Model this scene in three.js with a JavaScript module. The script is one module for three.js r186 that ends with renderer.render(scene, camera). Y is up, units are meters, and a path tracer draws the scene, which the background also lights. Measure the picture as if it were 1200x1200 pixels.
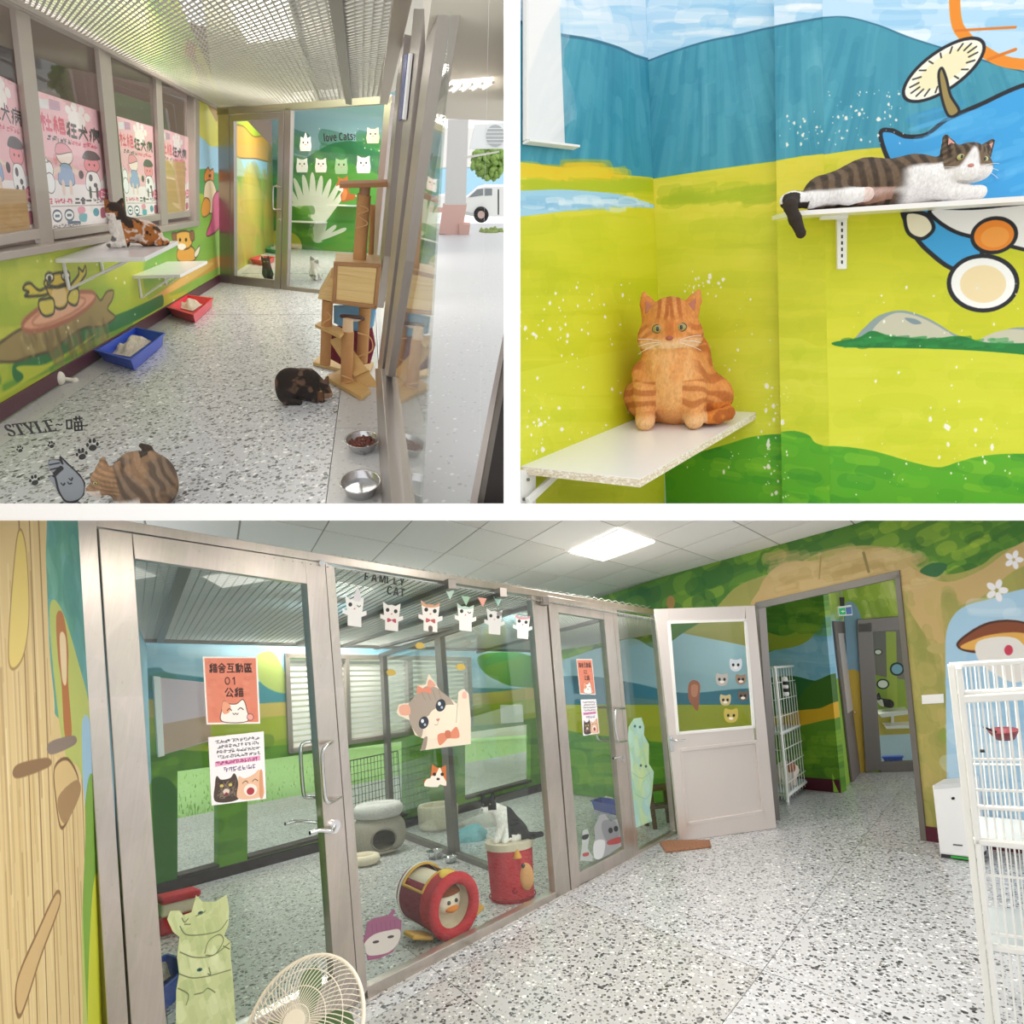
import * as THREE from 'three';
import { mergeGeometries, mergeVertices } from 'three/addons/utils/BufferGeometryUtils.js';
import { RoundedBoxGeometry } from 'three/addons/geometries/RoundedBoxGeometry.js';
import { RectAreaLightUniformsLib } from 'three/addons/lights/RectAreaLightUniformsLib.js';
import { FontLoader } from 'three/addons/loaders/FontLoader.js';

// ---------------------------------------------------------------- camera, sky, exposure
// A cat shelter shown as an open-fronted section: two rooms upstairs, one hall downstairs, a white wall and a white floor slab between them.
const F = 750;                                     // focal length in pixels of the 1200 x 1200 frame
const scene = new THREE.Scene();
const camera = new THREE.PerspectiveCamera(2 * Math.atan(600 / F) * 180 / Math.PI, 1, 0.05, 200);
camera.position.set(0, 1.5, 0);
camera.lookAt(0, 1.5, -1);
scene.background = new THREE.Color(1.0, 1.0, 1.0);  // even overcast sky
scene.backgroundIntensity = 1.3;
const renderer = new THREE.WebGLRenderer({ antialias: true });
renderer.toneMapping = THREE.LinearToneMapping;
renderer.toneMappingExposure = 1.0;
renderer.shadowMap.enabled = true;
RectAreaLightUniformsLib.init();

// ---------------------------------------------------------------- small helpers
const V = (x, y, z) => new THREE.Vector3(x, y, z);
const EYE = camera.position.clone();
const ray = (px, py) => V((px - 600) / F, (600 - py) / F, -1);
// a direction that vanishes at a pixel
const vdir = (px, py) => ray(px, py).normalize();
function rng(seed) { let s = seed >>> 0; return () => { s = (s + 0x6d2b79f5) | 0; let t = Math.imul(s ^ (s >>> 15), 1 | s); t = (t + Math.imul(t ^ (t >>> 7), 61 | t)) ^ t; return ((t ^ (t >>> 14)) >>> 0) / 4294967296; }; }
const lerp = (a, b, t) => a + (b - a) * t, clamp = (x, a, b) => Math.min(b, Math.max(a, x)), mixc = (a, b, t) => a.map((v, i) => v + (b[i] - v) * t);
const sstep = (a, b, x) => { const t = clamp((x - a) / (b - a), 0, 1); return t * t * (3 - 2 * t); };
function hash3(x, y, z) { let h = Math.imul(x, 374761393) + Math.imul(y, 668265263) + Math.imul(z, 2147483647 ^ 1274126177); h = Math.imul(h ^ (h >>> 13), 1274126177); return ((h ^ (h >>> 16)) >>> 0) / 4294967296; }
function noise3(x, y, z) {
  const xi = Math.floor(x), yi = Math.floor(y), zi = Math.floor(z), f = (t) => t * t * (3 - 2 * t), u = f(x - xi), v = f(y - yi), w = f(z - zi);
  const c = (a, b, d) => hash3(xi + a, yi + b, zi + d);
  return lerp(lerp(lerp(c(0, 0, 0), c(1, 0, 0), u), lerp(c(0, 1, 0), c(1, 1, 0), u), v), lerp(lerp(c(0, 0, 1), c(1, 0, 1), u), lerp(c(0, 1, 1), c(1, 1, 1), u), v), w);
}
const fbm = (x, y, z) => 0.6 * noise3(x, y, z) + 0.28 * noise3(x * 2.1, y * 2.1, z * 2.1) + 0.12 * noise3(x * 4.3, y * 4.3, z * 4.3);

// A flat frame of reference: origin o, unit axes ex, ey in the plane and n towards the viewer.
class Plane {
  constructor(o, n, xd) {
    this.o = o.clone(); this.n = n.clone().normalize();
    if (this.n.dot(EYE.clone().sub(o)) < 0) this.n.negate();
    this.ex = xd.clone().addScaledVector(this.n, -xd.dot(this.n)).normalize();
    this.ey = this.n.clone().cross(this.ex);
    this.q = new THREE.Quaternion().setFromRotationMatrix(new THREE.Matrix4().makeBasis(this.ex, this.ey, this.n));
  }
  hit(px, py) { const d = ray(px, py), t = this.o.clone().sub(EYE).dot(this.n) / d.dot(this.n); return EYE.clone().addScaledVector(d, t); }
  p2(px, py) { const r = this.hit(px, py).sub(this.o); return [r.dot(this.ex), r.dot(this.ey)]; }
  of(w) { const r = w.clone().sub(this.o); return [r.dot(this.ex), r.dot(this.ey), r.dot(this.n)]; }
  at(x, y, z = 0) { return this.o.clone().addScaledVector(this.ex, x).addScaledVector(this.ey, y).addScaledVector(this.n, z); }
  shift(d) { const p = new Plane(this.o.clone().addScaledVector(this.n, d), this.n, this.ex); return p; }
}
// plane through a point along two directions
const planeBy = (p, d1, d2) => new Plane(p, d1.clone().cross(d2), d1);
const pixelOf = (w) => { const r = w.clone().sub(EYE); return [600 + F * r.x / -r.z, 600 - F * r.y / -r.z]; };

const taken = {};
const numbered = (n) => { taken[n] = (taken[n] ?? -1) + 1; return taken[n] ? n + '_' + String(taken[n]).padStart(3, '0') : n; };
function shade(o) { o.traverse((m) => { if (m.isMesh) { m.castShadow = true; m.receiveShadow = true; } }); return o; }
function tag(o, label, category, group, kind) { if (label) o.userData.label = label; if (category) o.userData.category = category; if (group) o.userData.group = group; if (kind) o.userData.kind = kind; return o; }
// a thing: a Group at its base whose children are its parts
function thing(name, label, category, pos, q, group) {
  const g = new THREE.Group(); g.name = numbered(name); g.position.copy(pos || V(0, 0, 0)); if (q) g.quaternion.copy(q);
  tag(g, label, category, group); scene.add(g); g.updateMatrixWorld(true); return g;
}
function structure(name, label, pos, q) { const g = thing(name, label, null, pos, q); g.userData.kind = 'structure'; return g; }
// a mesh placed in the world; with a parent it becomes that thing's part and keeps its place
function put(name, geo, mat, parent, pos, q) {
  const m = new THREE.Mesh(geo, mat); m.name = parent ? name : numbered(name); if (pos) m.position.copy(pos); if (q) m.quaternion.copy(q);
  m.castShadow = m.receiveShadow = true;
  if (parent) { m.updateMatrixWorld(true); parent.attach(m); } else scene.add(m);
  return m;
}
// a mesh in its parent's own axes
function own(name, geo, mat, parent, pos, rot) { const m = new THREE.Mesh(geo, mat); m.name = name; if (pos) m.position.set(...pos); if (rot) m.rotation.set(...rot); m.castShadow = m.receiveShadow = true; parent.add(m); m.updateMatrixWorld(true); return m; }

// prism of a polygon given in a plane's metres
function prism2(pts, z0, z1, holes = [], bevel = 0) {
  const s = new THREE.Shape(pts.map((p) => new THREE.Vector2(p[0], p[1])));
  for (const h of holes) s.holes.push(new THREE.Path(h.map((p) => new THREE.Vector2(p[0], p[1]))));
  const g = new THREE.ExtrudeGeometry(s, { depth: z1 - z0 - 2 * bevel, bevelEnabled: bevel > 0, bevelThickness: bevel, bevelSize: bevel, bevelOffset: -bevel, bevelSegments: 2, steps: 1 });
  g.translate(0, 0, z0 + bevel); return g;
}
// prism of a polygon given in pixels seen on that plane
const px2 = (plane, pts) => pts.map((p) => plane.p2(p[0], p[1]));
function slab(name, plane, pts, z0, z1, mat, parent, holes = [], bevel = 0) {
  return put(name, prism2(px2(plane, pts), z0, z1, holes.map((h) => px2(plane, h)), bevel), mat, parent, plane.o, plane.q);
}
// bar along a pixel line on a plane, w metres wide
function bar(name, plane, a, b, w, z0, z1, mat, parent, bevel = 0.002) {
  const A = plane.p2(...a), B = plane.p2(...b), dx = B[0] - A[0], dy = B[1] - A[1], l = Math.hypot(dx, dy), nx = -dy / l * w / 2, ny = dx / l * w / 2;
  return put(name, prism2([[A[0] + nx, A[1] + ny], [A[0] - nx, A[1] - ny], [B[0] - nx, B[1] - ny], [B[0] + nx, B[1] + ny]], z0, z1, [], bevel), mat, parent, plane.o, plane.q);
}
// uv over a box of a plane's metres
function boxUV(geo, x0, y0, x1, y1) { const p = geo.attributes.position, u = new Float32Array(p.count * 2); for (let i = 0; i < p.count; i++) { u[2 * i] = (p.getX(i) - x0) / (x1 - x0); u[2 * i + 1] = (p.getY(i) - y0) / (y1 - y0); } geo.setAttribute('uv', new THREE.BufferAttribute(u, 2)); return geo; }
function canvas(w, h) { const c = document.createElement('canvas'); c.width = w; c.height = h; return c; }
function tex(c, repeat) { const t = new THREE.CanvasTexture(c); t.colorSpace = THREE.SRGBColorSpace; t.magFilter = THREE.LinearFilter; if (repeat) { t.wrapS = t.wrapT = THREE.RepeatWrapping; } return t; }
const std = (color, roughness = 0.6, extra = {}) => new THREE.MeshStandardMaterial({ color, roughness, ...extra });

// A wall, with its painting: the painter draws in wall metres; T turns the pixel where a brush stroke shows into canvas units.
function mural(name, plane, outline, holes, thick, per, painter, parent, rough = 0.55, kind = 'structure', most = 1500) {
  const poly = px2(plane, outline), xs = poly.map((p) => p[0]), ys = poly.map((p) => p[1]);
  const x0 = Math.min(...xs), x1 = Math.max(...xs), y0 = Math.min(...ys), y1 = Math.max(...ys);
  const k = Math.min(per, most / (x1 - x0), most / (y1 - y0)), W = Math.max(8, Math.round((x1 - x0) * k)), H = Math.max(8, Math.round((y1 - y0) * k));
  const c = canvas(W, H), ctx = c.getContext('2d');
  const T = (px, py) => { const [x, y] = plane.p2(px, py); return [(x - x0) * k, H - (y - y0) * k]; };
  painter(ctx, T, W, H, k);
  const g = boxUV(prism2(poly, -thick, 0, holes.map((h) => px2(plane, h))), x0, y0, x1, y1);
  const m = put(name, g, new THREE.MeshStandardMaterial({ map: tex(c), roughness: rough }), parent, plane.o, plane.q);
  if (!parent) m.userData.kind = kind;
  return m;
}
// brush helpers
function path(ctx, T, pts, smooth, closed = true) {
  const q = pts.map((p) => T(p[0], p[1])); ctx.beginPath();
  if (!smooth) { ctx.moveTo(...q[0]); for (const p of q.slice(1)) ctx.lineTo(...p); if (closed) ctx.closePath(); return; }
  const n = q.length, at = (k) => closed ? q[(k + n) % n] : q[clamp(k, 0, n - 1)]; ctx.moveTo(...q[0]);   // a curve through every point
  for (let i = 0; i < (closed ? n : n - 1); i++) { const a = at(i - 1), b = at(i), c = at(i + 1), d = at(i + 2); ctx.bezierCurveTo(b[0] + (c[0] - a[0]) / 6, b[1] + (c[1] - a[1]) / 6, c[0] - (d[0] - b[0]) / 6, c[1] - (d[1] - b[1]) / 6, ...c); }
  if (closed) ctx.closePath();
}
function area(ctx, T, pts, fill, smooth = true, line, w = 3) { path(ctx, T, pts, smooth); if (fill) { ctx.fillStyle = fill; ctx.fill(); } if (line) { ctx.strokeStyle = line; ctx.lineWidth = w; ctx.lineJoin = 'round'; ctx.stroke(); } }
function line(ctx, T, pts, color, w, smooth = true) { path(ctx, T, pts, smooth, false); ctx.strokeStyle = color; ctx.lineWidth = w; ctx.lineCap = 'round'; ctx.lineJoin = 'round'; ctx.stroke(); }
function oval(cx, cy, rx, ry, turn = 0, n = 20) { const a = []; for (let i = 0; i < n; i++) { const t = i / n * 2 * Math.PI, x = Math.cos(t) * rx, y = Math.sin(t) * ry; a.push([cx + x * Math.cos(turn) - y * Math.sin(turn), cy + x * Math.sin(turn) + y * Math.cos(turn)]); } return a; }
const smoothOval = (ctx, T, cx, cy, rx, ry, fill, turn = 0, ln, w) => area(ctx, T, oval(cx, cy, rx, ry, turn), fill, true, ln, w);
// soft brushed patches of paint within the current clip
function brush(ctx, T, pxBox, colors, n, len, wid, seed, alpha = 0.25, dirx = 1, diry = 0) {
  const r = rng(seed); ctx.save(); ctx.globalAlpha = alpha; ctx.lineCap = 'round';
  for (let i = 0; i < n; i++) {
    const x = lerp(pxBox[0], pxBox[2], r()), y = lerp(pxBox[1], pxBox[3], r()), l = len * (0.4 + r()), b = (r() - 0.5) * len * 0.3;
    const A = T(x, y), M = T(x + dirx * l / 2 - diry * b, y + diry * l / 2 + b), B = T(x + dirx * l, y + diry * l);
    ctx.strokeStyle = colors[Math.floor(r() * colors.length)]; ctx.lineWidth = wid * (0.4 + r()) * Math.hypot(...[T(x + 1, y)[0] - A[0], T(x, y + 1)[1] - A[1]]) ;
    ctx.beginPath(); ctx.moveTo(...A); ctx.quadraticCurveTo(...M, ...B); ctx.stroke();
  }
  ctx.restore();
}
// chips where the paint has come off
function chips(ctx, T, pxBox, n, seed, size = 1.6, color = '#f2f0e2') {
  const r = rng(seed); ctx.fillStyle = color;
  for (let i = 0; i < n; i++) { const x = lerp(pxBox[0], pxBox[2], r()), y = lerp(pxBox[1], pxBox[3], r()), s = size * (0.3 + r() * r() * 1.6), a = []; for (let k = 0; k < 6; k++) a.push([x + Math.cos(k) * s * (0.4 + 0.6 * r()), y + Math.sin(k) * s * (0.5 + 0.9 * r())]); area(ctx, T, a, color, false); }
}

// ---------------------------------------------------------------- shared materials
const steel = new THREE.MeshStandardMaterial({ color: 0xb5aca6, metalness: 0.85, roughness: 0.34 });
const steelDark = new THREE.MeshStandardMaterial({ color: 0x8b8580, metalness: 0.8, roughness: 0.42 });
const chrome = new THREE.MeshStandardMaterial({ color: 0xe6e6e8, metalness: 1, roughness: 0.15 });
const aluminium = new THREE.MeshStandardMaterial({ color: 0xb3a89e, metalness: 0.6, roughness: 0.45 });
const glass = new THREE.MeshPhysicalMaterial({ color: 0xfafdfb, transmission: 1, thickness: 0, roughness: 0.02, ior: 1.33 });
const clearGlass = new THREE.MeshPhysicalMaterial({ color: 0xffffff, transmission: 1, thickness: 0, roughness: 0.01, ior: 1.12 });
const whitePaint = std(0xf4f3f0, 0.5), blackRubber = std(0x17161a, 0.6), plasticWhite = std(0xf3f4f6, 0.35);
const whiteLam = new THREE.MeshPhysicalMaterial({ color: 0xf4f2f4, roughness: 0.28, clearcoat: 0.4, clearcoatRoughness: 0.2 });
const maroon = std(0x54162b, 0.45), grout = std(0x55534f, 0.9), dark = std(0x1c1a1a, 0.6), rawEdge = std(0xd9cdbb, 0.8);
const wireWhite = std(0xf2f2ee, 0.4), meshWire = std(0xc9c7c0, 0.45, { metalness: 0.5 });
function terrazzo(seed, base, dot, size = 1024, metres = 1.3, n = 5200) {
  const c = canvas(size, size), x = c.getContext('2d'), r = rng(seed); x.fillStyle = base; x.fillRect(0, 0, size, size);
  for (let i = 0; i < n; i++) {
    const px = r() * size, py = r() * size, s = size / metres * (0.0026 + 0.0115 * r() * r()), k = 5 + Math.floor(r() * 3), a0 = r() * 6, col = dot[Math.floor(r() * dot.length)], rad = []; for (let j = 0; j < k; j++) rad.push(0.6 + 0.6 * r());
    for (const ox of [0, -size, size]) for (const oy of [0, -size, size]) { if (px + ox < -20 || px + ox > size + 20 || py + oy < -20 || py + oy > size + 20) continue; x.beginPath(); for (let j = 0; j < k; j++) x.lineTo(px + ox + Math.cos(a0 + j * 6.283 / k) * s * rad[j], py + oy + Math.sin(a0 + j * 6.283 / k) * s * rad[j] * 0.8); x.closePath(); x.fillStyle = col; x.fill(); }
  }
  const t = tex(c, true); t.repeat.set(1 / metres, 0.6 / metres); return t;
}
function hexa(a, b) { const p = [...a, ...b], idx = [[0, 1, 2, 3], [7, 6, 5, 4], [4, 5, 1, 0], [5, 6, 2, 1], [6, 7, 3, 2], [7, 4, 0, 3]], v = [], u = []; for (const f of idx) for (const k of [0, 1, 2, 0, 2, 3]) { v.push(p[f[k]].x, p[f[k]].y, p[f[k]].z); u.push(k === 1 || k === 2 ? 1 : 0, k >= 2 ? 1 : 0); } const g = new THREE.BufferGeometry(); g.setAttribute('position', new THREE.Float32BufferAttribute(v, 3)); g.setAttribute('uv', new THREE.Float32BufferAttribute(u, 2)); g.computeVertexNormals(); return g; }

// ---------------------------------------------------------------- the three rooms: floors, plumb lines and walls
// Directions are read from the photograph's vanishing points; distances from the eye height above each floor.
const upOf = (a, b) => { const n = ray(...a).cross(ray(...b)).normalize(); return n.y < 0 ? n.negate() : n; };
function room(a, b, plumbDown, plumbUp, h) {
  const r = { a: vdir(...a), b: vdir(...b), n: upOf(a, b) };
  r.v = plumbDown ? vdir(...plumbDown).negate() : vdir(...plumbUp);
  r.floor = new Plane(EYE.clone().addScaledVector(r.n, -h), r.n, V(1, 0, 0));
  r.wall = (p, q) => { const A = r.floor.hit(...p), B = r.floor.hit(...q); return planeBy(A, B.clone().sub(A), r.v); };   // plumb wall over two floor pixels
  r.up = r.n.clone().add(r.v).normalize();
  // upright axes with +z turned towards a floor direction
  r.turned = (fwd) => { const z = fwd.clone().addScaledVector(r.n, -fwd.dot(r.n)).normalize(), x = r.n.clone().cross(z); return new THREE.Quaternion().setFromRotationMatrix(new THREE.Matrix4().makeBasis(x, r.n, z)); };
  r.toEye = (p, yaw = 0) => { const d = EYE.clone().sub(p); const q = r.turned(d); return q.multiply(new THREE.Quaternion().setFromAxisAngle(V(0, 1, 0), yaw)); };
  return r;
}
// room one: the glazed cat run upstairs
const R1 = room([424, 225], [5000, 225], [350, 1900], null, 1.08);
const W1 = { left: R1.wall([20, 483], [257, 331]), back: R1.wall([257, 331], [455, 353]), right: R1.wall([450, 590], [439.2, 438]) };
// room two: the painted corner
const R2 = room([1300, 262], [-700, 410], [1000, 6000], null, 0.6);
const K2 = EYE.clone().addScaledVector(ray(776, 478), 2.0);
const W2 = {}; W2.left = planeBy(K2, R2.a, R2.v); W2.mid = planeBy(K2, R2.b, R2.v);
const E2 = W2.mid.hit(909, 300).addScaledVector(W2.mid.n, 0.03); W2.pier = planeBy(E2, R2.b, R2.v);
const G2 = W2.pier.hit(967, 300); W2.right = planeBy(G2, vdir(-3600, 400), R2.v);
// room three: the hall downstairs
const R3 = room([1169, 775], [150, 856], null, [-144, -8405], 1.3);
const W3 = { part: R3.wall([433, 1170], [791, 978]), back: R3.wall([200, 1045], [532, 955]), far: R3.wall([905, 962], [1083, 985]) };
{ const p = W3.part.hit(108, 900), q = EYE.clone().addScaledVector(ray(0, 900), 1.45); W3.left = planeBy(p, q.clone().sub(p), R3.v); }
W3.ceil = new Plane(W3.far.hit(890, 645), R3.n, R3.a);

// ---------------------------------------------------------------- brush-stroke characters, drawn in a 100 x 100 box
const MIAO = [[52, 20, 98, 20], [65, 8, 65, 30], [85, 8, 85, 30], [55, 42, 95, 42, 95, 92, 55, 92, 55, 42], [75, 42, 75, 92], [55, 67, 95, 67]];
const GLYPH = {
  du: [[5, 25, 45, 25], [25, 5, 25, 95], [25, 28, 5, 65], [25, 28, 45, 60], [55, 40, 92, 40], [73, 10, 73, 88], [50, 88, 97, 88]],
  jue: [[25, 5, 10, 30, 30, 30, 8, 55, 35, 52], [22, 55, 22, 95], [10, 65, 5, 85], [35, 65, 40, 82], [60, 5, 50, 25], [55, 15, 90, 15, 80, 35], [55, 40, 92, 40, 92, 65, 55, 65], [55, 40, 55, 92, 97, 92, 97, 80], [73, 40, 73, 65]],
  kuang: [[35, 5, 8, 35], [15, 15, 32, 45, 28, 90, 18, 82], [30, 50, 5, 80], [50, 15, 95, 15], [52, 50, 92, 50], [46, 92, 98, 92], [72, 15, 72, 92]],
  quan: [[10, 38, 90, 38], [50, 5, 48, 45, 8, 95], [50, 42, 92, 95], [68, 12, 80, 25]],
  bing: [[50, 2, 55, 12], [20, 17, 95, 17], [20, 17, 18, 60, 5, 95], [5, 30, 14, 42], [4, 62, 16, 52], [35, 35, 95, 35], [38, 52, 38, 95], [38, 52, 92, 52, 92, 92, 84, 90], [65, 35, 62, 60, 48, 80], [65, 58, 80, 78]],
  mao: [[40, 5, 10, 22], [12, 30, 20, 40], [28, 25, 32, 38], [45, 25, 12, 50], [30, 48, 35, 70, 25, 95], [30, 60, 5, 75], [28, 72, 5, 92], ...MIAO],
  she: [[50, 3, 5, 40], [50, 3, 95, 40], [30, 38, 70, 38], [15, 55, 85, 55], [50, 38, 50, 70], [25, 70, 75, 70, 75, 95, 25, 95, 25, 70]],
  hu: [[10, 8, 90, 8], [38, 8, 24, 60], [34, 32, 78, 32, 68, 92], [24, 60, 72, 60], [5, 92, 95, 92]],
  dong: [[45, 5, 10, 12], [5, 22, 50, 22], [12, 35, 45, 35, 45, 62, 12, 62, 12, 35], [12, 48, 45, 48], [28, 8, 28, 90], [8, 75, 48, 75], [3, 92, 52, 88], [55, 30, 95, 30, 90, 90, 80, 85], [75, 8, 72, 50, 52, 95]],
  qu: [[8, 8, 95, 8], [10, 8, 10, 92, 97, 92], [35, 22, 75, 22, 75, 42, 35, 42, 35, 22], [22, 52, 46, 52, 46, 80, 22, 80, 22, 52], [60, 52, 86, 52, 86, 80, 60, 80, 60, 52]],
  gong: [[38, 8, 8, 48], [62, 8, 95, 48], [50, 45, 20, 88, 80, 85], [70, 65, 90, 97]],
  er: [[18, 25, 82, 25], [5, 85, 95, 85]], yi: [[5, 50, 95, 50]],
  he: [[50, 3, 5, 45], [50, 3, 95, 45], [30, 42, 70, 42], [25, 60, 75, 60, 75, 95, 25, 95, 25, 60]],
  miao: [[5, 25, 32, 25, 32, 75, 5, 75, 5, 25], ...MIAO.map((s) => s.map((v, i) => (i % 2 ? v : v - 6 > 40 ? v - 4 : v)))],
};
// quad: where the glyph's box shows, as corner pixels [tl, tr, br, bl]; P maps (0..1, 0..1) into the wall by pixels
const inQuad = (q) => (u, v) => { const a = mixc(q[0], q[1], u), b = mixc(q[3], q[2], u); return mixc(a, b, v); };
function glyph(ctx, T, q, name, color, w) { const Q = inQuad(q); for (const s of GLYPH[name]) { const pts = []; for (let i = 0; i < s.length; i += 2) pts.push(Q(s[i] / 100, s[i + 1] / 100)); line(ctx, T, pts, color, w, false); } }
// several glyphs on one line across a quad
function words(ctx, T, q, names, color, w, gap = 0.1) { const Q = inQuad(q), n = names.length; names.forEach((g, i) => { const u0 = (i + gap / 2) / n, u1 = (i + 1 - gap / 2) / n; glyph(ctx, T, [Q(u0, 0), Q(u1, 0), Q(u1, 1), Q(u0, 1)], g, Array.isArray(color) ? color[i] : color, w); }); }
// print too small to read: short strokes in rows of blocks
function smallPrint(ctx, T, q, n, color, w, seed) { const Q = inQuad(q), r = rng(seed); for (let i = 0; i < n; i++) for (let k = 0; k < 5; k++) { const u = (i + 0.15 + 0.7 * r()) / n, v = r(), h = r() < 0.5; line(ctx, T, [Q(u - (h ? 0.25 / n : 0), clamp(v - (h ? 0 : 0.3), 0, 1)), Q(u + (h ? 0.25 / n : 0), clamp(v + (h ? 0 : 0.3), 0, 1))], color, w, false); } }
// a printed sheet on a plane: quad of pixels, thickness metres; the painter draws through Q(u, v)
function sheet(name, plane, q, z0, z1, per, painter, parent, rough = 0.5) {
  return mural(name, plane.shift(z1), q, [], z1 - z0, per, (c, T, W, H) => painter(c, T, inQuad(q), W, H), parent, rough);
}
const fan = (Q, pts) => pts.map((p) => Q(p[0], p[1]));

// ================================================================ the dividing structure of the building
{
  const m = std(0xffffff, 0.7);
  const wall = put('wall_between', new THREE.BoxGeometry(0.03, 3.2, 1.6), m, null, V(0, 1.5 + 0.0153 + 1.6, -1.15 - 0.8)); tag(wall, 'white dividing wall between the glazed run and the painted corner', null, null, 'structure');
  const fl = put('floor_slab', new THREE.BoxGeometry(9, 0.0306, 7), m, null, V(0, 1.5, -1.15 - 3.5)); tag(fl, 'white floor slab over the hall', null, null, 'structure');
}

// ================================================================ room two: painted corner with two shelves
const LIME = ['#c9cd16', '#d6d62a', '#bcc60c', '#e0da3a'], TEAL = ['#2f8fa6', '#57adc1', '#1d7d99', '#6cb7c8', '#3f9bb2'];
function field2(ctx, T, W, H, x0, x1, hill, yel, stripeTop, grass, seed) {
  // sky
  ctx.fillStyle = '#bfe0f4'; ctx.fillRect(0, 0, W, H);
  brush(ctx, T, [x0, -120, x1, 60], ['#e4f1fb', '#9fd0ee', '#ffffff', '#86c4e8'], 120, 60, 9, seed, 0.35);
  // blue-green hill
  area(ctx, T, [...hill, [x1, 400], [x0, 400]], '#3f97ad', false);
  ctx.save(); path(ctx, T, [...hill, [x1, 400], [x0, 400]], false); ctx.clip();
  const r = rng(seed + 1);
  for (let i = 0; i < 260; i++) { // strokes that fan down from the crests
    const x = lerp(x0, x1, r()), y = lerp(20, 170, r()), c = (hill[Math.floor(hill.length / 2)] || hill[0])[0], l = 30 + 70 * r(), k = (x - c) / 260;
    ctx.globalAlpha = 0.10 + 0.2 * r();
    line(ctx, T, [[x, y], [x + k * l * 0.5 + 4 * (r() - 0.5), y + l * 0.5], [x + k * l, y + l]], TEAL[Math.floor(r() * TEAL.length)], (3 + 9 * r()) * W / (x1 - x0));
  }
  ctx.globalAlpha = 1; ctx.restore();
  line(ctx, T, hill, '#2a6f8a', 1.6 * W / (x1 - x0));
  // yellow and lime fields
  area(ctx, T, [...yel, [x1, 700], [x0, 700]], '#cfd01a', false);
  ctx.save(); path(ctx, T, [...yel, [x1, 700], [x0, 700]], false); ctx.clip();
  brush(ctx, T, [x0 - 20, 170, x1, 260], ['#e6d83a', '#ecdc4e', '#dcd22a'], 110, 50, 10, seed + 2, 0.3, 1, -0.05);
  brush(ctx, T, [x0 - 20, 250, x1, 600], LIME, 260, 60, 14, seed + 3, 0.22, 1, 0);
  area(ctx, T, [...stripeTop, [x1, 700], [x0, 700]], 'rgba(214,216,52,0.75)', false);
  brush(ctx, T, [x0 - 20, stripeTop[0][1] + 12, x1, 600], ['#d9dc30', '#c6cf14', '#dfe04a', '#b9c80e'], 130, 50, 12, seed + 4, 0.2);
  ctx.restore();
  if (grass) {
    grass = [[x0 - 90, grass[0][1]], ...grass, [x1 + 90, grass[grass.length - 1][1]]]; x0 -= 90; x1 += 90;
    area(ctx, T, [...grass, [x1, 900], [x0, 900]], '#58a812', true);
    ctx.save(); path(ctx, T, [...grass, [x1, 900], [x0, 900]], true); ctx.clip();
    brush(ctx, T, [x0 - 20, 495, x1, 700], ['#7cc11a', '#3f9a0e', '#2a8a1a', '#93cc24', '#4fae12'], 240, 26, 9, seed + 5, 0.35, 1, 0.15); ctx.restore();
  }
}
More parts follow.
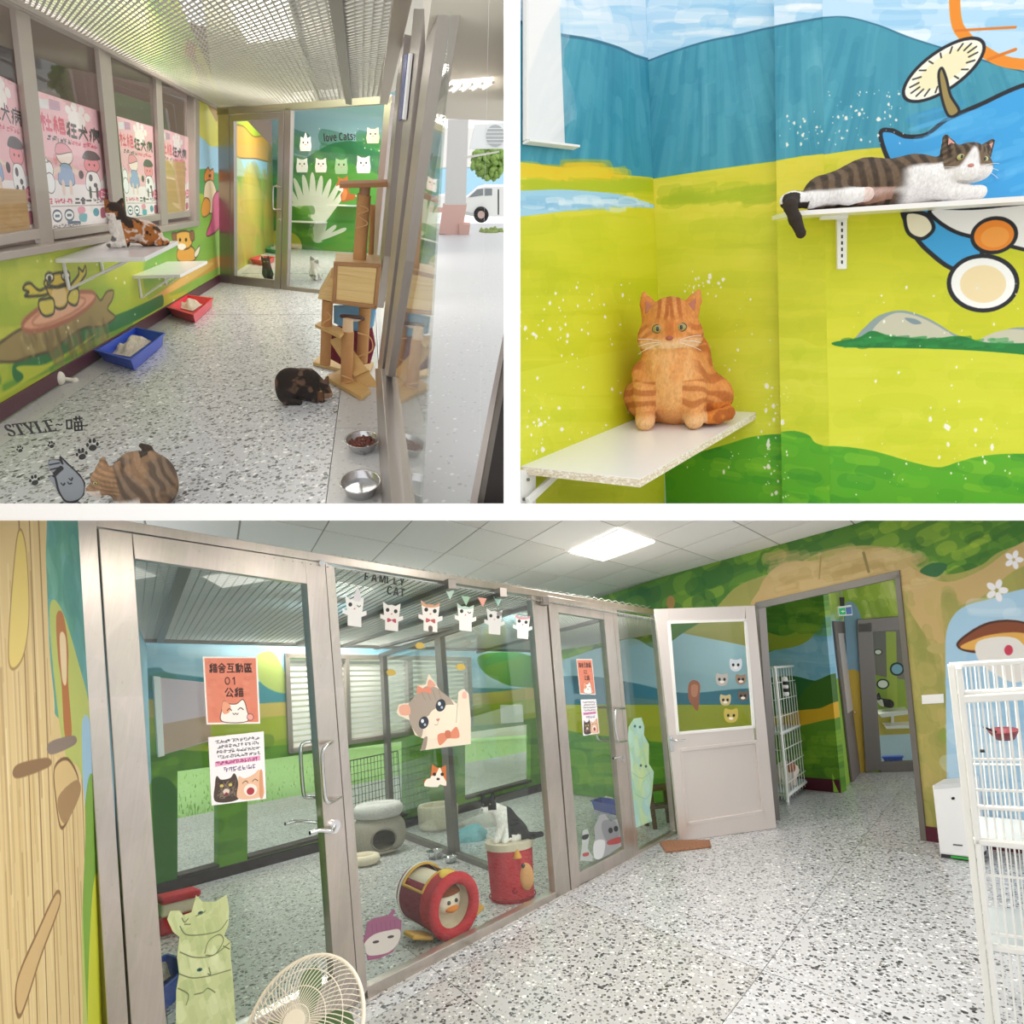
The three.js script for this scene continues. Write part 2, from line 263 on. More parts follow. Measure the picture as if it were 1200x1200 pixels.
{
  const L = W2.left, M = W2.mid, P = W2.pier, D = W2.right;
  const top = -160, bot = 596;
  const hillL = [[560, 2], [600, 22], [650, 39], [690, 46], [725, 56], [745, 65], [763, 70], [775, 70]], yelL = [[560, 186], [610, 190], [650, 195], [690, 200], [720, 204], [755, 207], [776, 210]];
  tag(mural('wall_left', L, [[610, top], [760, top], [778, 300], [790, bot], [610, bot]], [], 0.012, 700, (c, T, W, H) => {
    field2(c, T, W, H, 560, 780, hillL, yelL, [[560, 455], [610, 436], [680, 420], [760, 404], [790, 400]], null, 11);
    brush(c, T, [600, 196, 700, 215], ['#f0c400', '#e8d020'], 30, 40, 7, 5, 0.4); brush(c, T, [600, 212, 770, 224], ['#b7c40a'], 50, 40, 5, 6, 0.4, 1, 0.06);
    area(c, T, [[560, 220], [610, 223], [660, 222], [715, 226], [740, 231], [772, 242], [768, 244], [735, 242], [690, 244], [650, 249], [610, 254], [560, 262]], '#a5d3ea', true);
    brush(c, T, [600, 232, 740, 244], ['#dff0fb', '#8ec3e2'], 40, 34, 3, 8, 0.5, 1, 0.02);
    chips(c, T, [606, 330, 740, 540], 90, 21, 1.8); chips(c, T, [606, 380, 690, 400], 16, 22, 3.2); chips(c, T, [606, 490, 640, 530], 16, 23, 3);
  }), 'lime and blue painted wall with landscape and a narrow pond');
  const hillM = [[750, 75], [763, 70], [790, 60], [830, 48], [870, 40], [895, 34], [930, 28]];
  tag(mural('wall_mid', M, [[750.3, top], [918, top], [924, 300], [930, bot], [780.8, bot], [776, 478], [768.9, 300]], [], 0.05, 700, (c, T, W, H) => {
    field2(c, T, W, H, 740, 930, hillM, [[740, 213], [768, 209], [820, 201], [870, 194], [930, 186]], [[740, 402], [800, 398], [860, 396], [930, 397]], [[600, 600], [690, 560], [750, 545], [800, 535], [850, 521], [885, 511], [930, 508]], 31);
    brush(c, T, [770, 222, 880, 238], ['#b5c20a', '#a8ba08'], 40, 40, 7, 36, 0.35, 1, -0.14);
    chips(c, T, [800, 318, 850, 345], 22, 41, 2.6); chips(c, T, [780, 330, 905, 560], 60, 42, 1.7);
    chips(c, T, [895, 450, 912, 590], 30, 43, 2.6);
  }), 'lime and blue painted wall with chipped paint');
  tag(mural('wall_pier', P, [[905, top], [963, top], [967, 300], [973, bot], [917, bot], [911, 300]], [], 0.09, 700, (c, T, W, H) => {
    field2(c, T, W, H, 890, 990, [[890, 38], [905, 32], [930, 27], [964, 21], [990, 18]], [[890, 191], [905, 189], [940, 183], [990, 178]], [[890, 397], [912, 395], [940, 397], [960, 407], [990, 420]], [[890, 510], [915, 506], [932, 505], [948, 510], [958, 520], [990, 524]], 51);
    chips(c, T, [912, 130, 965, 170], 26, 61, 2.0); chips(c, T, [910, 420, 925, 590], 26, 62, 2.2);
  }), 'narrow painted pier between the lime walls');
  tag(mural('wall_right', D, [[962, top], [1340, top], [1340, bot], [973, bot], [967, 300]], [], 0.05, 700, (c, T, W, H) => {
    field2(c, T, W, H, 950, 1360, [[950, 22], [990, 20], [1030, 30], [1060, 42], [1100, 55], [1200, 84], [1360, 120]], [[950, 183], [968, 181], [1000, 176], [1033, 173], [1100, 180], [1200, 178], [1360, 180]], [[950, 408], [1040, 407], [1180, 410], [1360, 415]], [[950, 526], [975, 523], [1020, 528], [1070, 542], [1100, 548], [1125, 541], [1150, 535], [1200, 532], [1360, 536]], 71);
    // painted hills of grey stone with a green foot
    area(c, T, [[985, 405], [1000, 398], [1012, 385], [1030, 370], [1055, 364], [1080, 370], [1100, 380], [1120, 392], [1150, 400], [1175, 388], [1200, 384], [1240, 392], [1250, 415], [1180, 412], [1130, 408], [1060, 408], [1010, 407]], '#8fa0a0', true);
    area(c, T, [[1022, 392], [1030, 378], [1050, 367], [1075, 371], [1100, 383], [1118, 397], [1080, 398], [1045, 396]], '#c9c6ae', true);
    area(c, T, [[1060, 373], [1072, 374], [1080, 379], [1070, 380]], '#7f939b', true); area(c, T, [[1150, 400], [1165, 390], [1190, 386], [1230, 392], [1200, 402]], '#c9c6ae', true);
    area(c, T, [[975, 402], [1005, 396], [1022, 388], [1045, 394], [1090, 397], [1125, 394], [1160, 402], [1250, 404], [1250, 420], [1180, 414], [1120, 410], [1050, 408], [990, 407]], '#177c31', true);
    brush(c, T, [985, 396, 1170, 408], ['#0f6a2c', '#2a9440', '#1b8a3a'], 60, 14, 3, 75, 0.5, 1, -0.1);
    // orange ring painted high up
    line(c, T, [[1118, -40], [1120, 20], [1130, 42], [1152, 60], [1185, 74], [1260, 78]], '#f08f1e', 17); line(c, T, [[1120, 36], [1190, 32]], '#e07a18', 4); line(c, T, [[1158, 70], [1190, 58]], '#e07a18', 5);
    // a big blue toadstool: pale cap on a stalk above a blue round crown, cream below
    area(c, T, [[1032, 156], [1045, 153], [1062, 160], [1085, 158], [1110, 140], [1150, 122], [1200, 100], [1260, 90], [1320, 110], [1330, 200], [1300, 250], [1100, 262], [1060, 215], [1040, 185]], '#3aa4e0', true, '#10131c', 7);
    brush(c, T, [1060, 130, 1330, 230], ['#58b8ea', '#2a90d0', '#6cc4f0'], 80, 40, 7, 76, 0.3, 1, -0.3);
    smoothOval(c, T, 1106, 82, 56, 22, '#fbf6e2', -0.62, '#10131c', 5); smoothOval(c, T, 1108, 80, 42, 14, '#f6ecc0', -0.62);
    for (let i = 0; i < 18; i++) { const a = i / 18 * 6.283, q = (s) => { const x = Math.cos(a) * 56 * s, y = Math.sin(a) * 22 * s; return [1106 + x * 0.814 + y * 0.581, 82 - x * 0.581 + y * 0.814]; }; line(c, T, [q(0.62), q(0.84)], '#20201c', 2.4); }
    area(c, T, [[1100, 88], [1104, 80], [1109, 92], [1114, 112], [1124, 130], [1112, 136], [1104, 116]], '#a08a4c', true, '#10131c', 4);
    area(c, T, [[1058, 248], [1080, 250], [1120, 262], [1140, 275], [1150, 300], [1120, 316], [1085, 292], [1068, 270]], '#3aa4e0', true, '#10131c', 7);
    area(c, T, [[1062, 250], [1085, 252], [1094, 268], [1080, 280], [1064, 272]], '#f1e8cc', true, '#10131c', 6);
    area(c, T, [[1090, 246], [1140, 244], [1260, 240], [1260, 300], [1150, 280], [1112, 268]], '#f3f1ee', true, '#10131c', 6);
    smoothOval(c, T, 1165, 276, 26, 20, '#f08a22', -0.2, '#10131c', 6); smoothOval(c, T, 1166, 278, 17, 12, '#f6a040', -0.2);
    smoothOval(c, T, 1152, 332, 40, 32, '#fbfaf6', 0, '#10131c', 7); smoothOval(c, T, 1152, 333, 27, 22, '#f5dfb0');
    chips(c, T, [968, 105, 1060, 170], 60, 81, 2.0); chips(c, T, [1000, 320, 1340, 590], 130, 82, 1.7); chips(c, T, [1080, 490, 1170, 545], 14, 83, 3);
  }), 'lime painted wall with stone hills and a big painted toadstool');
}
// floor of room two lies out of view below; a pale lower return keeps the corner closed
// ---- shelves
const shelfTex = (() => { const c = canvas(256, 64), x = c.getContext('2d'), r = rng(4); x.fillStyle = '#e2d5c0'; x.fillRect(0, 0, 256, 64); for (let i = 0; i < 1400; i++) { x.fillStyle = ['#d5c7ad', '#efe6d6', '#cfc0a4', '#f7f2ea'][Math.floor(r() * 4)]; x.fillRect(r() * 256, r() * 64, 2 + 5 * r(), 1 + 2 * r()); } const t = tex(c, true); t.repeat.set(3, 12); return t; })();
const chipboard = new THREE.MeshStandardMaterial({ map: shelfTex, roughness: 0.9 });
let S2A, S2B;
{
  // shelf plane through the corner, level
  S2A = new Plane(K2, R2.n, R2.a);
  const edge = [[604, 536.5], [773, 472.5], [897, 477], [750, 561], [604, 545.5]];
  const t = thing('wall_shelf', 'large white corner shelf with chipped raw edge under the orange cat', 'shelf', S2A.hit(770, 476), S2A.q);
  slab('board', S2A, edge, -0.020, -0.0015, chipboard, t);
  slab('white_top', S2A, edge, -0.0015, 0, whiteLam, t);
  // bracket on the left wall
  const L = W2.left.shift(0.012);
  const b = thing('shelf_bracket', 'white folding steel bracket below the corner shelf', 'bracket', L.hit(620, 560));
  slab('wall_plate', L, [[611, 551], [628, 549], [628, 597], [611, 597]], -0.012, 0, whitePaint, b);
  bar('strut', L.shift(0.01), [616, 588], [650, 556], 0.016, 0, 0.012, whitePaint, b);
  for (const [x, y] of [[613, 585], [618, 562]]) put('screw', new THREE.CylinderGeometry(0.004, 0.004, 0.004, 10).rotateX(Math.PI / 2), steelDark, b, L.at(...L.p2(x, y), 0.003), L.q);
  const M = W2.mid.shift(0.1), b2 = thing('shelf_bracket', 'perforated white bracket end under the corner shelf front edge', 'bracket', M.hit(680, 570));
  slab('arm', M, [[667, 556], [696, 562], [694, 566], [672, 576], [667, 577]], -0.006, 0, whitePaint, b2);
  for (const [x, y] of [[674, 566], [682, 567]]) slab('slot', M, [[x, y - 1], [x + 5, y], [x + 5, y + 2], [x, y + 1]], 0, 0.0005, dark, b2);
}
{
  const D = W2.right, n = R2.n;
  // long shelf on the right wall at eye height
  const A = D.shift(0.17), o = A.hit(922, 248), t = thing('wall_shelf', 'long narrow white wall shelf carrying the lying tabby and white cat', 'shelf', o, D.q), dir = D.n.clone().addScaledVector(n, -D.n.dot(n)).normalize(), back = 0.17 / dir.dot(D.n);
  const f4 = [[922, 248], [1360, 219], [1360, 226], [922, 253.5]].map((p) => A.hit(...p)), b4 = f4.map((p) => p.clone().addScaledVector(dir, -back));
  put('board', hexa([f4[0], f4[1], b4[1], b4[0]], [f4[3], f4[2], b4[2], b4[3]]), whiteLam, t); put('front_edge', hexa([f4[0], f4[1], f4[2], f4[3]].map((p) => p.clone().addScaledVector(dir, 0.0015)), f4), std(0xf0ece6, 0.6), t);
  S2B = { plane: A, dir, y: (x) => 248 - (x - 922) * 0.0662 };
  const b = thing('shelf_bracket', 'slotted white upright bracket below the long wall shelf', 'bracket', D.hit(985, 300), D.q);
  slab('upright', D, [[979, 247], [991, 247], [990.5, 316], [980, 316]], 0, 0.012, whitePaint, b);
  slab('arm', D.shift(0.02), [[960, 250], [992, 249], [992, 257], [960, 258]], 0, 0.014, whitePaint, b);
  for (let i = 0; i < 7; i++) slab('slot', D, [[984, 262 + i * 7.4], [986, 262 + i * 7.4], [986, 266 + i * 7.4], [984, 266 + i * 7.4]], 0.012, 0.0125, dark, b);
}
{ // framed notice board with its clear cover, top of the left wall
  const L = W2.left, t = thing('notice_board', 'white notice board in a clear plastic holder on the painted wall', 'board', L.hit(640, 170), L.q);
  slab('sheet', L, [[611, -60], [647, -60], [656, 172], [611, 166]], 0.004, 0.016, whitePaint, t);
  slab('clear_holder', L, [[611, -60], [656, -60], [659, 50], [653, 62], [652, 82], [665, 112], [670, 175], [611, 168]], 0.02, 0.023, new THREE.MeshPhysicalMaterial({ color: 0xffffff, transmission: 1, thickness: 0, roughness: 0.05 }), t);
  slab('holder_edge', L, [[611, 167], [670, 174], [670, 176.5], [611, 170]], 0.004, 0.026, whitePaint, t);
}

// ================================================================ room one: glazed cat run
const SPECK = ['#2c2c30', '#55565a', '#77787c', '#8a8b8e', '#ffffff', '#f4f4f4', '#a9aaad', '#c6c7ca', '#9d9a94', '#3c3d42', '#4a4b50', '#8f9094', '#e2e3e6'];
const terra = terrazzo(3, '#cbccd0', SPECK, 1024, 1.0, 5200), terraPale = terrazzo(5, '#c9c8c6', ['#b5b5b3', '#dcdcda', '#a4a4a2', '#d2d2d0'], 512, 1.0, 1500);
const terraMat = new THREE.MeshStandardMaterial({ map: terra, roughness: 0.3 }), terraPaleMat = new THREE.MeshStandardMaterial({ map: terraPale, roughness: 0.35 });
const plinthY = 0;
{
  const f = R1.floor, g = structure('floor', 'speckled terrazzo floor of the glazed cat run', f.hit(300, 500), f.q);
  slab('bedding', f, [[-170, 592], [321, 290], [437, 290], [452, 592]], -0.02, -0.006, grout, g);
  const d = (p, q, t) => [lerp(p[0], q[0], t), lerp(p[1], q[1], t)];
  slab('border_slab', f, [[-170, 592], [321, 290], [325, 290], [-95, 592]], -0.006, 0, terraPaleMat, g);
  // main field in three bays, then the strip by the glass
  const L0 = [-94, 592], L1 = [325.6, 290], M0 = [381, 592], M1 = [420.5, 290];
  const cut = [0, 0.46, 0.74, 0.9, 1];
  for (let i = 0; i < 4; i++) { const e = i < 3 ? 0.0012 : 0; slab('field_slab', f, [d(L0, L1, cut[i]), d(L0, L1, cut[i + 1] - e), d(M0, M1, cut[i + 1] - e), d(M0, M1, cut[i])], -0.006, 0, terraMat, g); }
  const N0 = [450, 592], N1 = [437, 290]; const cut2 = [0, 0.3, 0.62, 1];
  for (let i = 0; i < 3; i++) slab('edge_slab', f, [d([382, 592], [420.9, 290], cut2[i]), d([382, 592], [420.9, 290], cut2[i + 1] - 0.0015), d(N0, N1, cut2[i + 1] - 0.0015), d(N0, N1, cut2[i])], -0.006, 0, terraPaleMat, g);
}
// painted left wall with its window opening
const WIN1 = [[-140, -82], [229, 111], [229, 262], [-140, 327]];
tag(mural('wall_left', W1.left, [[-160, -190], [196, -30], [257, 108], [322, 175], [322, 289.5], [257, 331], [-160, 593]], [WIN1], 0.07, 420, (c, T, W, H, k) => {
  c.fillStyle = '#a9bd2c'; c.fillRect(0, 0, W, H);
  // leaf-green high up, sky between, meadow below
  area(c, T, [[-160, -200], [260, -200], [260, 150], [200, 90], [-160, -100]], '#9fb64a', false);
  brush(c, T, [40, -100, 250, 120], ['#7fa63c', '#b9cc52', '#c9d56a', '#6a9a34'], 160, 34, 12, 3, 0.4, 1, 0.5);
  area(c, T, [[228, 60], [262, 60], [262, 140], [255, 172], [240, 165], [228, 158]], '#d3cc50', true);
  area(c, T, [[228, 158], [240, 164], [254, 172], [300, 168], [322, 190], [322, 215], [228, 200]], '#9fcbe6', true);
  area(c, T, [[228, 202], [245, 198], [260, 204], [322, 214], [322, 240], [228, 225]], '#4f9b4f', true);
  brush(c, T, [-160, 268, 260, 480], ['#c9cf30', '#b6c62a', '#d8d648', '#8eb42a', '#a6bd24'], 320, 44, 14, 4, 0.35, 1, -0.2);
  brush(c, T, [170, 265, 256, 330], ['#7fb23a', '#94c040', '#6aa432'], 120, 26, 9, 6, 0.4, 1, -0.35);
  area(c, T, [[160, 365], [185, 350], [215, 335], [257, 312], [257, 300], [232, 312], [205, 330]], '#d9a548', true); area(c, T, [[175, 352], [205, 340], [250, 310], [238, 310], [200, 335]], '#e6bd62', true);
  brush(c, T, [-160, 400, 160, 470], ['#2f7f34', '#1e6c30', '#6fae2e'], 50, 40, 6, 8, 0.4, 1, -0.45);
  line(c, T, [[20, 436], [60, 412], [100, 392], [150, 372], [190, 352]], '#2e7a3a', 12);
  area(c, T, [[-160, 540], [20, 450], [20, 430], [60, 424], [110, 392], [100, 402], [30, 448], [-160, 560]], '#c7cf35', true);
  // stump
  area(c, T, [[-20, 420], [0, 402], [24, 386], [60, 372], [100, 350], [112, 345], [118, 352], [125, 342], [133, 341], [131, 352], [126, 362], [135, 372], [120, 382], [100, 384], [80, 395], [62, 410], [35, 418], [15, 424]], '#a58f52', true, '#5c4c2a', 1.6);
  brush(c, T, [22, 375, 125, 412], ['#8a7440', '#b9a468', '#6e5c34', '#c7b57c'], 60, 16, 6, 12, 0.35, 0.3, 1);
  smoothOval(c, T, 69, 365, 47, 14, '#eba983', -0.43, '#b4714e', 3); smoothOval(c, T, 69, 365, 34, 9, '#f0b890', -0.43, '#d38d68', 2);
  // frog
  const ol = '#2c2a18';
  area(c, T, [[60, 335], [46, 340], [36, 332], [30, 333], [27, 339], [34, 342], [29, 347], [40, 347], [55, 345]], '#d9c43c', true, ol, 1.5);
  area(c, T, [[80, 338], [92, 322], [92, 314], [97, 318], [100, 311], [101, 320], [97, 327], [88, 340], [82, 345]], '#d9c43c', true, ol, 1.5);
  area(c, T, [[56, 330], [66, 322], [80, 326], [82, 338], [80, 352], [76, 360], [66, 361], [60, 350], [55, 340]], '#dcb94a', true, ol, 1.5); area(c, T, [[62, 340], [76, 338], [77, 354], [68, 359], [62, 352]], '#f0cf86', true);
  area(c, T, [[52, 330], [60, 322], [75, 320], [82, 326], [78, 334], [64, 337], [54, 336]], '#e0c43e', true, ol, 1.5);
  smoothOval(c, T, 58, 325, 5, 5.5, '#f6f2dc', 0, ol, 1.4); smoothOval(c, T, 77, 323, 5, 5.5, '#f6f2dc', 0, ol, 1.4); smoothOval(c, T, 58, 326, 2.2, 3, '#20201a'); smoothOval(c, T, 77, 324, 2.2, 3, '#20201a');
  line(c, T, [[55, 333], [66, 336], [79, 331]], ol, 1.4);
  area(c, T, [[62, 350], [54, 350], [46, 352], [46, 362], [52, 370], [62, 368], [64, 360]], '#e0cf56', true, ol, 1.5); area(c, T, [[80, 345], [86, 338], [92, 340], [92, 352], [88, 358], [80, 354]], '#e0cf56', true, ol, 1.5);
  // little dog by the far end
  area(c, T, [[207, 300], [210, 289], [216, 287], [226, 290], [230, 300], [226, 306], [212, 307]], '#e8a634', true, '#3a2a16', 1.5);
  area(c, T, [[205, 276], [212, 271], [222, 272], [226, 280], [222, 290], [212, 292], [206, 286]], '#eab03c', true, '#3a2a16', 1.5);
  area(c, T, [[201, 274], [206, 273], [207, 284], [203, 283]], '#8a5a2a', true, '#3a2a16', 1.2); area(c, T, [[222, 272], [227, 271], [228, 280], [224, 282]], '#8a5a2a', true, '#3a2a16', 1.2);
  smoothOval(c, T, 213, 289, 5, 4, '#fbf4e0'); smoothOval(c, T, 211, 281, 1.4, 2, '#20180e'); smoothOval(c, T, 218, 281, 1.4, 2, '#20180e'); area(c, T, [[228, 296], [234, 288], [233, 297], [229, 302]], '#f4ead0', true, '#3a2a16', 1.2);
  // fox with a pink cape, far end
  area(c, T, [[240, 203], [244, 196], [246, 200], [250, 198], [250, 212], [246, 216], [240, 212]], '#e8892e', true, '#3a2416', 1.2);
  area(c, T, [[241, 214], [249, 212], [254, 228], [252, 248], [243, 248], [239, 232]], '#f2dcb8', true, '#3a2416', 1.2); area(c, T, [[240, 232], [246, 236], [245, 250], [238, 254], [236, 244]], '#e29a34', true, '#3a2416', 1.2);
  area(c, T, [[250, 232], [258, 224], [268, 240], [256, 268], [242, 276], [248, 256]], '#d65a86', true, '#6a2040', 2);
  smoothOval(c, T, 246, 206, 1.6, 1.8, '#20180e');
  // giraffe head seen through the mesh
  line(c, T, [[220, 54], [228, 70], [234, 90]], '#8c4a3c', 16); smoothOval(c, T, 223, 58, 6, 9, '#a85a4a', 0.3); line(c, T, [[236, 92], [246, 112], [253, 126]], '#a9823c', 34);
  // painted houses past the door
  area(c, T, [[268, 150], [285, 148], [298, 160], [318, 160], [320, 188], [300, 186], [276, 182]], '#dca346', true, '#7a5626', 2); for (let i = 0; i < 5; i++) line(c, T, [[276 + i * 9, 154], [278 + i * 9, 183]], '#b07c30', 2);
  area(c, T, [[262, 240], [275, 228], [290, 236], [296, 256], [280, 272], [264, 268]], '#d05a80', true, '#7a2848', 2); smoothOval(c, T, 279, 250, 8, 9, '#e88aa8'); brush(c, T, [262, 206, 322, 300], ['#8fae3c', '#c2b04a', '#a48a40', '#d6c252'], 80, 20, 7, 9, 0.4, 0.4, 1);
  chips(c, T, [30, 300, 250, 470], 120, 14, 1.1, '#f4f2d8');
}), 'painted wall of the cat run with frog, stump and meadow');
{ // maroon skirting
  const P = W1.left, m = slab('baseboard_left', P, [[-160, 593], [257, 331], [257, 321.5], [-160, 566]], 0, 0.012, maroon, null, [], 0.002); m.userData.kind = 'structure'; m.userData.label = 'maroon skirting below the frog wall';
}
// ---- the sliding window with posters behind its panes
{
  const P = W1.left, w = structure('window_1', 'aluminium sliding window with pink posters behind the panes', P.hit(229, 262), P.q);
  const fr = aluminium, q = (pts, z0, z1, n = 'frame') => slab(n, P, pts, z0, z1, fr, w, [], 0.003);
  q([[-140, -82], [231, 108], [231, 113], [-140, -68]], -0.06, 0.02); q([[-140, 316], [231, 258], [231, 264], [-140, 328]], -0.06, 0.03);
  q([[226, 109], [231.5, 110], [231.5, 264], [227, 264]], -0.06, 0.02);
  // sashes: post pairs
  for (const [a, b, c, d, z] of [[20, 37, 66, 51, -0.01], [114, 123, 143, 135, 0.006], [124, 133, 151, 144, -0.02], [183.5, 190, 198, 190.5, -0.005]]) {
    const top = (x) => 113 - (229 - x) * 0.52, bot = (x) => 258 + (229 - x) * 0.165;
    slab('sash_stile', P, [[a, top(a)], [b, top(b)], [c, bot(c)], [d, bot(d)]], z - 0.03, z, fr, w, [], 0.003);
  }
  q([[66, 270], [135, 262], [136, 270], [67, 281]], -0.05, -0.012, 'sash_rail'); q([[150, 257], [190, 251], [191, 258], [151, 265]], -0.05, -0.012, 'sash_rail'); q([[198, 251], [226, 247], [226, 254], [198, 258]], -0.05, -0.022, 'sash_rail'); q([[-140, 300], [50, 268], [51, 280], [-140, 314]], -0.05, -0.012, 'sash_rail');
  for (const [n, pts] of [[0, [[-140, -70], [20, 8], [51, 285], [-140, 312]]], [1, [[37, 16], [115, 55], [135, 271], [66, 281]]], [2, [[133, 65], [184, 92], [190, 258], [150, 264]]], [3, [[190, 95], [226, 112], [226, 255], [198, 258]]]])
    slab('pane', P, pts, -0.034, -0.03, clearGlass, w);
}
{ // the dim room behind that window
  const P = W1.left, s = P.shift(-1.6), room = std(0x6b5148, 0.8);
  const back = slab('wall_office', s, [[-500, -200], [330, 60], [330, 400], [-500, 420]], -0.05, 0, room); tag(back, 'dim brown office wall behind the poster window', null, null, 'structure');
  // office ceiling and floor
  const A = P.at(...P.p2(-140, -90), -0.07), B = P.at(...P.p2(240, 104), -0.07), up = R1.v;
  const cp = planeBy(A.clone(), B.clone().sub(A), P.n); const cx = cp.of(B), len = Math.hypot(cx[0], cx[1]);
  const cl = put('ceiling_office', prism2([[-3, -0.0], [len + 0.6, -0.0], [len + 0.6, 1.8], [-3, 1.8]].map(([x, y]) => [x, (cp.of(P.at(0, 0, -1).add(A).sub(P.o))[1] < 0 ? -1 : 1) * y]), -0.02, 0.02), std(0x8a7468, 0.8), null, cp.o, cp.q); tag(cl, 'office ceiling behind the poster window', null, null, 'structure');
}
// poster artwork, drawn with u across and v down
function rabies(c, T, Q, W) {
  const s = W / 300, A = (pts, f, sm = true, l, w) => area(c, T, fan(Q, pts), f, sm, l, w), L = (pts, col, w, sm = true) => line(c, T, fan(Q, pts), col, w * s, sm), O = (x, y, rx, ry, f, l, w) => A(oval(x, y, rx, ry), f, true, l, (w || 1.5) * s);
  A([[0, 0], [1, 0], [1, 1], [0, 1]], '#fbf3f2', false); A([[0, 0], [1, 0], [1, 0.42], [0.9, 0.62], [0.5, 0.66], [0.1, 0.62], [0, 0.5]], '#f4bfc6', true); A([[0, 0], [1, 0], [1, 0.36], [0, 0.36]], '#f4bfc6', false);
  A([[0.02, 0.05], [0.17, 0.04], [0.17, 0.11], [0.02, 0.12]], '#e9e4e4', false); A([[0.18, 0.03], [0.34, 0.03], [0.34, 0.1], [0.18, 0.11]], '#c59ab4', false);
  O(0.58, 0.14, 0.13, 0.075, '#fbf1ec'); for (const [x, y] of [[0.46, 0.07], [0.55, 0.035], [0.66, 0.045], [0.74, 0.09]]) O(x, y, 0.045, 0.035, '#fbf1ec');
  const q = (a, b, d, e) => [Q(a, b), Q(d, b), Q(d, e), Q(a, e)];
  words(c, T, q(0.0, 0.15, 0.4, 0.28), ['du', 'jue'], '#e25374', 4.6 * s); words(c, T, q(0.4, 0.17, 0.92, 0.29), ['kuang', 'quan', 'bing'], '#2c2226', 4.6 * s);
  smallPrint(c, T, q(0.1, 0.31, 0.46, 0.345), 6, '#3c3034', 2 * s, 3); smallPrint(c, T, q(0.46, 0.31, 0.86, 0.345), 7, '#d8486a', 2 * s, 4);
  // child in a cap with a white cat, and a calf figure
  O(0.34, 0.44, 0.13, 0.075, '#fbeadf', '#6a4a4a'); A([[0.2, 0.42], [0.24, 0.36], [0.36, 0.35], [0.46, 0.4], [0.4, 0.415], [0.24, 0.44]], '#ee9aa8', true, '#6a4a4a', 1.5 * s); A([[0.2, 0.44], [0.22, 0.5], [0.18, 0.52], [0.16, 0.46]], '#ee9aa8');
  A([[0.26, 0.52], [0.42, 0.52], [0.46, 0.66], [0.22, 0.66]], '#9db3d6', true, '#566', 1.5 * s); for (const x of [0.28, 0.4]) L([[x, 0.66], [x, 0.72]], '#f3d7c8', 12); L([[0.46, 0.55], [0.58, 0.58]], '#f3d7c8', 9); L([[0.24, 0.55], [0.14, 0.58]], '#f3d7c8', 9);
  O(0.07, 0.56, 0.07, 0.06, '#fff', '#7a6a6a'); O(0.07, 0.66, 0.08, 0.075, '#fff', '#7a6a6a'); A([[0.02, 0.51], [0.04, 0.47], [0.07, 0.51]], '#fff', false, '#7a6a6a', 1.2 * s);
  O(0.76, 0.49, 0.12, 0.07, '#f2929c', '#4a3a3e'); A([[0.62, 0.44], [0.66, 0.39], [0.73, 0.37], [0.84, 0.38], [0.9, 0.43], [0.8, 0.45], [0.7, 0.45]], '#5c4e54', true); for (const x of [0.72, 0.8]) O(x, 0.49, 0.012, 0.01, '#2a2226');
  A([[0.68, 0.56], [0.84, 0.56], [0.88, 0.7], [0.66, 0.7]], '#fdfbfa', true, '#5a4a4e', 1.5 * s); O(0.73, 0.6, 0.03, 0.03, '#5c4e54'); O(0.8, 0.66, 0.03, 0.02, '#5c4e54'); for (const x of [0.71, 0.82]) L([[x, 0.7], [x, 0.745]], '#5c4e54', 12); O(0.58, 0.58, 0.04, 0.035, '#4a3a3e');
  O(0.93, 0.74, 0.09, 0.055, '#e05a80'); smallPrint(c, T, q(0.87, 0.71, 0.99, 0.77), 3, '#fff', 1.6 * s, 5);
  smallPrint(c, T, q(0.04, 0.775, 0.42, 0.81), 7, '#d8486a', 2 * s, 6); words(c, T, q(0.44, 0.765, 0.72, 0.815), ['er', 'he', 'yi'], '#3c3034', 3 * s); smallPrint(c, T, q(0.74, 0.775, 0.96, 0.81), 4, '#6a5a5e', 1.6 * s, 7);
  L([[0.05, 0.83], [0.95, 0.83]], '#b9a4a8', 1.5, false);
  O(0.13, 0.9, 0.075, 0.04, '#fff', '#3a4a66', 3); O(0.33, 0.9, 0.075, 0.04, '#fff', '#3a4a66', 3); for (const x of [0.13, 0.33]) L([[x - 0.03, 0.9], [x + 0.03, 0.9]], '#3a4a66', 4);
  A([[0.48, 0.85], [0.58, 0.84], [0.6, 0.88], [0.5, 0.9]], '#ef9ab0'); A([[0.5, 0.9], [0.62, 0.9], [0.6, 0.96], [0.5, 0.95]], '#5fb4c0'); O(0.78, 0.89, 0.05, 0.035, '#4a9ab0'); A([[0.86, 0.86], [0.95, 0.86], [0.95, 0.93], [0.86, 0.94]], '#b04a6a'); L([[0.3, 0.955], [0.5, 0.965]], '#2a4a7a', 5);
  smallPrint(c, T, q(0.04, 0.965, 0.5, 0.99), 10, '#8a7a7e', 1.4 * s, 8);
}
for (const [quad, label] of [[[[-52, 62], [28, 103], [43, 272], [-10, 282]], 'pink printed notice behind the nearest window pane, cut by the stile'], [[[42, 106], [122, 132], [129, 262], [60, 270]], 'large pink rabies notice behind the pane above the calico cat'], [[[137, 136], [181, 149], [187, 256], [149, 259]], 'pink rabies notice behind the third window pane'], [[[188, 150], [221, 161], [222, 250], [193, 256]], 'pink rabies notice half hidden by cardboard in the end pane']]) {
  const m = sheet('poster', W1.left, quad, -0.05, -0.048, 900, (c, T, Q, W) => rabies(c, T, Q, W), null, 0.6); tag(m, label, 'poster', 'rabies posters in the sliding window', 'thing');
}
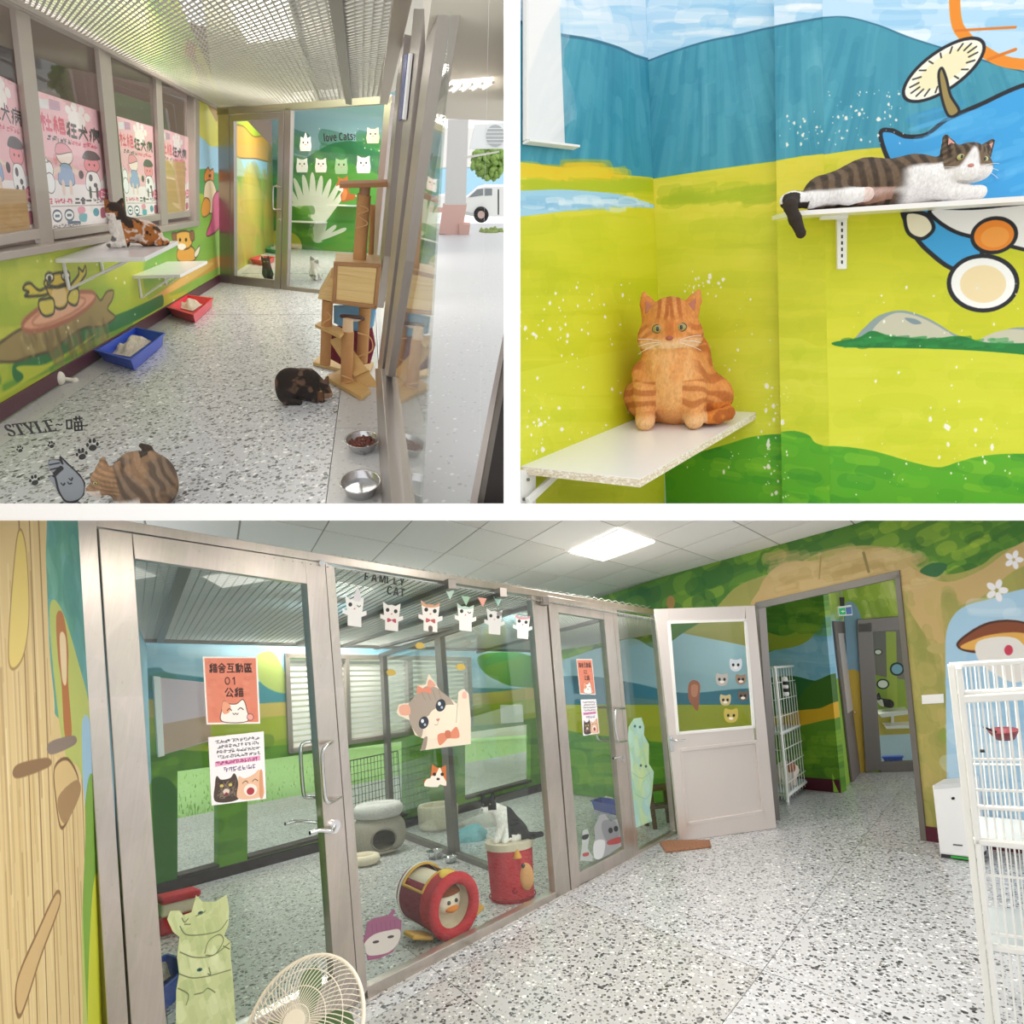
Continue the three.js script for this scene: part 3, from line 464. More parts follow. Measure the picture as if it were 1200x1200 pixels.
for (const [quad, label] of [[[[192, 188], [222, 191], [222, 254], [195, 257]], 'sheet of brown cardboard behind the end window pane'], [[[-60, 218], [40, 224], [46, 278], [-60, 296]], 'brown cardboard box behind the nearest window pane']]) {
  const c = canvas(256, 256), x = c.getContext('2d'), r = rng(8); x.fillStyle = '#c3a06a'; x.fillRect(0, 0, 256, 256); for (let i = 0; i < 300; i++) { x.globalAlpha = 0.12; x.fillStyle = r() < 0.5 ? '#a5834e' : '#dcbf8c'; x.fillRect(0, r() * 256, 256, 1 + 2 * r()); }
  const m = slab('cardboard', W1.left, quad, -0.047, -0.04, new THREE.MeshStandardMaterial({ map: tex(c, true), roughness: 0.9 })); tag(m, label, 'cardboard');
}
// ---- steel and glass partition at the far end
{
  const P = W1.back, s = structure('wall_glazed_end', 'steel framed glazed end partition of the cat run', P.hit(340, 340), P.q);
  const q = (n, pts, z0 = -0.05, z1 = 0) => slab(n, P, pts, z0, z1, steel, s, [], 0.003);
  q('head_rail', [[254, 126], [459, 111], [459, 121], [254, 135]]); q('post', [[255, 128], [268, 128], [270, 332], [257.5, 331]]); q('post', [[334, 126], [341, 126], [336, 341], [329, 340]]); q('post', [[451, 114], [459, 113], [437, 352], [430, 351]]);
  q('sill_rail', [[332, 335], [434, 346], [434, 352], [331, 341]]); slab('fixed_pane', P, [[341, 128], [451, 121], [431, 347], [336, 336]], -0.03, -0.025, glass, s);
  const d = structure('door_1', 'steel framed glass door at the end of the cat run', P.hit(268, 331), P.q), e = (n, pts, z0 = -0.04, z1 = 0.004) => slab(n, P, pts, z0, z1, steel, d, [], 0.003);
  e('door_stile', [[269, 135], [274, 134.6], [275, 333], [271, 332.5]]); e('door_stile', [[327, 131], [333, 130.5], [328, 339], [322, 338]]); e('door_rail', [[274, 134.6], [327, 131], [327, 139], [274, 142]]); e('door_rail', [[275, 323], [322, 328], [322, 338], [275, 333]]);
  slab('door_pane', P, [[274, 142], [327, 139], [322, 328], [275, 323]], -0.025, -0.02, glass, d);
  const pts = [[330, 219], [324, 219], [324, 245], [330, 245]].map((p, i) => P.at(...P.p2(...p), i === 0 || i === 3 ? 0.004 : 0.045));
  put('pull_handle', new THREE.TubeGeometry(new THREE.CatmullRomCurve3(pts, false, 'catmullrom', 0.15), 24, 0.008, 8), chrome, d);
  put('lock', new THREE.CylinderGeometry(0.016, 0.016, 0.02, 16).rotateX(Math.PI / 2), chrome, d, P.at(...P.p2(328, 258), 0.01), P.q);
}
// end wall of the next enclosure, beyond the partition
tag(mural('wall_next_run', R1.wall([321, 290], [448, 298]), [[318, 120], [470, 105], [470, 299.5], [321, 290]], [], 0.05, 300, (c, T, W, H) => {
  c.fillStyle = '#3f8d4e'; c.fillRect(0, 0, W, H);
  area(c, T, [[310, 100], [470, 100], [470, 160], [430, 168], [395, 172], [360, 190], [310, 196]], '#8fb8c4', true); area(c, T, [[310, 190], [350, 188], [390, 168], [430, 166], [470, 170], [470, 230], [310, 230]], '#2f7d5a', true); brush(c, T, [320, 160, 460, 240], ['#2a7a4a', '#4fa05a', '#1e6a3e', '#6ab45c'], 90, 24, 8, 3, 0.4, 1, 0.3);
  area(c, T, [[360, 200], [385, 188], [420, 196], [450, 215], [450, 285], [350, 285]], '#4c9a3e', true);
  // white splash of feathery leaves
  for (let i = 0; i < 9; i++) { const a = -0.5 + i * 0.13; area(c, T, [[366 - 4, 275], [366 + 4, 275], [366 + 2 + a * 70, 212 + Math.abs(a) * 26], [366 - 4 + a * 74, 208 + Math.abs(a) * 26]], '#e9efe6', true); }
  for (let i = 0; i < 7; i++) { const a = -0.5 + i * 0.17; area(c, T, [[372 - 3, 282], [372 + 4, 282], [372 + a * 60, 262 + Math.abs(a) * 18], [368 + a * 64, 258 + Math.abs(a) * 18]], '#dfe8e2', true); }
  area(c, T, [[318, 240], [345, 242], [362, 256], [356, 278], [320, 290]], '#3f8a1e', true); brush(c, T, [320, 245, 360, 285], ['#66a82c', '#2e741a'], 40, 8, 6, 4, 0.5); area(c, T, [[318, 272], [345, 274], [352, 292], [318, 296]], '#c9c63a', true);
  chips(c, T, [320, 150, 450, 280], 40, 5, 0.8);
}), 'blue and green painted end wall with white feathery leaves');
// ---- mesh ceiling, its frame, and the true ceiling above with light panels
function wires(plane, poly2, dir, gap, w, t, z) {
  const g = [], d = new THREE.Vector2(...dir).normalize(), n = new THREE.Vector2(-d.y, d.x), off = poly2.map((p) => p[0] * n.x + p[1] * n.y), lo = Math.min(...off), hi = Math.max(...off);
  for (let o = lo + gap * 0.5; o < hi; o += gap) {
    const hit = []; for (let i = 0; i < poly2.length; i++) { const a = poly2[i], b = poly2[(i + 1) % poly2.length], da = a[0] * n.x + a[1] * n.y - o, db = b[0] * n.x + b[1] * n.y - o; if (da * db < 0) { const s = da / (da - db); hit.push((a[0] + (b[0] - a[0]) * s) * d.x + (a[1] + (b[1] - a[1]) * s) * d.y); } }
    if (hit.length < 2) continue; const s0 = Math.min(...hit), s1 = Math.max(...hit); if (s1 - s0 < 0.01) continue;
    const b = new THREE.BoxGeometry(s1 - s0, w, t); b.rotateZ(Math.atan2(d.y, d.x)); b.translate(d.x * (s0 + s1) / 2 + n.x * o, d.y * (s0 + s1) / 2 + n.y * o, z); g.push(b);
  }
  return mergeGeometries(g);
}
const ceilWhite = std(0xe9e6df, 0.85);
const lampGlow = new THREE.MeshStandardMaterial({ color: 0xffffff, emissive: 0xfffcf2, emissiveIntensity: 2.2, roughness: 0.6 });
function areaLamp(plane, quad, intensity, name, label, group, offset = 0.02) {
  const t = thing(name, label, 'light', plane.hit(...quad[0]), plane.q, group);
  slab('diffuser', plane, quad, 0.0, 0.012, lampGlow, t);
  const a = plane.p2(...quad[0]), b = plane.p2(...quad[1]), d = plane.p2(...quad[3]);
  // louvre fins in the tray
  const A = plane.p2(...quad[0]), Q = inQuad(quad.map((p) => plane.p2(...p)));
  const e = [[A, 0]]; for (let i = 0; i <= 4; i++) { const p = Q(i / 4, 0), r = Q(i / 4, 1), dx = r[0] - p[0], dy = r[1] - p[1], l = Math.hypot(dx, dy), nx = -dy / l * 0.004, ny = dx / l * 0.004; put(i % 4 ? 'louvre' : 'tray_edge', prism2([[p[0] + nx, p[1] + ny], [p[0] - nx, p[1] - ny], [r[0] - nx, r[1] - ny], [r[0] + nx, r[1] + ny]], 0.012, 0.02), whitePaint, t, plane.o, plane.q); }
  const w = Math.hypot(b[0] - a[0], b[1] - a[1]), h = Math.hypot(d[0] - a[0], d[1] - a[1]), L = new THREE.RectAreaLight(0xfff8ee, intensity, w * 0.95, h * 0.95);
  const c = Q(0.5, 0.5); L.position.copy(plane.at(c[0], c[1], offset + 0.01)); L.quaternion.copy(plane.q).multiply(new THREE.Quaternion().setFromAxisAngle(V(0, 0, 1), Math.atan2(b[1] - a[1], b[0] - a[0]))).multiply(new THREE.Quaternion().setFromAxisAngle(V(0, 1, 0), Math.PI)); L.name = name + '_light'; L.castShadow = true; scene.add(L); return t;
}
let CM1, TC1;
{
  const A = W1.left.hit(257, 127), B = W1.left.hit(56, 20), C = W1.right.hit(451, 112), n = B.clone().sub(A).cross(C.clone().sub(A));
  CM1 = new Plane(A, n, C.clone().sub(A));
  const poly = px2(CM1, [[-40, -32], [257, 127], [451, 112], [478, -32]]);
  const dA = CM1.p2(56, 20), along = [dA[0], dA[1]];
  const t = structure('ceiling_mesh', 'silver wire mesh ceiling over the cat run', A, CM1.q);
  const m1 = put('wire_mesh', mergeGeometries([wires(CM1, poly, along, 0.036, 0.007, 0.004, 0), wires(CM1, poly, [1, 0], 0.026, 0.009, 0.004, 0.002)]), meshWire, t, CM1.o, CM1.q); m1.userData.kind = 'stuff';
  bar('mesh_beam', CM1, [409, 116], [390, -40], 0.05, -0.02, 0.04, steelDark, t); bar('mesh_edge', CM1, [450, 113], [476, -40], 0.06, -0.02, 0.05, aluminium, t); bar('mesh_edge', CM1, [256, 126], [-40, -33], 0.04, -0.03, 0.03, aluminium, t);
  bar('mesh_beam', CM1, [372, 117.5], [330, -40], 0.03, -0.05, -0.01, meshWire, t);
  TC1 = CM1.shift(-0.55);
  const ce = slab('ceiling', TC1, [[-60, -190], [214, -190], [252, 118], [462, 108], [600, -190]].map(([x, y]) => [x, y]), -0.05, 0, ceilWhite); tag(ce, 'pale ceiling above the wire mesh', null, null, 'structure');
  areaLamp(TC1, [[268, 4], [335, -2], [347, 42], [290, 50]], 18, 'ceiling_light', 'bright square ceiling panel above the mesh of the cat run');
  areaLamp(TC1, [[342, 108], [396, 104], [397, 112], [345, 116]], 14, 'ceiling_light', 'small bright panel over the far end of the mesh ceiling');
}
// ---- glazed side towards the yard
{
  const P = W1.right, s = structure('wall_glazed_side', 'steel framed glazed side wall towards the yard', P.hit(446, 440), P.q);
  const q = (n, pts, z0 = -0.05, z1 = 0, m = steel) => slab(n, P, pts, z0, z1, m, s, [], 0.002);
  q('post', [[485, 10], [497, 10], [463, 305], [447, 438], [442, 438], [457, 305]], -0.06, 0.0); q('post', [[499, 10], [508, 10], [471, 305], [452, 441], [447.5, 438], [464, 305]], -0.06, -0.01);
  q('bottom_rail', [[441.5, 432], [449, 432], [463.5, 594], [450, 594]], -0.05, 0.01); q('post', [[468, 60], [474, 40], [450, 300], [441, 360], [438, 360], [445, 300]], -0.05, 0);
  slab('pane', P, [[510, 10], [513, 10], [479, 594], [465, 594], [452, 441], [472, 305]], -0.03, -0.025, glass, s); slab('pane', P, [[474, 60], [484, 30], [457, 305], [443, 430], [441, 360], [450, 300]], -0.03, -0.025, glass, s);
  const b = thing('sign', 'narrow blue sign strip fixed on the glazed side post', 'sign', P.hit(478, 140), P.q); slab('blue_panel', P, [[478, 66], [483, 64], [475, 140], [471, 142]], 0.006, 0.014, std(0x2c3f86, 0.4), b); slab('white_edge', P, [[483, 64], [485.5, 63], [477.5, 141], [475, 140]], 0.004, 0.012, whitePaint, b);
}

// ================================================================ room three: the hall, its glazed cat enclosures and the corridor
const steelStreak = (() => { // brushed steel with pink and grey mill marks
  const c = canvas(256, 512), x = c.getContext('2d'), r = rng(17); x.fillStyle = '#cac0b9'; x.fillRect(0, 0, 256, 512);
  for (let i = 0; i < 70; i++) { x.globalAlpha = 0.06; x.fillStyle = ['#e6dcd8', '#a9a19b', '#ecd8d4', '#9c948e'][Math.floor(r() * 4)]; x.beginPath(); x.ellipse(r() * 256, r() * 512, 20 + 50 * r(), 30 + 70 * r(), 0, 0, 7); x.fill(); }
  for (let i = 0; i < 300; i++) { x.globalAlpha = 0.05; x.fillStyle = r() < 0.5 ? '#ffffff' : '#80766e'; x.fillRect(r() * 256, r() * 512 - 60, 1, 40 + 120 * r()); }
  for (let i = 0; i < 60; i++) { x.globalAlpha = 0.2; x.fillStyle = '#8d8078'; x.fillRect(r() * 256, r() * 512, 1 + 2 * r(), 1 + 3 * r()); }
  const t = tex(c, true); t.repeat.set(2, 0.7); return t;
})();
const frameSteel = new THREE.MeshStandardMaterial({ map: steelStreak, metalness: 0.85, roughness: 0.3 });
const fl3 = R3.floor;
// floor coordinates along the two joint directions
const A3 = R3.a, B3 = R3.b;
function st3(px, py) { const p = fl3.hit(px, py).sub(fl3.o), ab = A3.dot(B3), pa = p.dot(A3), pb = p.dot(B3), d = 1 - ab * ab; return [(pa - ab * pb) / d, (pb - ab * pa) / d]; }
const at3 = (s, t) => fl3.o.clone().addScaledVector(A3, s).addScaledVector(B3, t);
{
  const s2 = st3(682, 1057)[0], s3 = st3(513, 1140)[0], t1 = st3(890, 1142)[1], ds = Math.abs(s2 - s3), g = structure('floor_hall', 'speckled terrazzo slab floor of the hall', fl3.hit(700, 1100), fl3.q);
  const O2 = (w) => { const q = fl3.of(w); return [q[0], q[1]]; };
  const tp = st3(658, 1052)[1];
  const dt = tp - t1, S = [s3 - ds * 2, s3 - ds, s3, s2], T = [t1 - dt * 2, t1 - dt, t1, tp - 0.16, tp];
  for (let k = 1; k < 8; k++) S.push(s2 + ds * 2 * k); for (let k = 1; k < 6; k++) T.push(tp + dt * k);
  const S0 = S[0], S1 = S[S.length - 1], T0 = T[0], T1 = T[T.length - 1];
  put('bedding', prism2([O2(at3(S0, T0)), O2(at3(S1, T0)), O2(at3(S1, T1)), O2(at3(S0, T1))], -0.06, -0.004), std(0x8a8884, 0.9), g, fl3.o, fl3.q);
  const e = 0.0025, mats = [terraMat, terraMat.clone(), terraMat.clone()]; mats[1].color.set(0xf2f2f4); mats[2].color.set(0xf6f4f0);
  const r = rng(5);
  for (let i = 0; i < S.length - 1; i++) for (let j = 0; j < T.length - 1; j++) {
    const a = S[i] + e, b = S[i + 1] - e, c = T[j] + e, d = T[j + 1] - e; if (at3((a + b) / 2, (c + d) / 2).z > -0.6) continue;
    put('floor_tile', prism2([O2(at3(a, c)), O2(at3(b, c)), O2(at3(b, d)), O2(at3(a, d))], -0.006, 0), mats[Math.floor(r() * 3)], g, fl3.o, fl3.q);
  }
}
// ---- ceiling of tiles in a thin grid, one cell is a lamp
let CE3, CELL3;
{
  const P = W3.ceil; CE3 = P;
  const p = [666, 646], a1 = [706, 656], b1 = [724, 618];
  const d2 = (px, q) => { const A = P.p2(...px), B = P.p2(...q); return [B[0] - A[0], B[1] - A[1]]; }, u = d2(p, a1), v = d2(p, b1), o = P.p2(...p);
  const cell = (i, j) => [o[0] + u[0] * i + v[0] * j, o[1] + u[1] * i + v[1] * j];
  const g = structure('ceiling_hall', 'white tile ceiling of the hall', P.hit(700, 650), P.q), mats = [std(0xf6f4f0, 0.9), std(0xf2efea, 0.9), std(0xf8f7f4, 0.9)], r = rng(9);
  const gridm = std(0xa6a19a, 0.6), e = 0.012, inside = (i, j) => { // keep what lies below the slab and out to the sides
    const w = [[0, 0], [1, 0], [1, 1], [0, 1]].map(([x, y]) => pixelOf(P.at(...cell(i + x, j + y)))), z = P.at(...cell(i, j)).z; return z < -1 && w.every((q) => q[1] > 603) && w.some((q) => q[1] < 790 && q[0] > -200 && q[0] < 1300); };
  for (let i = -16; i < 22; i++) for (let j = -14; j < 8; j++) {
    if (i === 0 && j === 0) continue;
    const w = [[0, 0], [1, 0], [1, 1], [0, 1]].map(([x, y]) => cell(i + x, j + y)), px = w.map((q) => pixelOf(P.at(...q))), zs = w.map((q) => P.at(...q).z);
    if (zs.some((z) => z > -1.4 || z < -16)) continue; if (px.every((q) => q[1] < 604) || px.every((q) => q[0] < -150) || px.every((q) => q[0] > 1350)) continue;
    // a tile cut where the floor slab begins
    const cc = [[e, e], [1 - e, e], [1 - e, 1 - e], [e, 1 - e]].map(([x, y]) => cell(i + x, j + y)); let poly = cc;
    const lim = 603, val = (q) => pixelOf(P.at(...q))[1] - lim; if (cc.some((q) => val(q) < 0)) { const out = []; for (let k = 0; k < 4; k++) { const A = cc[k], B = cc[(k + 1) % 4], a = val(A), b = val(B); if (a >= 0) out.push(A); if (a * b < 0) { let lo = 0, hi = 1; for (let n = 0; n < 24; n++) { const m = (lo + hi) / 2; (val(mixc(A, B, m)) * a > 0) ? lo = m : hi = m; } out.push(mixc(A, B, lo)); } } poly = out; }
    if (poly.length < 3) continue;
    put('ceiling_tile', prism2(poly, -0.012, -0.003), mats[Math.floor(r() * 3)], g, P.o, P.q);
  }
  const back = px2(P, [[-150, 604], [1330, 604]]);
  slab('grid', P, [[-190, 604], [1340, 604], [1340, 690], [1169, 760], [700, 745], [-190, 745]], -0.02, -0.008, gridm, g);
  areaLamp(P, [p, a1, [767, 634], b1], 22, 'ceiling_light', 'bright square louvred panel among the white ceiling tiles of the hall');
}
// ---- painted plank wall beside the enclosure door
tag(mural('wall_planks', W3.left, [[-330, 603], [91, 606], [134, 1330], [-330, 1700]], [], 0.02, 420, (c, T, W, H) => {
  c.fillStyle = '#d9c089'; c.fillRect(0, 0, W, H);
  area(c, T, [[46, 560], [140, 560], [140, 900], [96, 850], [62, 830], [54, 700]], '#5aa08e', true); brush(c, T, [50, 600, 120, 780], ['#4a9284', '#78b8a6', '#3f8a86', '#6cb0c0'], 90, 30, 10, 3, 0.35, 0.2, 1);
  area(c, T, [[58, 720], [70, 710], [90, 770], [108, 850], [112, 980], [130, 1300], [90, 1300], [92, 980], [70, 850]], '#b9c46a', true); area(c, T, [[96, 850], [106, 850], [108, 940], [100, 960]], '#9cc4de', true); area(c, T, [[100, 940], [112, 930], [128, 1200], [112, 1300], [98, 1100]], '#7aa83a', true); area(c, T, [[108, 1050], [118, 1040], [128, 1220], [104, 1230]], '#c6cc34', true);
  const r = rng(6), tree = [[-60, 560], [48, 560], [54, 660], [58, 760], [64, 830], [60, 880], [92, 900], [100, 960], [96, 1080], [88, 1330], [-60, 1500]]; area(c, T, [[-340, 500], [0, 500], [0, 1800], [-340, 1800]], '#dcc38e', false); area(c, T, tree, '#dcc38e', true); c.save(); path(c, T, tree, true); c.clip();
  for (let i = 0; i < 130; i++) { const x = -60 + 170 * r(), y = 560 + 500 * r(); c.globalAlpha = 0.35; line(c, T, [[x, y], [x + 4, y + 90], [x + 10 + 4 * r(), y + 260]], ['#b08f5c', '#e9d4a2', '#c8a873', '#8d6e44', '#f0dfb4'][Math.floor(r() * 5)], 2 + 5 * r()); } c.globalAlpha = 1;
  for (const x of [22, 34, 45, 60, 72, 84]) line(c, T, [[x, 600], [x + 8, 800], [x + 22, 1200]], '#8a6a42', 3);
  area(c, T, [[20, 630], [30, 640], [34, 720], [26, 772], [10, 770]], '#e2cc78', true, '#a58450', 3); area(c, T, [[20, 896], [55, 888], [58, 898], [20, 912]], '#8d6c48', true);
  area(c, T, [[20, 1150], [45, 1090], [66, 1046], [70, 1060], [48, 1120], [24, 1190]], '#d0b07c', true, '#8a6a42', 4); c.restore();
  area(c, T, [[64, 900], [80, 890], [92, 916], [84, 950], [72, 970], [66, 940]], '#d8bc84', true, '#7c5c3a', 4); area(c, T, [[68, 935], [90, 914], [94, 930], [76, 965]], '#a5845a', true);
  // slim painted fox
  area(c, T, [[66, 722], [74, 720], [80, 760], [80, 800], [84, 860], [76, 862], [72, 800], [68, 770]], '#b5723e', true); area(c, T, [[70, 745], [77, 748], [78, 798], [73, 796]], '#e9d3ac', true); area(c, T, [[58, 870], [86, 862], [88, 872], [60, 884]], '#8a7a70', true);
}), 'painted wall of wooden planks beside the enclosure door');
// ---- far wall with the painted tree, opening to the corridor
const OPEN3 = [[888, 712], [1050, 676], [1081, 985.5], [904, 962.8]];
tag(mural('wall_far', W3.far, [[640, 718], [700, 700.5], [1004, 604], [1345, 604], [1345, 1020], [1081, 985.5], [1050, 676], [888, 712], [904, 962.8], [640, 926]], [], 0.07, 420, (c, T, W, H) => {
  c.fillStyle = '#a3a052'; c.fillRect(0, 0, W, H);
  brush(c, T, [880, 600, 1345, 1020], ['#b3aa5e', '#93954a', '#bcb06c', '#a99c5a', '#8c9348'], 420, 30, 16, 3, 0.3, 0.3, 1);
  // what the enclosure shows: sky, hills, field
  area(c, T, [[630, 730], [790, 740], [890, 760], [890, 860], [630, 860]], '#a9d0e4', false); area(c, T, [[630, 800], [680, 792], [740, 800], [800, 812], [890, 808], [890, 840], [630, 840]], '#3f86a4', true); area(c, T, [[630, 826], [890, 826], [890, 1000], [630, 1000]], '#b9bd2e', false); area(c, T, [[630, 866], [700, 862], [780, 870], [890, 868], [890, 1000], [630, 1000]], '#5c9a24', true); brush(c, T, [640, 870, 890, 960], ['#7cb22c', '#3f8420', '#94c038'], 90, 30, 8, 12, 0.4);
  // leaf crown
  area(c, T, [[620, 700], [700, 690], [780, 660], [1000, 590], [1360, 590], [1360, 606], [1190, 640], [1150, 662], [1120, 672], [1090, 672], [1070, 660], [1060, 645], [1030, 640], [1000, 640], [960, 648], [920, 668], [890, 676], [860, 690], [830, 722], [800, 742], [770, 760], [740, 748], [700, 760], [640, 770]], '#4f8224', true);
  c.save(); path(c, T, [[620, 700], [700, 690], [780, 660], [1000, 590], [1360, 590], [1360, 606], [1190, 640], [1150, 662], [1120, 672], [1090, 672], [1070, 660], [1060, 645], [1030, 640], [1000, 640], [960, 648], [920, 668], [890, 676], [860, 690], [830, 722], [800, 742], [770, 760], [740, 748], [700, 760], [640, 770]], true); c.clip();
  brush(c, T, [620, 590, 1360, 780], ['#6fa028', '#8fb82e', '#2f6a1e', '#b2c83c', '#3f7a22', '#256020'], 620, 20, 12, 4, 0.42, 0.8, -0.35); c.restore();
  // branches
  area(c, T, [[890, 690], [905, 668], [930, 658], [970, 658], [1000, 648], [1030, 642], [1052, 650], [1064, 662], [1080, 672], [1110, 682], [1150, 668], [1190, 640], [1240, 620], [1240, 650], [1190, 668], [1150, 700], [1112, 720], [1112, 780], [1050, 690], [1050, 676], [890, 712]], '#c8ab72', true); brush(c, T, [895, 650, 1080, 695], ['#d8bf8a', '#b2955a', '#cbb07a'], 80, 26, 7, 6, 0.35, 1, -0.25); brush(c, T, [1055, 690, 1120, 960], ['#b8a862', '#9c9a50', '#c6b070', '#8e9048'], 120, 20, 14, 7, 0.3, 0.2, 1);
  line(c, T, [[962, 652], [960, 678]], '#a98a54', 3); line(c, T, [[1012, 648], [1018, 670]], '#8d7c46', 5); area(c, T, [[1078, 670], [1092, 660], [1110, 662], [1098, 676]], '#2f6a3a', true);
  smoothOval(c, T, 1107, 862, 8, 9, '#8d9a44'); smoothOval(c, T, 1100, 760, 14, 6, '#b7a868');
  // round-topped sky panel with a generic toadstool
  area(c, T, [[1110, 1016], [1110, 960], [1109, 860], [1108, 780], [1109, 742], [1117, 722], [1132, 710], [1160, 702], [1200, 690], [1360, 660], [1360, 1010]], '#a9cfea', true); brush(c, T, [1112, 700, 1345, 960], ['#c6e0f4', '#8fc0e4', '#dceefa'], 120, 40, 12, 8, 0.3);
  area(c, T, [[1122, 756], [1136, 742], [1160, 730], [1190, 728], [1230, 740], [1240, 756], [1190, 764], [1140, 764]], '#8a4a2e', true, '#4a2818', 3); area(c, T, [[1126, 757], [1160, 744], [1200, 742], [1230, 756], [1180, 760], [1140, 762]], '#e8b25a', true); area(c, T, [[1146, 752], [1190, 748], [1210, 780], [1190, 800], [1150, 778]], '#ece8e4', true); smoothOval(c, T, 1182, 762, 5, 6, '#cf3f58');
  for (const [x, y, s] of [[1168, 692, 13], [1188, 656, 11]]) for (let k = 0; k < 5; k++) smoothOval(c, T, x + Math.cos(k * 1.257) * s * 0.6, y + Math.sin(k * 1.257) * s * 0.6, s * 0.45, s * 0.3, '#f6f4fa', k * 1.257);
  // little mouse on the ledge
  smoothOval(c, T, 786, 706, 5, 8, '#b48a4a');
}), 'wall painted with a spreading tree around the corridor opening');
{ // steel lining of the opening
  const P = W3.far, d = structure('trim_1', 'dark steel lining of the corridor opening', P.hit(1081, 985), P.q);
  slab('jamb', P, [[1049, 675], [1055, 671], [1087, 988], [1080, 986]], -0.1, 0.015, steelDark, d, [], 0.002); slab('head', P, [[886, 706], [1055, 668], [1055, 677], [886, 714]], -0.1, 0.015, steelDark, d, [], 0.002); slab('jamb', P, [[885, 708], [890, 710], [907, 964], [902, 962]], -0.1, 0.015, steelDark, d, [], 0.002);
  const b = slab('baseboard_far', P, [[1086, 986], [1345, 1019], [1345, 1000], [1084, 968]], 0, 0.012, maroon); b.userData.kind = 'structure'; b.userData.label = 'maroon skirting below the painted tree';
  const s = thing('light_switch', 'white light switch plate on the painted tree trunk', 'switch', P.hit(1093, 818), P.q); slab('plate', P, [[1080.5, 814.5], [1106, 813], [1106.5, 823.5], [1081, 825]], 0, 0.009, plasticWhite, s, [], 0.002); slab('rocker', P, [[1083, 816.5], [1104, 815.5], [1104, 821.5], [1083.5, 822.5]], 0.009, 0.013, whitePaint, s, [], 0.001);
}
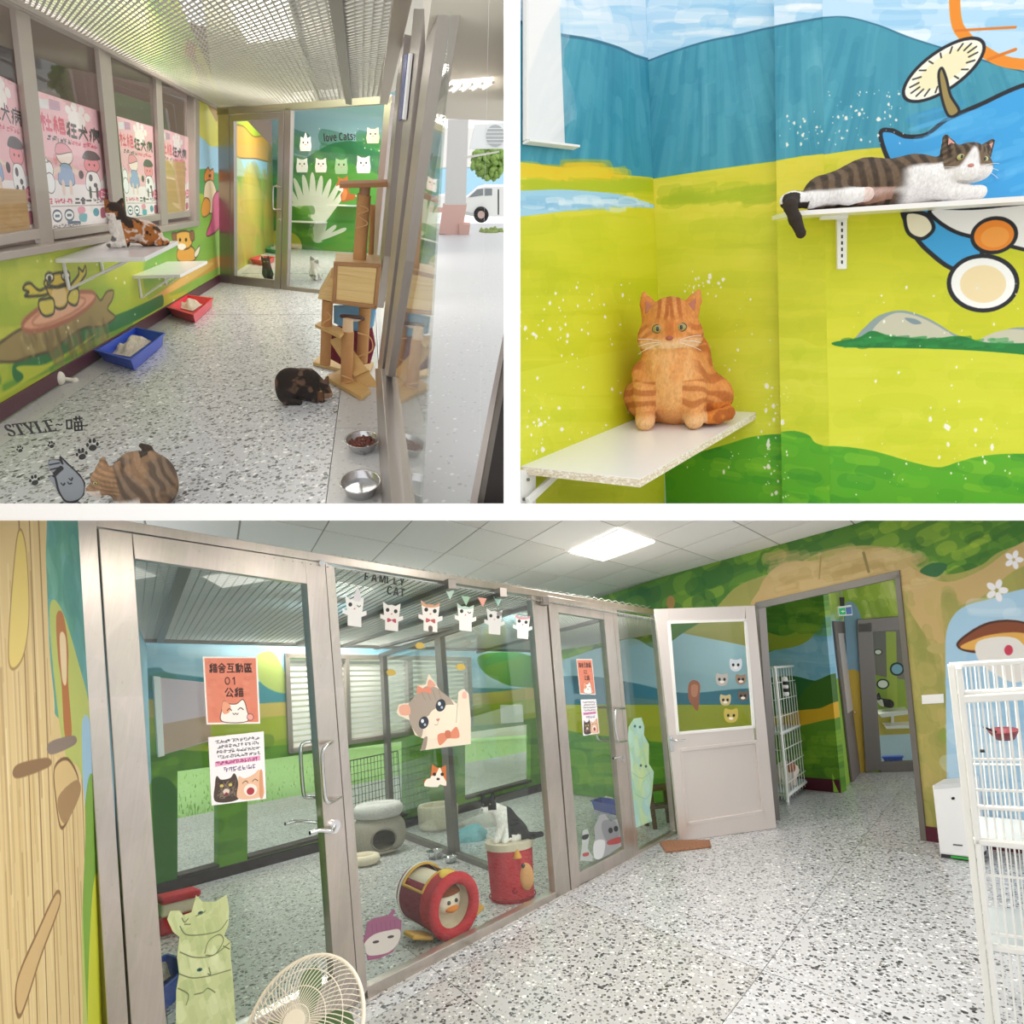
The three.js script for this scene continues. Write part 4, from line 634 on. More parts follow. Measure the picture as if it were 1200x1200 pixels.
// ---- corridor beyond
{
  const C = R3.wall([900, 921], [986, 929]), Sd = R3.wall([986, 929], [1006, 905]), E = R3.wall([1000, 905.5], [1085, 903]);
  const paint = (c, T, W, H) => { c.fillStyle = '#7fb9d2'; c.fillRect(0, 0, W, H); brush(c, T, [880, 690, 990, 800], ['#98c8dc', '#68a8c8', '#b4d8e4'], 60, 40, 12, 2, 0.35, 1, 0.1);
    area(c, T, [[870, 660], [975, 660], [966, 722], [950, 745], [925, 756], [880, 758]], '#4f8a24', true); area(c, T, [[870, 730], [920, 745], [966, 716], [950, 748], [920, 760], [870, 762]], '#a4b030', true); brush(c, T, [880, 680, 965, 740], ['#3f7a1e', '#6fa22a', '#8cb432'], 60, 18, 9, 3, 0.4);
    area(c, T, [[870, 806], [920, 792], [960, 798], [990, 790], [990, 850], [870, 850]], '#2c6a34', true); area(c, T, [[930, 830], [945, 806], [960, 796], [990, 790], [990, 840], [940, 836]], '#3f6e1c', true); area(c, T, [[870, 850], [930, 834], [960, 830], [985, 824], [1000, 860], [870, 880]], '#dfae1e', true); area(c, T, [[870, 870], [940, 850], [1000, 848], [1000, 930], [870, 930]], '#5d8f1c', true); brush(c, T, [880, 860, 990, 915], ['#78a826', '#44781a', '#8fba30'], 60, 20, 8, 4, 0.4); };
  tag(mural('wall_corridor', C, [[872, 690], [962, 668], [986, 929], [872, 918]], [], 0.1, 300, paint), 'corridor wall painted with blue sky and green hills');
  const b = slab('baseboard_corridor', C, [[872, 918], [986, 929], [984, 914], [872, 905]], 0, 0.012, maroon); tag(b, 'maroon skirting of the corridor wall', null, null, 'structure');
  tag(mural('wall_corridor_side', Sd, [[962, 668], [992, 640], [1008, 903], [986, 929]], [], 0.08, 300, (c, T, W, H) => { c.fillStyle = '#a4d0ea'; c.fillRect(0, 0, W, H); area(c, T, [[950, 640], [1010, 640], [1010, 720], [980, 715], [960, 720]], '#9cbf3c', true); brush(c, T, [960, 650, 1005, 716], ['#b8cf5c', '#7ca82c', '#dde8a0'], 40, 10, 8, 3, 0.5); area(c, T, [[950, 800], [1015, 790], [1015, 940], [950, 940]], '#86b02a', false); }), 'narrow return wall with painted sky beside the grey door');
  const d2 = structure('door_2', 'dark grey closed door in the corridor return wall', Sd.hit(996, 915), Sd.q); slab('leaf', Sd, [[974.5, 728], [992, 729], [1005.5, 905], [996, 916]], 0.005, 0.03, std(0x6c625c, 0.5), d2, [], 0.003); slab('panel', Sd, [[979, 742], [989, 742], [999, 830], [990, 836]], 0.03, 0.034, std(0xb9b2ad, 0.4), d2); put('lever', new THREE.CapsuleGeometry(0.012, 0.08, 4, 8).rotateZ(1.57), chrome, d2, Sd.at(...Sd.p2(996, 834), 0.06), Sd.q);
  // exit sign
  const x = Sd.shift(0.05), es = thing('exit_sign', 'small green and white illuminated exit sign in the corridor', 'sign', x.hit(988, 722)); const sc = R3.wall([980, 925], [1000, 925]); const sp = planeBy(Sd.hit(972, 716), V(1, 0, 0), R3.v);
  slab('housing', sp, [[982, 711], [998, 709], [999, 721], [983, 722]], -0.04, 0, whitePaint, es, [], 0.003); slab('green_face', sp, [[983, 713], [990, 712], [991, 720], [984, 720.5]], 0, 0.004, std(0x12a05a, 0.4, { emissive: 0x0fa05a, emissiveIntensity: 0.35 }), es); slab('arrow_mark', sp, [[985, 716.4], [988, 715], [988, 716], [990, 716], [990, 717], [988, 717], [988, 718]], 0.004, 0.006, whitePaint, es); slab('blue_face', sp, [[991, 712], [997.5, 711], [998, 719.5], [992, 720]], 0, 0.004, std(0x4a74b8, 0.4), es);
  slab('lamp_bracket', sp, [[985, 700], [990, 700], [990, 711], [986, 711]], -0.03, -0.01, dark, es);
  // end wall with a glazed steel door
  tag(mural('wall_corridor_end', E, [[985, 640], [1110, 640], [1110, 902], [1000, 905.5]], [[[1015, 736], [1068, 732], [1076, 896], [1025, 899]]], 0.06, 300, (c, T, W, H) => { c.fillStyle = '#9dbb3a'; c.fillRect(0, 0, W, H); brush(c, T, [990, 640, 1100, 740], ['#b6cc4e', '#7fa22c', '#d6e08a', '#8fb030'], 90, 16, 8, 3, 0.45, 0.4, 1); area(c, T, [[985, 725], [1010, 728], [1016, 900], [990, 905]], '#7fa4b8', true); area(c, T, [[985, 800], [1012, 796], [1020, 905], [990, 905]], '#c8a83a', true); }), 'green painted end wall of the corridor');
  const d3 = structure('door_3', 'steel framed glass door at the corridor end', E.hit(1020, 904), E.q); const q = (n, p, z0 = -0.02, z1 = 0.04) => slab(n, E, p, z0, z1, steelDark, d3, [], 0.003);
  q('stile', [[1004, 731], [1021, 729], [1033, 901], [1014, 904]]); q('stile', [[1066, 726], [1080, 725], [1088, 903], [1074, 903]]); q('rail', [[1004, 726], [1080, 720], [1080, 736], [1005, 741]]); q('rail', [[1030, 893], [1076, 891], [1076, 903], [1031, 904]]); slab('pane', E, [[1020, 740], [1067, 735], [1075, 892], [1031, 894]], 0, 0.005, glass, d3);
  for (const [n, x, y, rx, ry] of [['round_sticker', 1029, 764, 5, 3.6], ['round_sticker', 1034.5, 801.5, 7.6, 6.2], ['round_sticker', 1051, 784, 8.5, 8]]) { slab(n, E, oval(x, y, rx, ry), 0.006, 0.008, std(0x2a3a36, 0.5), d3); slab(n, E, oval(x, y, rx * 0.75, ry * 0.72), 0.008, 0.01, std(n && x > 1040 ? 0x7fb0c0 : 0xcfd8c4, 0.5), d3); }
  // the run behind that door
  const Z = R3.wall([1010, 893], [1095, 890]); tag(mural('wall_far_run', Z, [[1000, 700], [1110, 700], [1110, 889], [1005, 893.2]], [], 0.05, 300, (c, T, W, H) => { c.fillStyle = '#9fb83a'; c.fillRect(0, 0, W, H); area(c, T, [[1000, 700], [1110, 700], [1110, 790], [1000, 780]], '#8a8078', true); area(c, T, [[1038, 740], [1050, 740], [1052, 830], [1040, 830]], '#b8c84a', false); area(c, T, [[1020, 840], [1080, 836], [1080, 862], [1020, 860]], '#c9b44a', true); area(c, T, [[1020, 862], [1110, 858], [1110, 900], [1010, 900]], '#bcd4e2', false); }), 'far painted wall seen through the corridor door');
  const sh = thing('wall_shelf', 'small white shelf behind the corridor glass door', 'shelf', Z.hit(1045, 832)); slab('board', Z, [[1026, 832], [1060, 828], [1062, 832], [1030, 836]], 0, 0.25, whiteLam, sh); slab('bracket', Z, [[1044, 834], [1047, 834], [1047, 848], [1044, 848]], 0, 0.04, whitePaint, sh);
  const sh2 = thing('wall_shelf', 'lower white rail shelf behind the corridor glass door', 'shelf', Z.hit(1050, 848)); slab('board', Z, [[1034, 847], [1074, 845], [1074, 849], [1036, 850]], 0, 0.2, whiteLam, sh2);
}

// ---- steel and glass front of the enclosures
const font = await new FontLoader().loadAsync('fonts/droid/droid_sans_bold.typeface.json'), fontSerif = await new FontLoader().loadAsync('fonts/droid/droid_serif_bold.typeface.json');
function textOn(name, plane, str, a, b, z0, z1, mat, parent, f = font, stretch = 1) {
  const shapes = f.generateShapes(str, 1), A = plane.p2(...a), B = plane.p2(...b), g = new THREE.ExtrudeGeometry(shapes, { depth: z1 - z0, bevelEnabled: false, curveSegments: 4 }); g.computeBoundingBox();
  const w = g.boundingBox.max.x - g.boundingBox.min.x, L = Math.hypot(B[0] - A[0], B[1] - A[1]), k = L / w; g.translate(-g.boundingBox.min.x, 0, 0); g.scale(k, k * stretch, 1); g.rotateZ(Math.atan2(B[1] - A[1], B[0] - A[0])); g.translate(A[0], A[1], z0);
  return put(name, g, mat, parent, plane.o, plane.q);
}
// a printed sticker or card fixed to a pane
function sticker(name, label, plane, outline, z, per, painter, group, smooth = false) {
  let o = outline; if (smooth) { o = []; const n = outline.length; for (let i = 0; i < n; i++) { const a = outline[i], b = outline[(i + 1) % n], p = outline[(i + n - 1) % n]; const m0 = mixc(p, a, 0.5), m1 = mixc(a, b, 0.5); for (let k = 0; k < 4; k++) { const t = k / 4; o.push(mixc(mixc(m0, a, t), mixc(a, m1, t), t)); } } }
  const m = mural(name, plane.shift(z), o, [], 0.0012, per, painter, null, 0.5, 'thing', 700); return tag(m, label, 'sticker', group, 'thing');
}
const PT = W3.part;
{
  const s = structure('wall_glazed_front', 'steel framed glazed front of the cat enclosures', PT.hit(658, 1052), PT.q);
  const q = (n, pts, z0 = -0.05, z1 = 0.0, m = frameSteel) => slab(n, PT, pts, z0, z1, m, s, [], 0.003);
  q('wall_post', [[89, 603], [112, 603], [158, 1322], [134, 1338]], -0.06, 0.004); q('top_rail', [[112, 604.5], [775, 715.5], [775, 722], [112, 617]], -0.06, 0.004);
  q('panel_stile', [[381.5, 660], [392, 664], [431, 1160], [421, 1174]]); q('bottom_rail', [[430, 1157], [653, 1044.5], [657, 1052.5], [432, 1171]]); q('mullion', [[623, 695], [640, 697.5], [669, 1046], [652, 1055]]);
  q('panel_stile', [[718, 711], [722.5, 712], [749, 1001], [745.5, 1004]]); q('bottom_rail', [[748, 997.5], [797, 971.5], [797, 977], [749, 1003]]); q('end_post', [[767, 714], [776, 716], [801, 974], [792, 978]]);
  slab('pane', PT, [[392, 664], [623, 697], [652, 1045], [431, 1158]], -0.03, -0.024, glass, s); slab('pane', PT, [[722.5, 714], [767, 721], [792, 973], [749, 998]], -0.03, -0.024, glass, s);
  // mesh edge that shows along the rail
  const z = []; for (let i = 0; i < 46; i++) { const x0 = 400 + i * 8, y0 = 652.5 + i * 8 * 0.1674; for (const dy of [-2.2, 2.2]) { const A = PT.p2(x0, y0 - 1.6 + dy), B = PT.p2(x0 + 8, y0 - 1.6 - dy + 1.34); const b = new THREE.BoxGeometry(Math.hypot(B[0] - A[0], B[1] - A[1]), 0.003, 0.004); b.rotateZ(Math.atan2(B[1] - A[1], B[0] - A[0])); b.translate((A[0] + B[0]) / 2, (A[1] + B[1]) / 2, -0.055); z.push(b); } }
  const zz = put('mesh_edge', mergeGeometries(z), meshWire, s, PT.o, PT.q); zz.userData.kind = 'stuff';
  // door one
  const d = structure('door_4', 'large steel framed glass door of the first enclosure', PT.hit(157, 1325), PT.q), e = (n, pts, m = frameSteel) => slab(n, PT, pts, -0.045, 0.006, m, d, [], 0.003);
  e('door_stile', [[114.5, 619], [154, 625], [201, 1298], [161, 1321]]); e('door_stile', [[357, 656], [380, 660], [419.5, 1175], [394, 1188]]); e('door_rail', [[154, 625], [357, 656], [359, 684.5], [157, 655]]); e('door_rail', [[197, 1248], [391, 1146], [394, 1188], [201, 1298]]);
  slab('door_pane', PT, [[157, 655], [359, 684.5], [391.5, 1148], [196, 1248]], -0.025, -0.019, glass, d);
  for (const zs of [1, -1]) { const pts = [[389, 869], [372, 873], [368, 885], [371, 930], [376, 938], [398, 934]].map((p, i) => PT.at(...PT.p2(...p), i === 0 || i === 5 ? (zs > 0 ? 0.006 : -0.045) : (zs > 0 ? 0.06 : -0.1))); put('pull_handle', new THREE.TubeGeometry(new THREE.CatmullRomCurve3(pts, false, 'catmullrom', 0.4), 40, 0.009, 10), chrome, d); }
  const lk = put('lock_rose', new THREE.CylinderGeometry(0.03, 0.03, 0.012, 24).rotateX(Math.PI / 2), chrome, d, PT.at(...PT.p2(390, 968), 0.012), PT.q);
  put('lever', new THREE.TubeGeometry(new THREE.CatmullRomCurve3([[390, 968], [380, 972], [366, 971], [355, 974]].map((p, i) => PT.at(...PT.p2(...p), i ? 0.05 : 0.015))), 20, 0.009, 8), chrome, d); put('lever', new THREE.TubeGeometry(new THREE.CatmullRomCurve3([[390, 967], [374, 967], [360, 967], [350, 970]].map((p, i) => PT.at(...PT.p2(...p), i ? -0.1 : -0.045))), 20, 0.008, 8), chrome, d);
  put('hinge_pin', new THREE.CylinderGeometry(0.016, 0.016, 0.014, 18).rotateX(Math.PI / 2), chrome, s, PT.at(...PT.p2(374.5, 660), 0.012), PT.q);
  // door two
  const d2 = structure('door_5', 'narrow steel framed glass door of the second enclosure', PT.hit(680, 1038), PT.q), f = (n, pts) => slab(n, PT, pts, -0.045, 0.006, frameSteel, d2, [], 0.003);
  f('door_stile', [[641.5, 698], [652, 700], [680, 1036], [669.5, 1045]]); f('door_stile', [[706, 709], [717, 711], [744.5, 1004], [732.5, 1011]]); f('door_rail', [[652, 700], [706, 709], [707, 726.5], [653, 718]]); f('door_rail', [[678.5, 1022.5], [732, 994.5], [732.5, 1011], [680, 1036]]);
  slab('door_pane', PT, [[653, 718], [707, 726.5], [731, 995], [678.5, 1022.5]], -0.025, -0.019, glass, d2);
  for (const zs of [1, -1]) { const pts = [[731, 830], [714, 831], [713, 850], [717, 868], [733, 868]].map((p, i) => PT.at(...PT.p2(...p), i === 0 || i === 4 ? (zs > 0 ? 0.006 : -0.045) : (zs > 0 ? 0.06 : -0.12))); put('pull_handle', new THREE.TubeGeometry(new THREE.CatmullRomCurve3(pts, false, 'catmullrom', 0.3), 30, 0.009, 8), chrome, d2); }
  put('lock_rose', new THREE.CylinderGeometry(0.028, 0.028, 0.012, 20).rotateX(Math.PI / 2), chrome, d2, PT.at(...PT.p2(729, 889), 0.012), PT.q); put('lever', new THREE.TubeGeometry(new THREE.CatmullRomCurve3([[729, 889], [722, 886], [712, 888]].map((p, i) => PT.at(...PT.p2(...p), i ? 0.05 : 0.015))), 12, 0.008, 8), chrome, d2);
}
// ---- back wall of the enclosures with a blind window above and low openings to the lawn
const BK = W3.back;
const ylow = (x) => 905 - (x - 200) * 0.134, ybase = (x) => 1045 - (x - 200) * 0.271 - (x > 532 ? -(x - 532) * 0.0 : 0), ysill = (x) => ybase(x) - 14;
const lowHole = (a, b) => [[a, ylow(a)], [b, ylow(b)], [b, ysill(b)], [a, ysill(a)]];
const LOW = [lowHole(208, 256), lowHole(290, 392), lowHole(402, 476), lowHole(545, 622)], UPW = [[336, 768], [549, 773], [551, 850], [340, 880]];
{
  tag(mural('wall_enclosure_back', BK, [[110, 690], [800, 730], [800, ybase(800)], [110, ybase(110)]], [...LOW, UPW], 0.08, 300, (c, T, W, H) => {
    c.fillStyle = '#9fd0e6'; c.fillRect(0, 0, W, H); brush(c, T, [110, 690, 800, 820], ['#8cc4e0', '#b8def0', '#7ab8d8', '#cfe8f4'], 160, 60, 12, 3, 0.3);
    area(c, T, [[110, 800], [160, 786], [186, 782], [210, 790], [330, 800], [560, 806], [640, 806], [800, 800], [800, 850], [110, 860]], '#3f8f9c', true);
    area(c, T, [[110, 836], [250, 830], [340, 822], [560, 812], [800, 806], [800, 1050], [110, 1090]], '#cdb95c', true); area(c, T, [[110, 856], [250, 850], [340, 838], [560, 826], [800, 818], [800, 1050], [110, 1090]], '#a9b82c', true); area(c, T, [[110, 885], [250, 880], [400, 866], [560, 850], [800, 838], [800, 1050], [110, 1090]], '#5f9420', true);
    brush(c, T, [110, 870, 800, 1050], ['#6fa824', '#487f18', '#86b82c', '#3c7414'], 260, 30, 10, 4, 0.4, 1, -0.2);
    area(c, T, [[560, 770], [600, 764], [660, 772], [800, 770], [800, 800], [640, 806], [580, 796]], '#4f9a3c', true); area(c, T, [[300, 770], [320, 764], [334, 790], [334, 812], [306, 800]], '#b4c46a', true); smoothOval(c, T, 190, 800, 22, 12, '#2f8878');
    area(c, T, [[170, 930], [196, 912], [220, 950], [232, 1000], [226, 1030], [170, 1050]], '#2f6e14', true); area(c, T, [[206, 960], [222, 954], [238, 980], [240, 1018], [214, 1028]], '#3a7c18', true);
  }), 'painted back wall of the enclosures with sky and meadow');
  const b = slab('baseboard_enclosure', BK, [[110, ybase(110)], [640, ybase(640)], [640, ybase(640) - 9], [110, ybase(110) - 14]], 0, 0.015, std(0x2c2224, 0.5)); tag(b, 'dark skirting at the back of the enclosures', null, null, 'structure');
  const w = structure('window_2', 'blind covered window in the enclosure back wall', BK.hit(340, 880), BK.q), al = (n, p, m = aluminium) => slab(n, BK, p, -0.06, 0.02, m, w, [], 0.003);
  al('frame', [[333, 765], [551, 770], [551, 775], [333, 771]]); al('frame', [[333, 765], [338, 765], [343, 881], [337, 882]]); al('frame', [[546, 770], [551, 770], [554, 850], [549, 851]]); al('frame', [[338, 877], [552, 847], [552, 851], [338, 883]]); al('mullion', [[404, 768], [408, 768], [411, 868], [406, 869]]); al('mullion', [[476, 770], [482, 770], [485, 858], [479, 859]]);
  slab('pane', BK, [[337, 771], [547, 775], [550, 848], [342, 878]], -0.045, -0.04, glass, w);
  const bl = thing('window_blind', 'white horizontal slat blind in the enclosure window', 'blind', BK.hit(440, 770), BK.q);
  for (let i = 0; i < 15; i++) { const t = (i + 0.3) / 15, t2 = (i + 0.92) / 15; slab('slat', BK, [[338, lerp(772, 878, t)], [404, lerp(773, 868, t)], [405, lerp(773, 868, t2)], [339, lerp(772, 878, t2)]], -0.034, -0.03, whitePaint, bl); slab('slat', BK, [[409, lerp(773, 867, t)], [477, lerp(774, 858, t)], [477, lerp(774, 858, t2)], [409, lerp(773, 867, t2)]], -0.034, -0.03, whitePaint, bl); slab('slat', BK, [[484, lerp(774, 857, t)], [547, lerp(775, 849, t)], [547, lerp(775, 849, t2)], [484, lerp(774, 857, t2)]], -0.034, -0.03, whitePaint, bl); }
  LOW.forEach((h, i) => { const g = structure('window_' + (3 + i), 'low glazed opening to the lawn, bay ' + ['beside the door', 'with open view of path', 'behind the wire crate', 'past the inner glass'][i], BK.hit(...h[3]), BK.q); slab('pane', BK, h, -0.04, -0.035, glass, g); slab('sill', BK, [h[3], h[2], [h[2][0], h[2][1] - 3], [h[3][0], h[3][1] - 3]], -0.08, 0.02, std(0x3d3432, 0.5), g); });
  // white board edge, with a mauve panel coloured as a reflection in the glass
  const nb = thing('notice_board', 'pale mauve panel imitating a glass reflection on the enclosure back wall', 'board', BK.hit(188, 884), BK.q); slab('panel', BK, [[186, 794], [244, 800], [246, 868], [191, 884]], 0, 0.02, std(0xd8c6d0, 0.6), nb, [], 0.003); slab('white_frame', BK, [[178, 792], [186, 793], [191, 885], [184, 887]], 0, 0.03, whitePaint, nb); slab('lower_reflection', BK, [[190, 848], [245, 838], [246, 866], [191, 883]], 0.02, 0.023, std(0xc2a48e, 0.7), nb);
  const pw = thing('notice', 'white sheet on the enclosure wall by the glazed mullion', 'notice', BK.hit(596, 840), BK.q); slab('sheet', BK, [[586, 826], [612, 826], [613, 846], [587, 848]], 0.002, 0.008, whitePaint, pw);
}
// left end wall of the enclosure
{
  const A = fl3.hit(182, ybase(182)), B = PT.hit(146, 1327), P = planeBy(A, B.clone().sub(A), R3.v), h = 2.0, f2 = (w) => P.of(w).slice(0, 2), up = (w) => w.clone().addScaledVector(R3.v, h);
  const g = prism2([f2(A), f2(B), f2(up(B)), f2(up(A))], -0.04, 0), x = g.boundingBox, c = canvas(256, 256), k = c.getContext('2d'); k.fillStyle = '#5d9422'; k.fillRect(0, 0, 256, 256); k.fillStyle = '#86b8cc'; k.fillRect(0, P.ey.y > 0 ? 0 : 116, 256, 140);
  g.computeBoundingBox(); const bb = g.boundingBox; boxUV(g, bb.min.x, bb.min.y, bb.max.x, bb.max.y); tag(put('wall_enclosure_side', g, new THREE.MeshStandardMaterial({ map: tex(c), roughness: 0.6 }), null, P.o, P.q), 'side wall of the first enclosure painted blue and green', null, null, 'structure');
}
// ---- lawn, path and pale house outside the low openings
{
  const r = rng(44), lawnTex = (() => { const c = canvas(512, 512), x = c.getContext('2d'); x.fillStyle = '#a4cc7a'; x.fillRect(0, 0, 512, 512); for (let i = 0; i < 9000; i++) { x.fillStyle = ['#86b85c', '#b8dc90', '#cfe8ac', '#76a64e', '#a0cc74'][Math.floor(r() * 5)]; x.fillRect(r() * 512, r() * 512, 1 + 2 * r(), 2 + 5 * r()); } const t = tex(c, true); t.repeat.set(0.5, 0.5); return t; })();
  const low = fl3.shift(-0.12);
  const p = slab('path_outside', low, [[60, 1120], [700, 930], [640, 905], [80, 985]], -0.05, 0, std(0xc9c6be, 0.8)); tag(p, 'pale concrete path outside the enclosure', null, null, 'structure');
  const l = slab('lawn', low, [[80, 985], [640, 905], [760, 850], [-60, 902]], -0.05, 0.01, new THREE.MeshStandardMaterial({ map: lawnTex, roughness: 0.95 })); tag(l, 'sunlit lawn outside the enclosure', null, null, 'structure');
  const blade = new THREE.ConeGeometry(0.02, 0.16, 3), im = new THREE.InstancedMesh(blade, std(0xa4cc74, 0.9), 1500), M = new THREE.Matrix4(), qq = new THREE.Quaternion().setFromUnitVectors(V(0, 1, 0), R3.n);
  for (let i = 0; i < 1500; i++) { const u = r(), v = Math.pow(r(), 1.4); const a = mixc([90, 983], [630, 907], u), b = mixc([-20, 905], [720, 862], u), q = mixc(a, b, v); M.compose(low.hit(...q), qq, V(0.7 + r(), 0.5 + r(), 0.7 + r())); im.setMatrixAt(i, M); } im.name = 'grass_tufts'; tag(im, 'tufts of grass on the lawn outside', 'grass', null, 'stuff'); scene.add(im);
  const hw = R3.wall([-60, 905], [760, 852]); const h = slab('wall_house_outside', hw, [[-60, 905], [760, 852], [760, 700], [-60, 640]], -0.1, 0, std(0xe9ddd6, 0.8)); tag(h, 'pale wall of the house across the lawn', null, null, 'structure');
}
// ---- inner glass partition between the two enclosures
{
  const P = R3.wall([477, 983], [566, 1016]), s = structure('wall_glazed_inner', 'steel framed glass partition inside the enclosures', P.hit(530, 1003), P.q), q = (n, p, m = steelDark) => slab(n, P, p, -0.025, 0.025, m, s, [], 0.003);
  q('bottom_rail', [[455, 975], [622, 1037], [622, 1030], [455, 968]]); q('post', [[511, 740], [518, 738], [537, 1006], [528, 1003]]); q('top_rail', [[446, 766], [596, 714], [596, 720], [446, 771]]); q('post', [[447, 768], [451, 768], [461, 976], [457, 975]]); slab('pane', P, [[448, 772], [612, 716], [622, 1031], [457, 970]], -0.003, 0.003, glass, s);
}
// ---- mesh roof of the enclosures
{
  const a = PT.hit(200, 634), b = PT.hit(720, 719), c = BK.hit(400, 759), P = new Plane(a, b.clone().sub(a).cross(c.clone().sub(a)), b.clone().sub(a));
  const poly = px2(P, [[118, 621], [766, 724], [790, 766], [150, 748]]), s = structure('ceiling_enclosure', 'grey wire mesh roof of the enclosures', a, P.q), d = (() => { const u = P.p2(250, 640), w = P.of(PT.at(...PT.p2(250, 640)).add(B3)); return [w[0] - u[0], w[1] - u[1]]; })();
  const m = put('wire_mesh', mergeGeometries([wires(P, poly, [1, 0], 0.03, 0.008, 0.004, 0), wires(P, poly, d, 0.045, 0.006, 0.004, 0.003)]), std(0xb4b6b2, 0.5, { metalness: 0.3 }), s, P.o, P.q); m.userData.kind = 'stuff';
  for (const [p, r] of [[[224, 640], [188, 749]], [[590, 694], [400, 756]], [[530, 684], [350, 753]], [[640, 704], [440, 758]], [[720, 720], [560, 763]]]) bar('roof_beam', P, p, r, 0.05, -0.03, 0.03, steelDark, s);
  bar('roof_beam', P, [150, 748], [800, 767], 0.05, -0.03, 0.03, steelDark, s);
}

// ---- lamps above the enclosures, and unseen panels added to brighten the near hall
areaLamp(CE3, [[352, 690], [420, 703], [440, 690], [378, 678]], 45, 'ceiling_light', 'bright ceiling panel above the first enclosure, seen through its mesh roof');
areaLamp(CE3, [[560, 720], [604, 727], [618, 719], [578, 712]], 45, 'ceiling_light', 'bright ceiling panel above the inner glass partition, seen through the mesh roof');
{
  const P = new Plane(V(0, 1.4845, -2.6), V(0, 1, 0), V(1, 0, 0)); P.n.set(0, -1, 0); P.ex.set(1, 0, 0); P.ey.set(0, 0, 1); P.ey.copy(P.n.clone().cross(P.ex)); P.q.setFromRotationMatrix(new THREE.Matrix4().makeBasis(P.ex, P.ey, P.n));
  for (const [x, z, l] of [[-0.1, -1.9, 'near the plank wall'], [1.4, -2.6, 'over the middle of the hall'], [1.0, -3.7, 'before the glazed front']]) {
    const t = thing('ceiling_light', 'added unseen lamp panel that brightens the hall, under the floor slab ' + l, 'light', V(x, 1.4845, z)); put('diffuser', new THREE.BoxGeometry(1.1, 0.006, 0.5), lampGlow, t, V(x, 1.4815, z));
    const L = new THREE.RectAreaLight(0xfff8ee, x < 0 ? 5 : 9, 1.1, 0.5); L.position.set(x, 1.476, z); L.lookAt(x, 0, z); L.rotation.set(-Math.PI / 2, 0, 0); L.name = 'added_hall_light'; scene.add(L);
  }
}

// ---- notices and stickers on the hall's glass
const crop = (ox, oy, k = 4.138) => (...a) => { const o = []; for (let i = 0; i < a.length; i += 2) o.push([ox + a[i] / k, oy + a[i + 1] / k]); return o; };
const c1 = crop(20, 610), c2 = crop(310, 610), c3 = crop(600, 610), c4 = crop(890, 610), c5 = crop(20, 890), c6 = crop(310, 890), c7 = crop(600, 890), c8 = crop(890, 890);
const inkBlack = std(0x1c1a1c, 0.5);
function noticeCard(plane, quad, label, num) {
  const m = sheet('notice', plane, quad, 0.006, 0.0075, 900, (c, T, Q, W) => {
    const s = W / 200, q = (a, b, d, e) => [Q(a, b), Q(d, b), Q(d, e), Q(a, e)], A = (p, f, sm = false, l, w) => area(c, T, fan(Q, p), f, sm, l, w * s);
    A([[0, 0], [1, 0], [1, 1], [0, 1]], '#fbf4ee'); A([[0.03, 0.025], [0.97, 0.025], [0.97, 0.975], [0.03, 0.975]], '#e58a70'); const r = rng(3); c.globalAlpha = 0.2; for (let i = 0; i < 60; i++) { const u = 0.05 + 0.85 * r(), v = 0.05 + 0.85 * r(); A(oval(u, v, 0.06, 0.04), r() < 0.5 ? '#f0a58c' : '#d9745c', true); } c.globalAlpha = 1;
    words(c, T, q(0.1, 0.1, 0.9, 0.24), ['mao', 'she', 'hu', 'dong', 'qu'], '#40201c', 3.4 * s); const N = num.split('');
    N.forEach((d, i) => { const u = 0.43 + i * 0.12; if (d === '0') { path(c, T, fan(Q, oval(u, 0.36, 0.04, 0.05)), true); c.strokeStyle = '#40201c'; c.lineWidth = 3 * s; c.stroke(); } else if (d === '1') line(c, T, fan(Q, [[u - 0.02, 0.33], [u + 0.01, 0.31], [u + 0.01, 0.41]]), '#40201c', 3.4 * s, false); else line(c, T, fan(Q, [[u - 0.03, 0.33], [u + 0.01, 0.31], [u + 0.03, 0.34], [u - 0.03, 0.41], [u + 0.035, 0.41]]), '#40201c', 3.2 * s, false); });
    words(c, T, q(0.36, 0.46, 0.72, 0.6), ['gong', 'mao'], '#40201c', 3.6 * s);
    A([[0.3, 0.96], [0.3, 0.78], [0.34, 0.66], [0.44, 0.7], [0.58, 0.7], [0.7, 0.64], [0.76, 0.78], [0.76, 0.96]], '#fdf6f0', true, '#5a3430', 2.2); A([[0.3, 0.78], [0.34, 0.66], [0.46, 0.72], [0.44, 0.82], [0.34, 0.85]], '#f0a888', true); line(c, T, fan(Q, [[0.4, 0.8], [0.44, 0.77], [0.48, 0.8]]), '#40201c', 2.4 * s); line(c, T, fan(Q, [[0.6, 0.79], [0.65, 0.76], [0.7, 0.79]]), '#40201c', 2.4 * s); line(c, T, fan(Q, [[0.5, 0.84], [0.53, 0.86], [0.55, 0.84], [0.58, 0.86], [0.6, 0.84]]), '#40201c', 1.8 * s); A(oval(0.82, 0.9, 0.06, 0.05), '#f4a8a0', true, '#5a3430', 1.6);
  }); return tag(m, label, 'notice', null, 'thing');
}
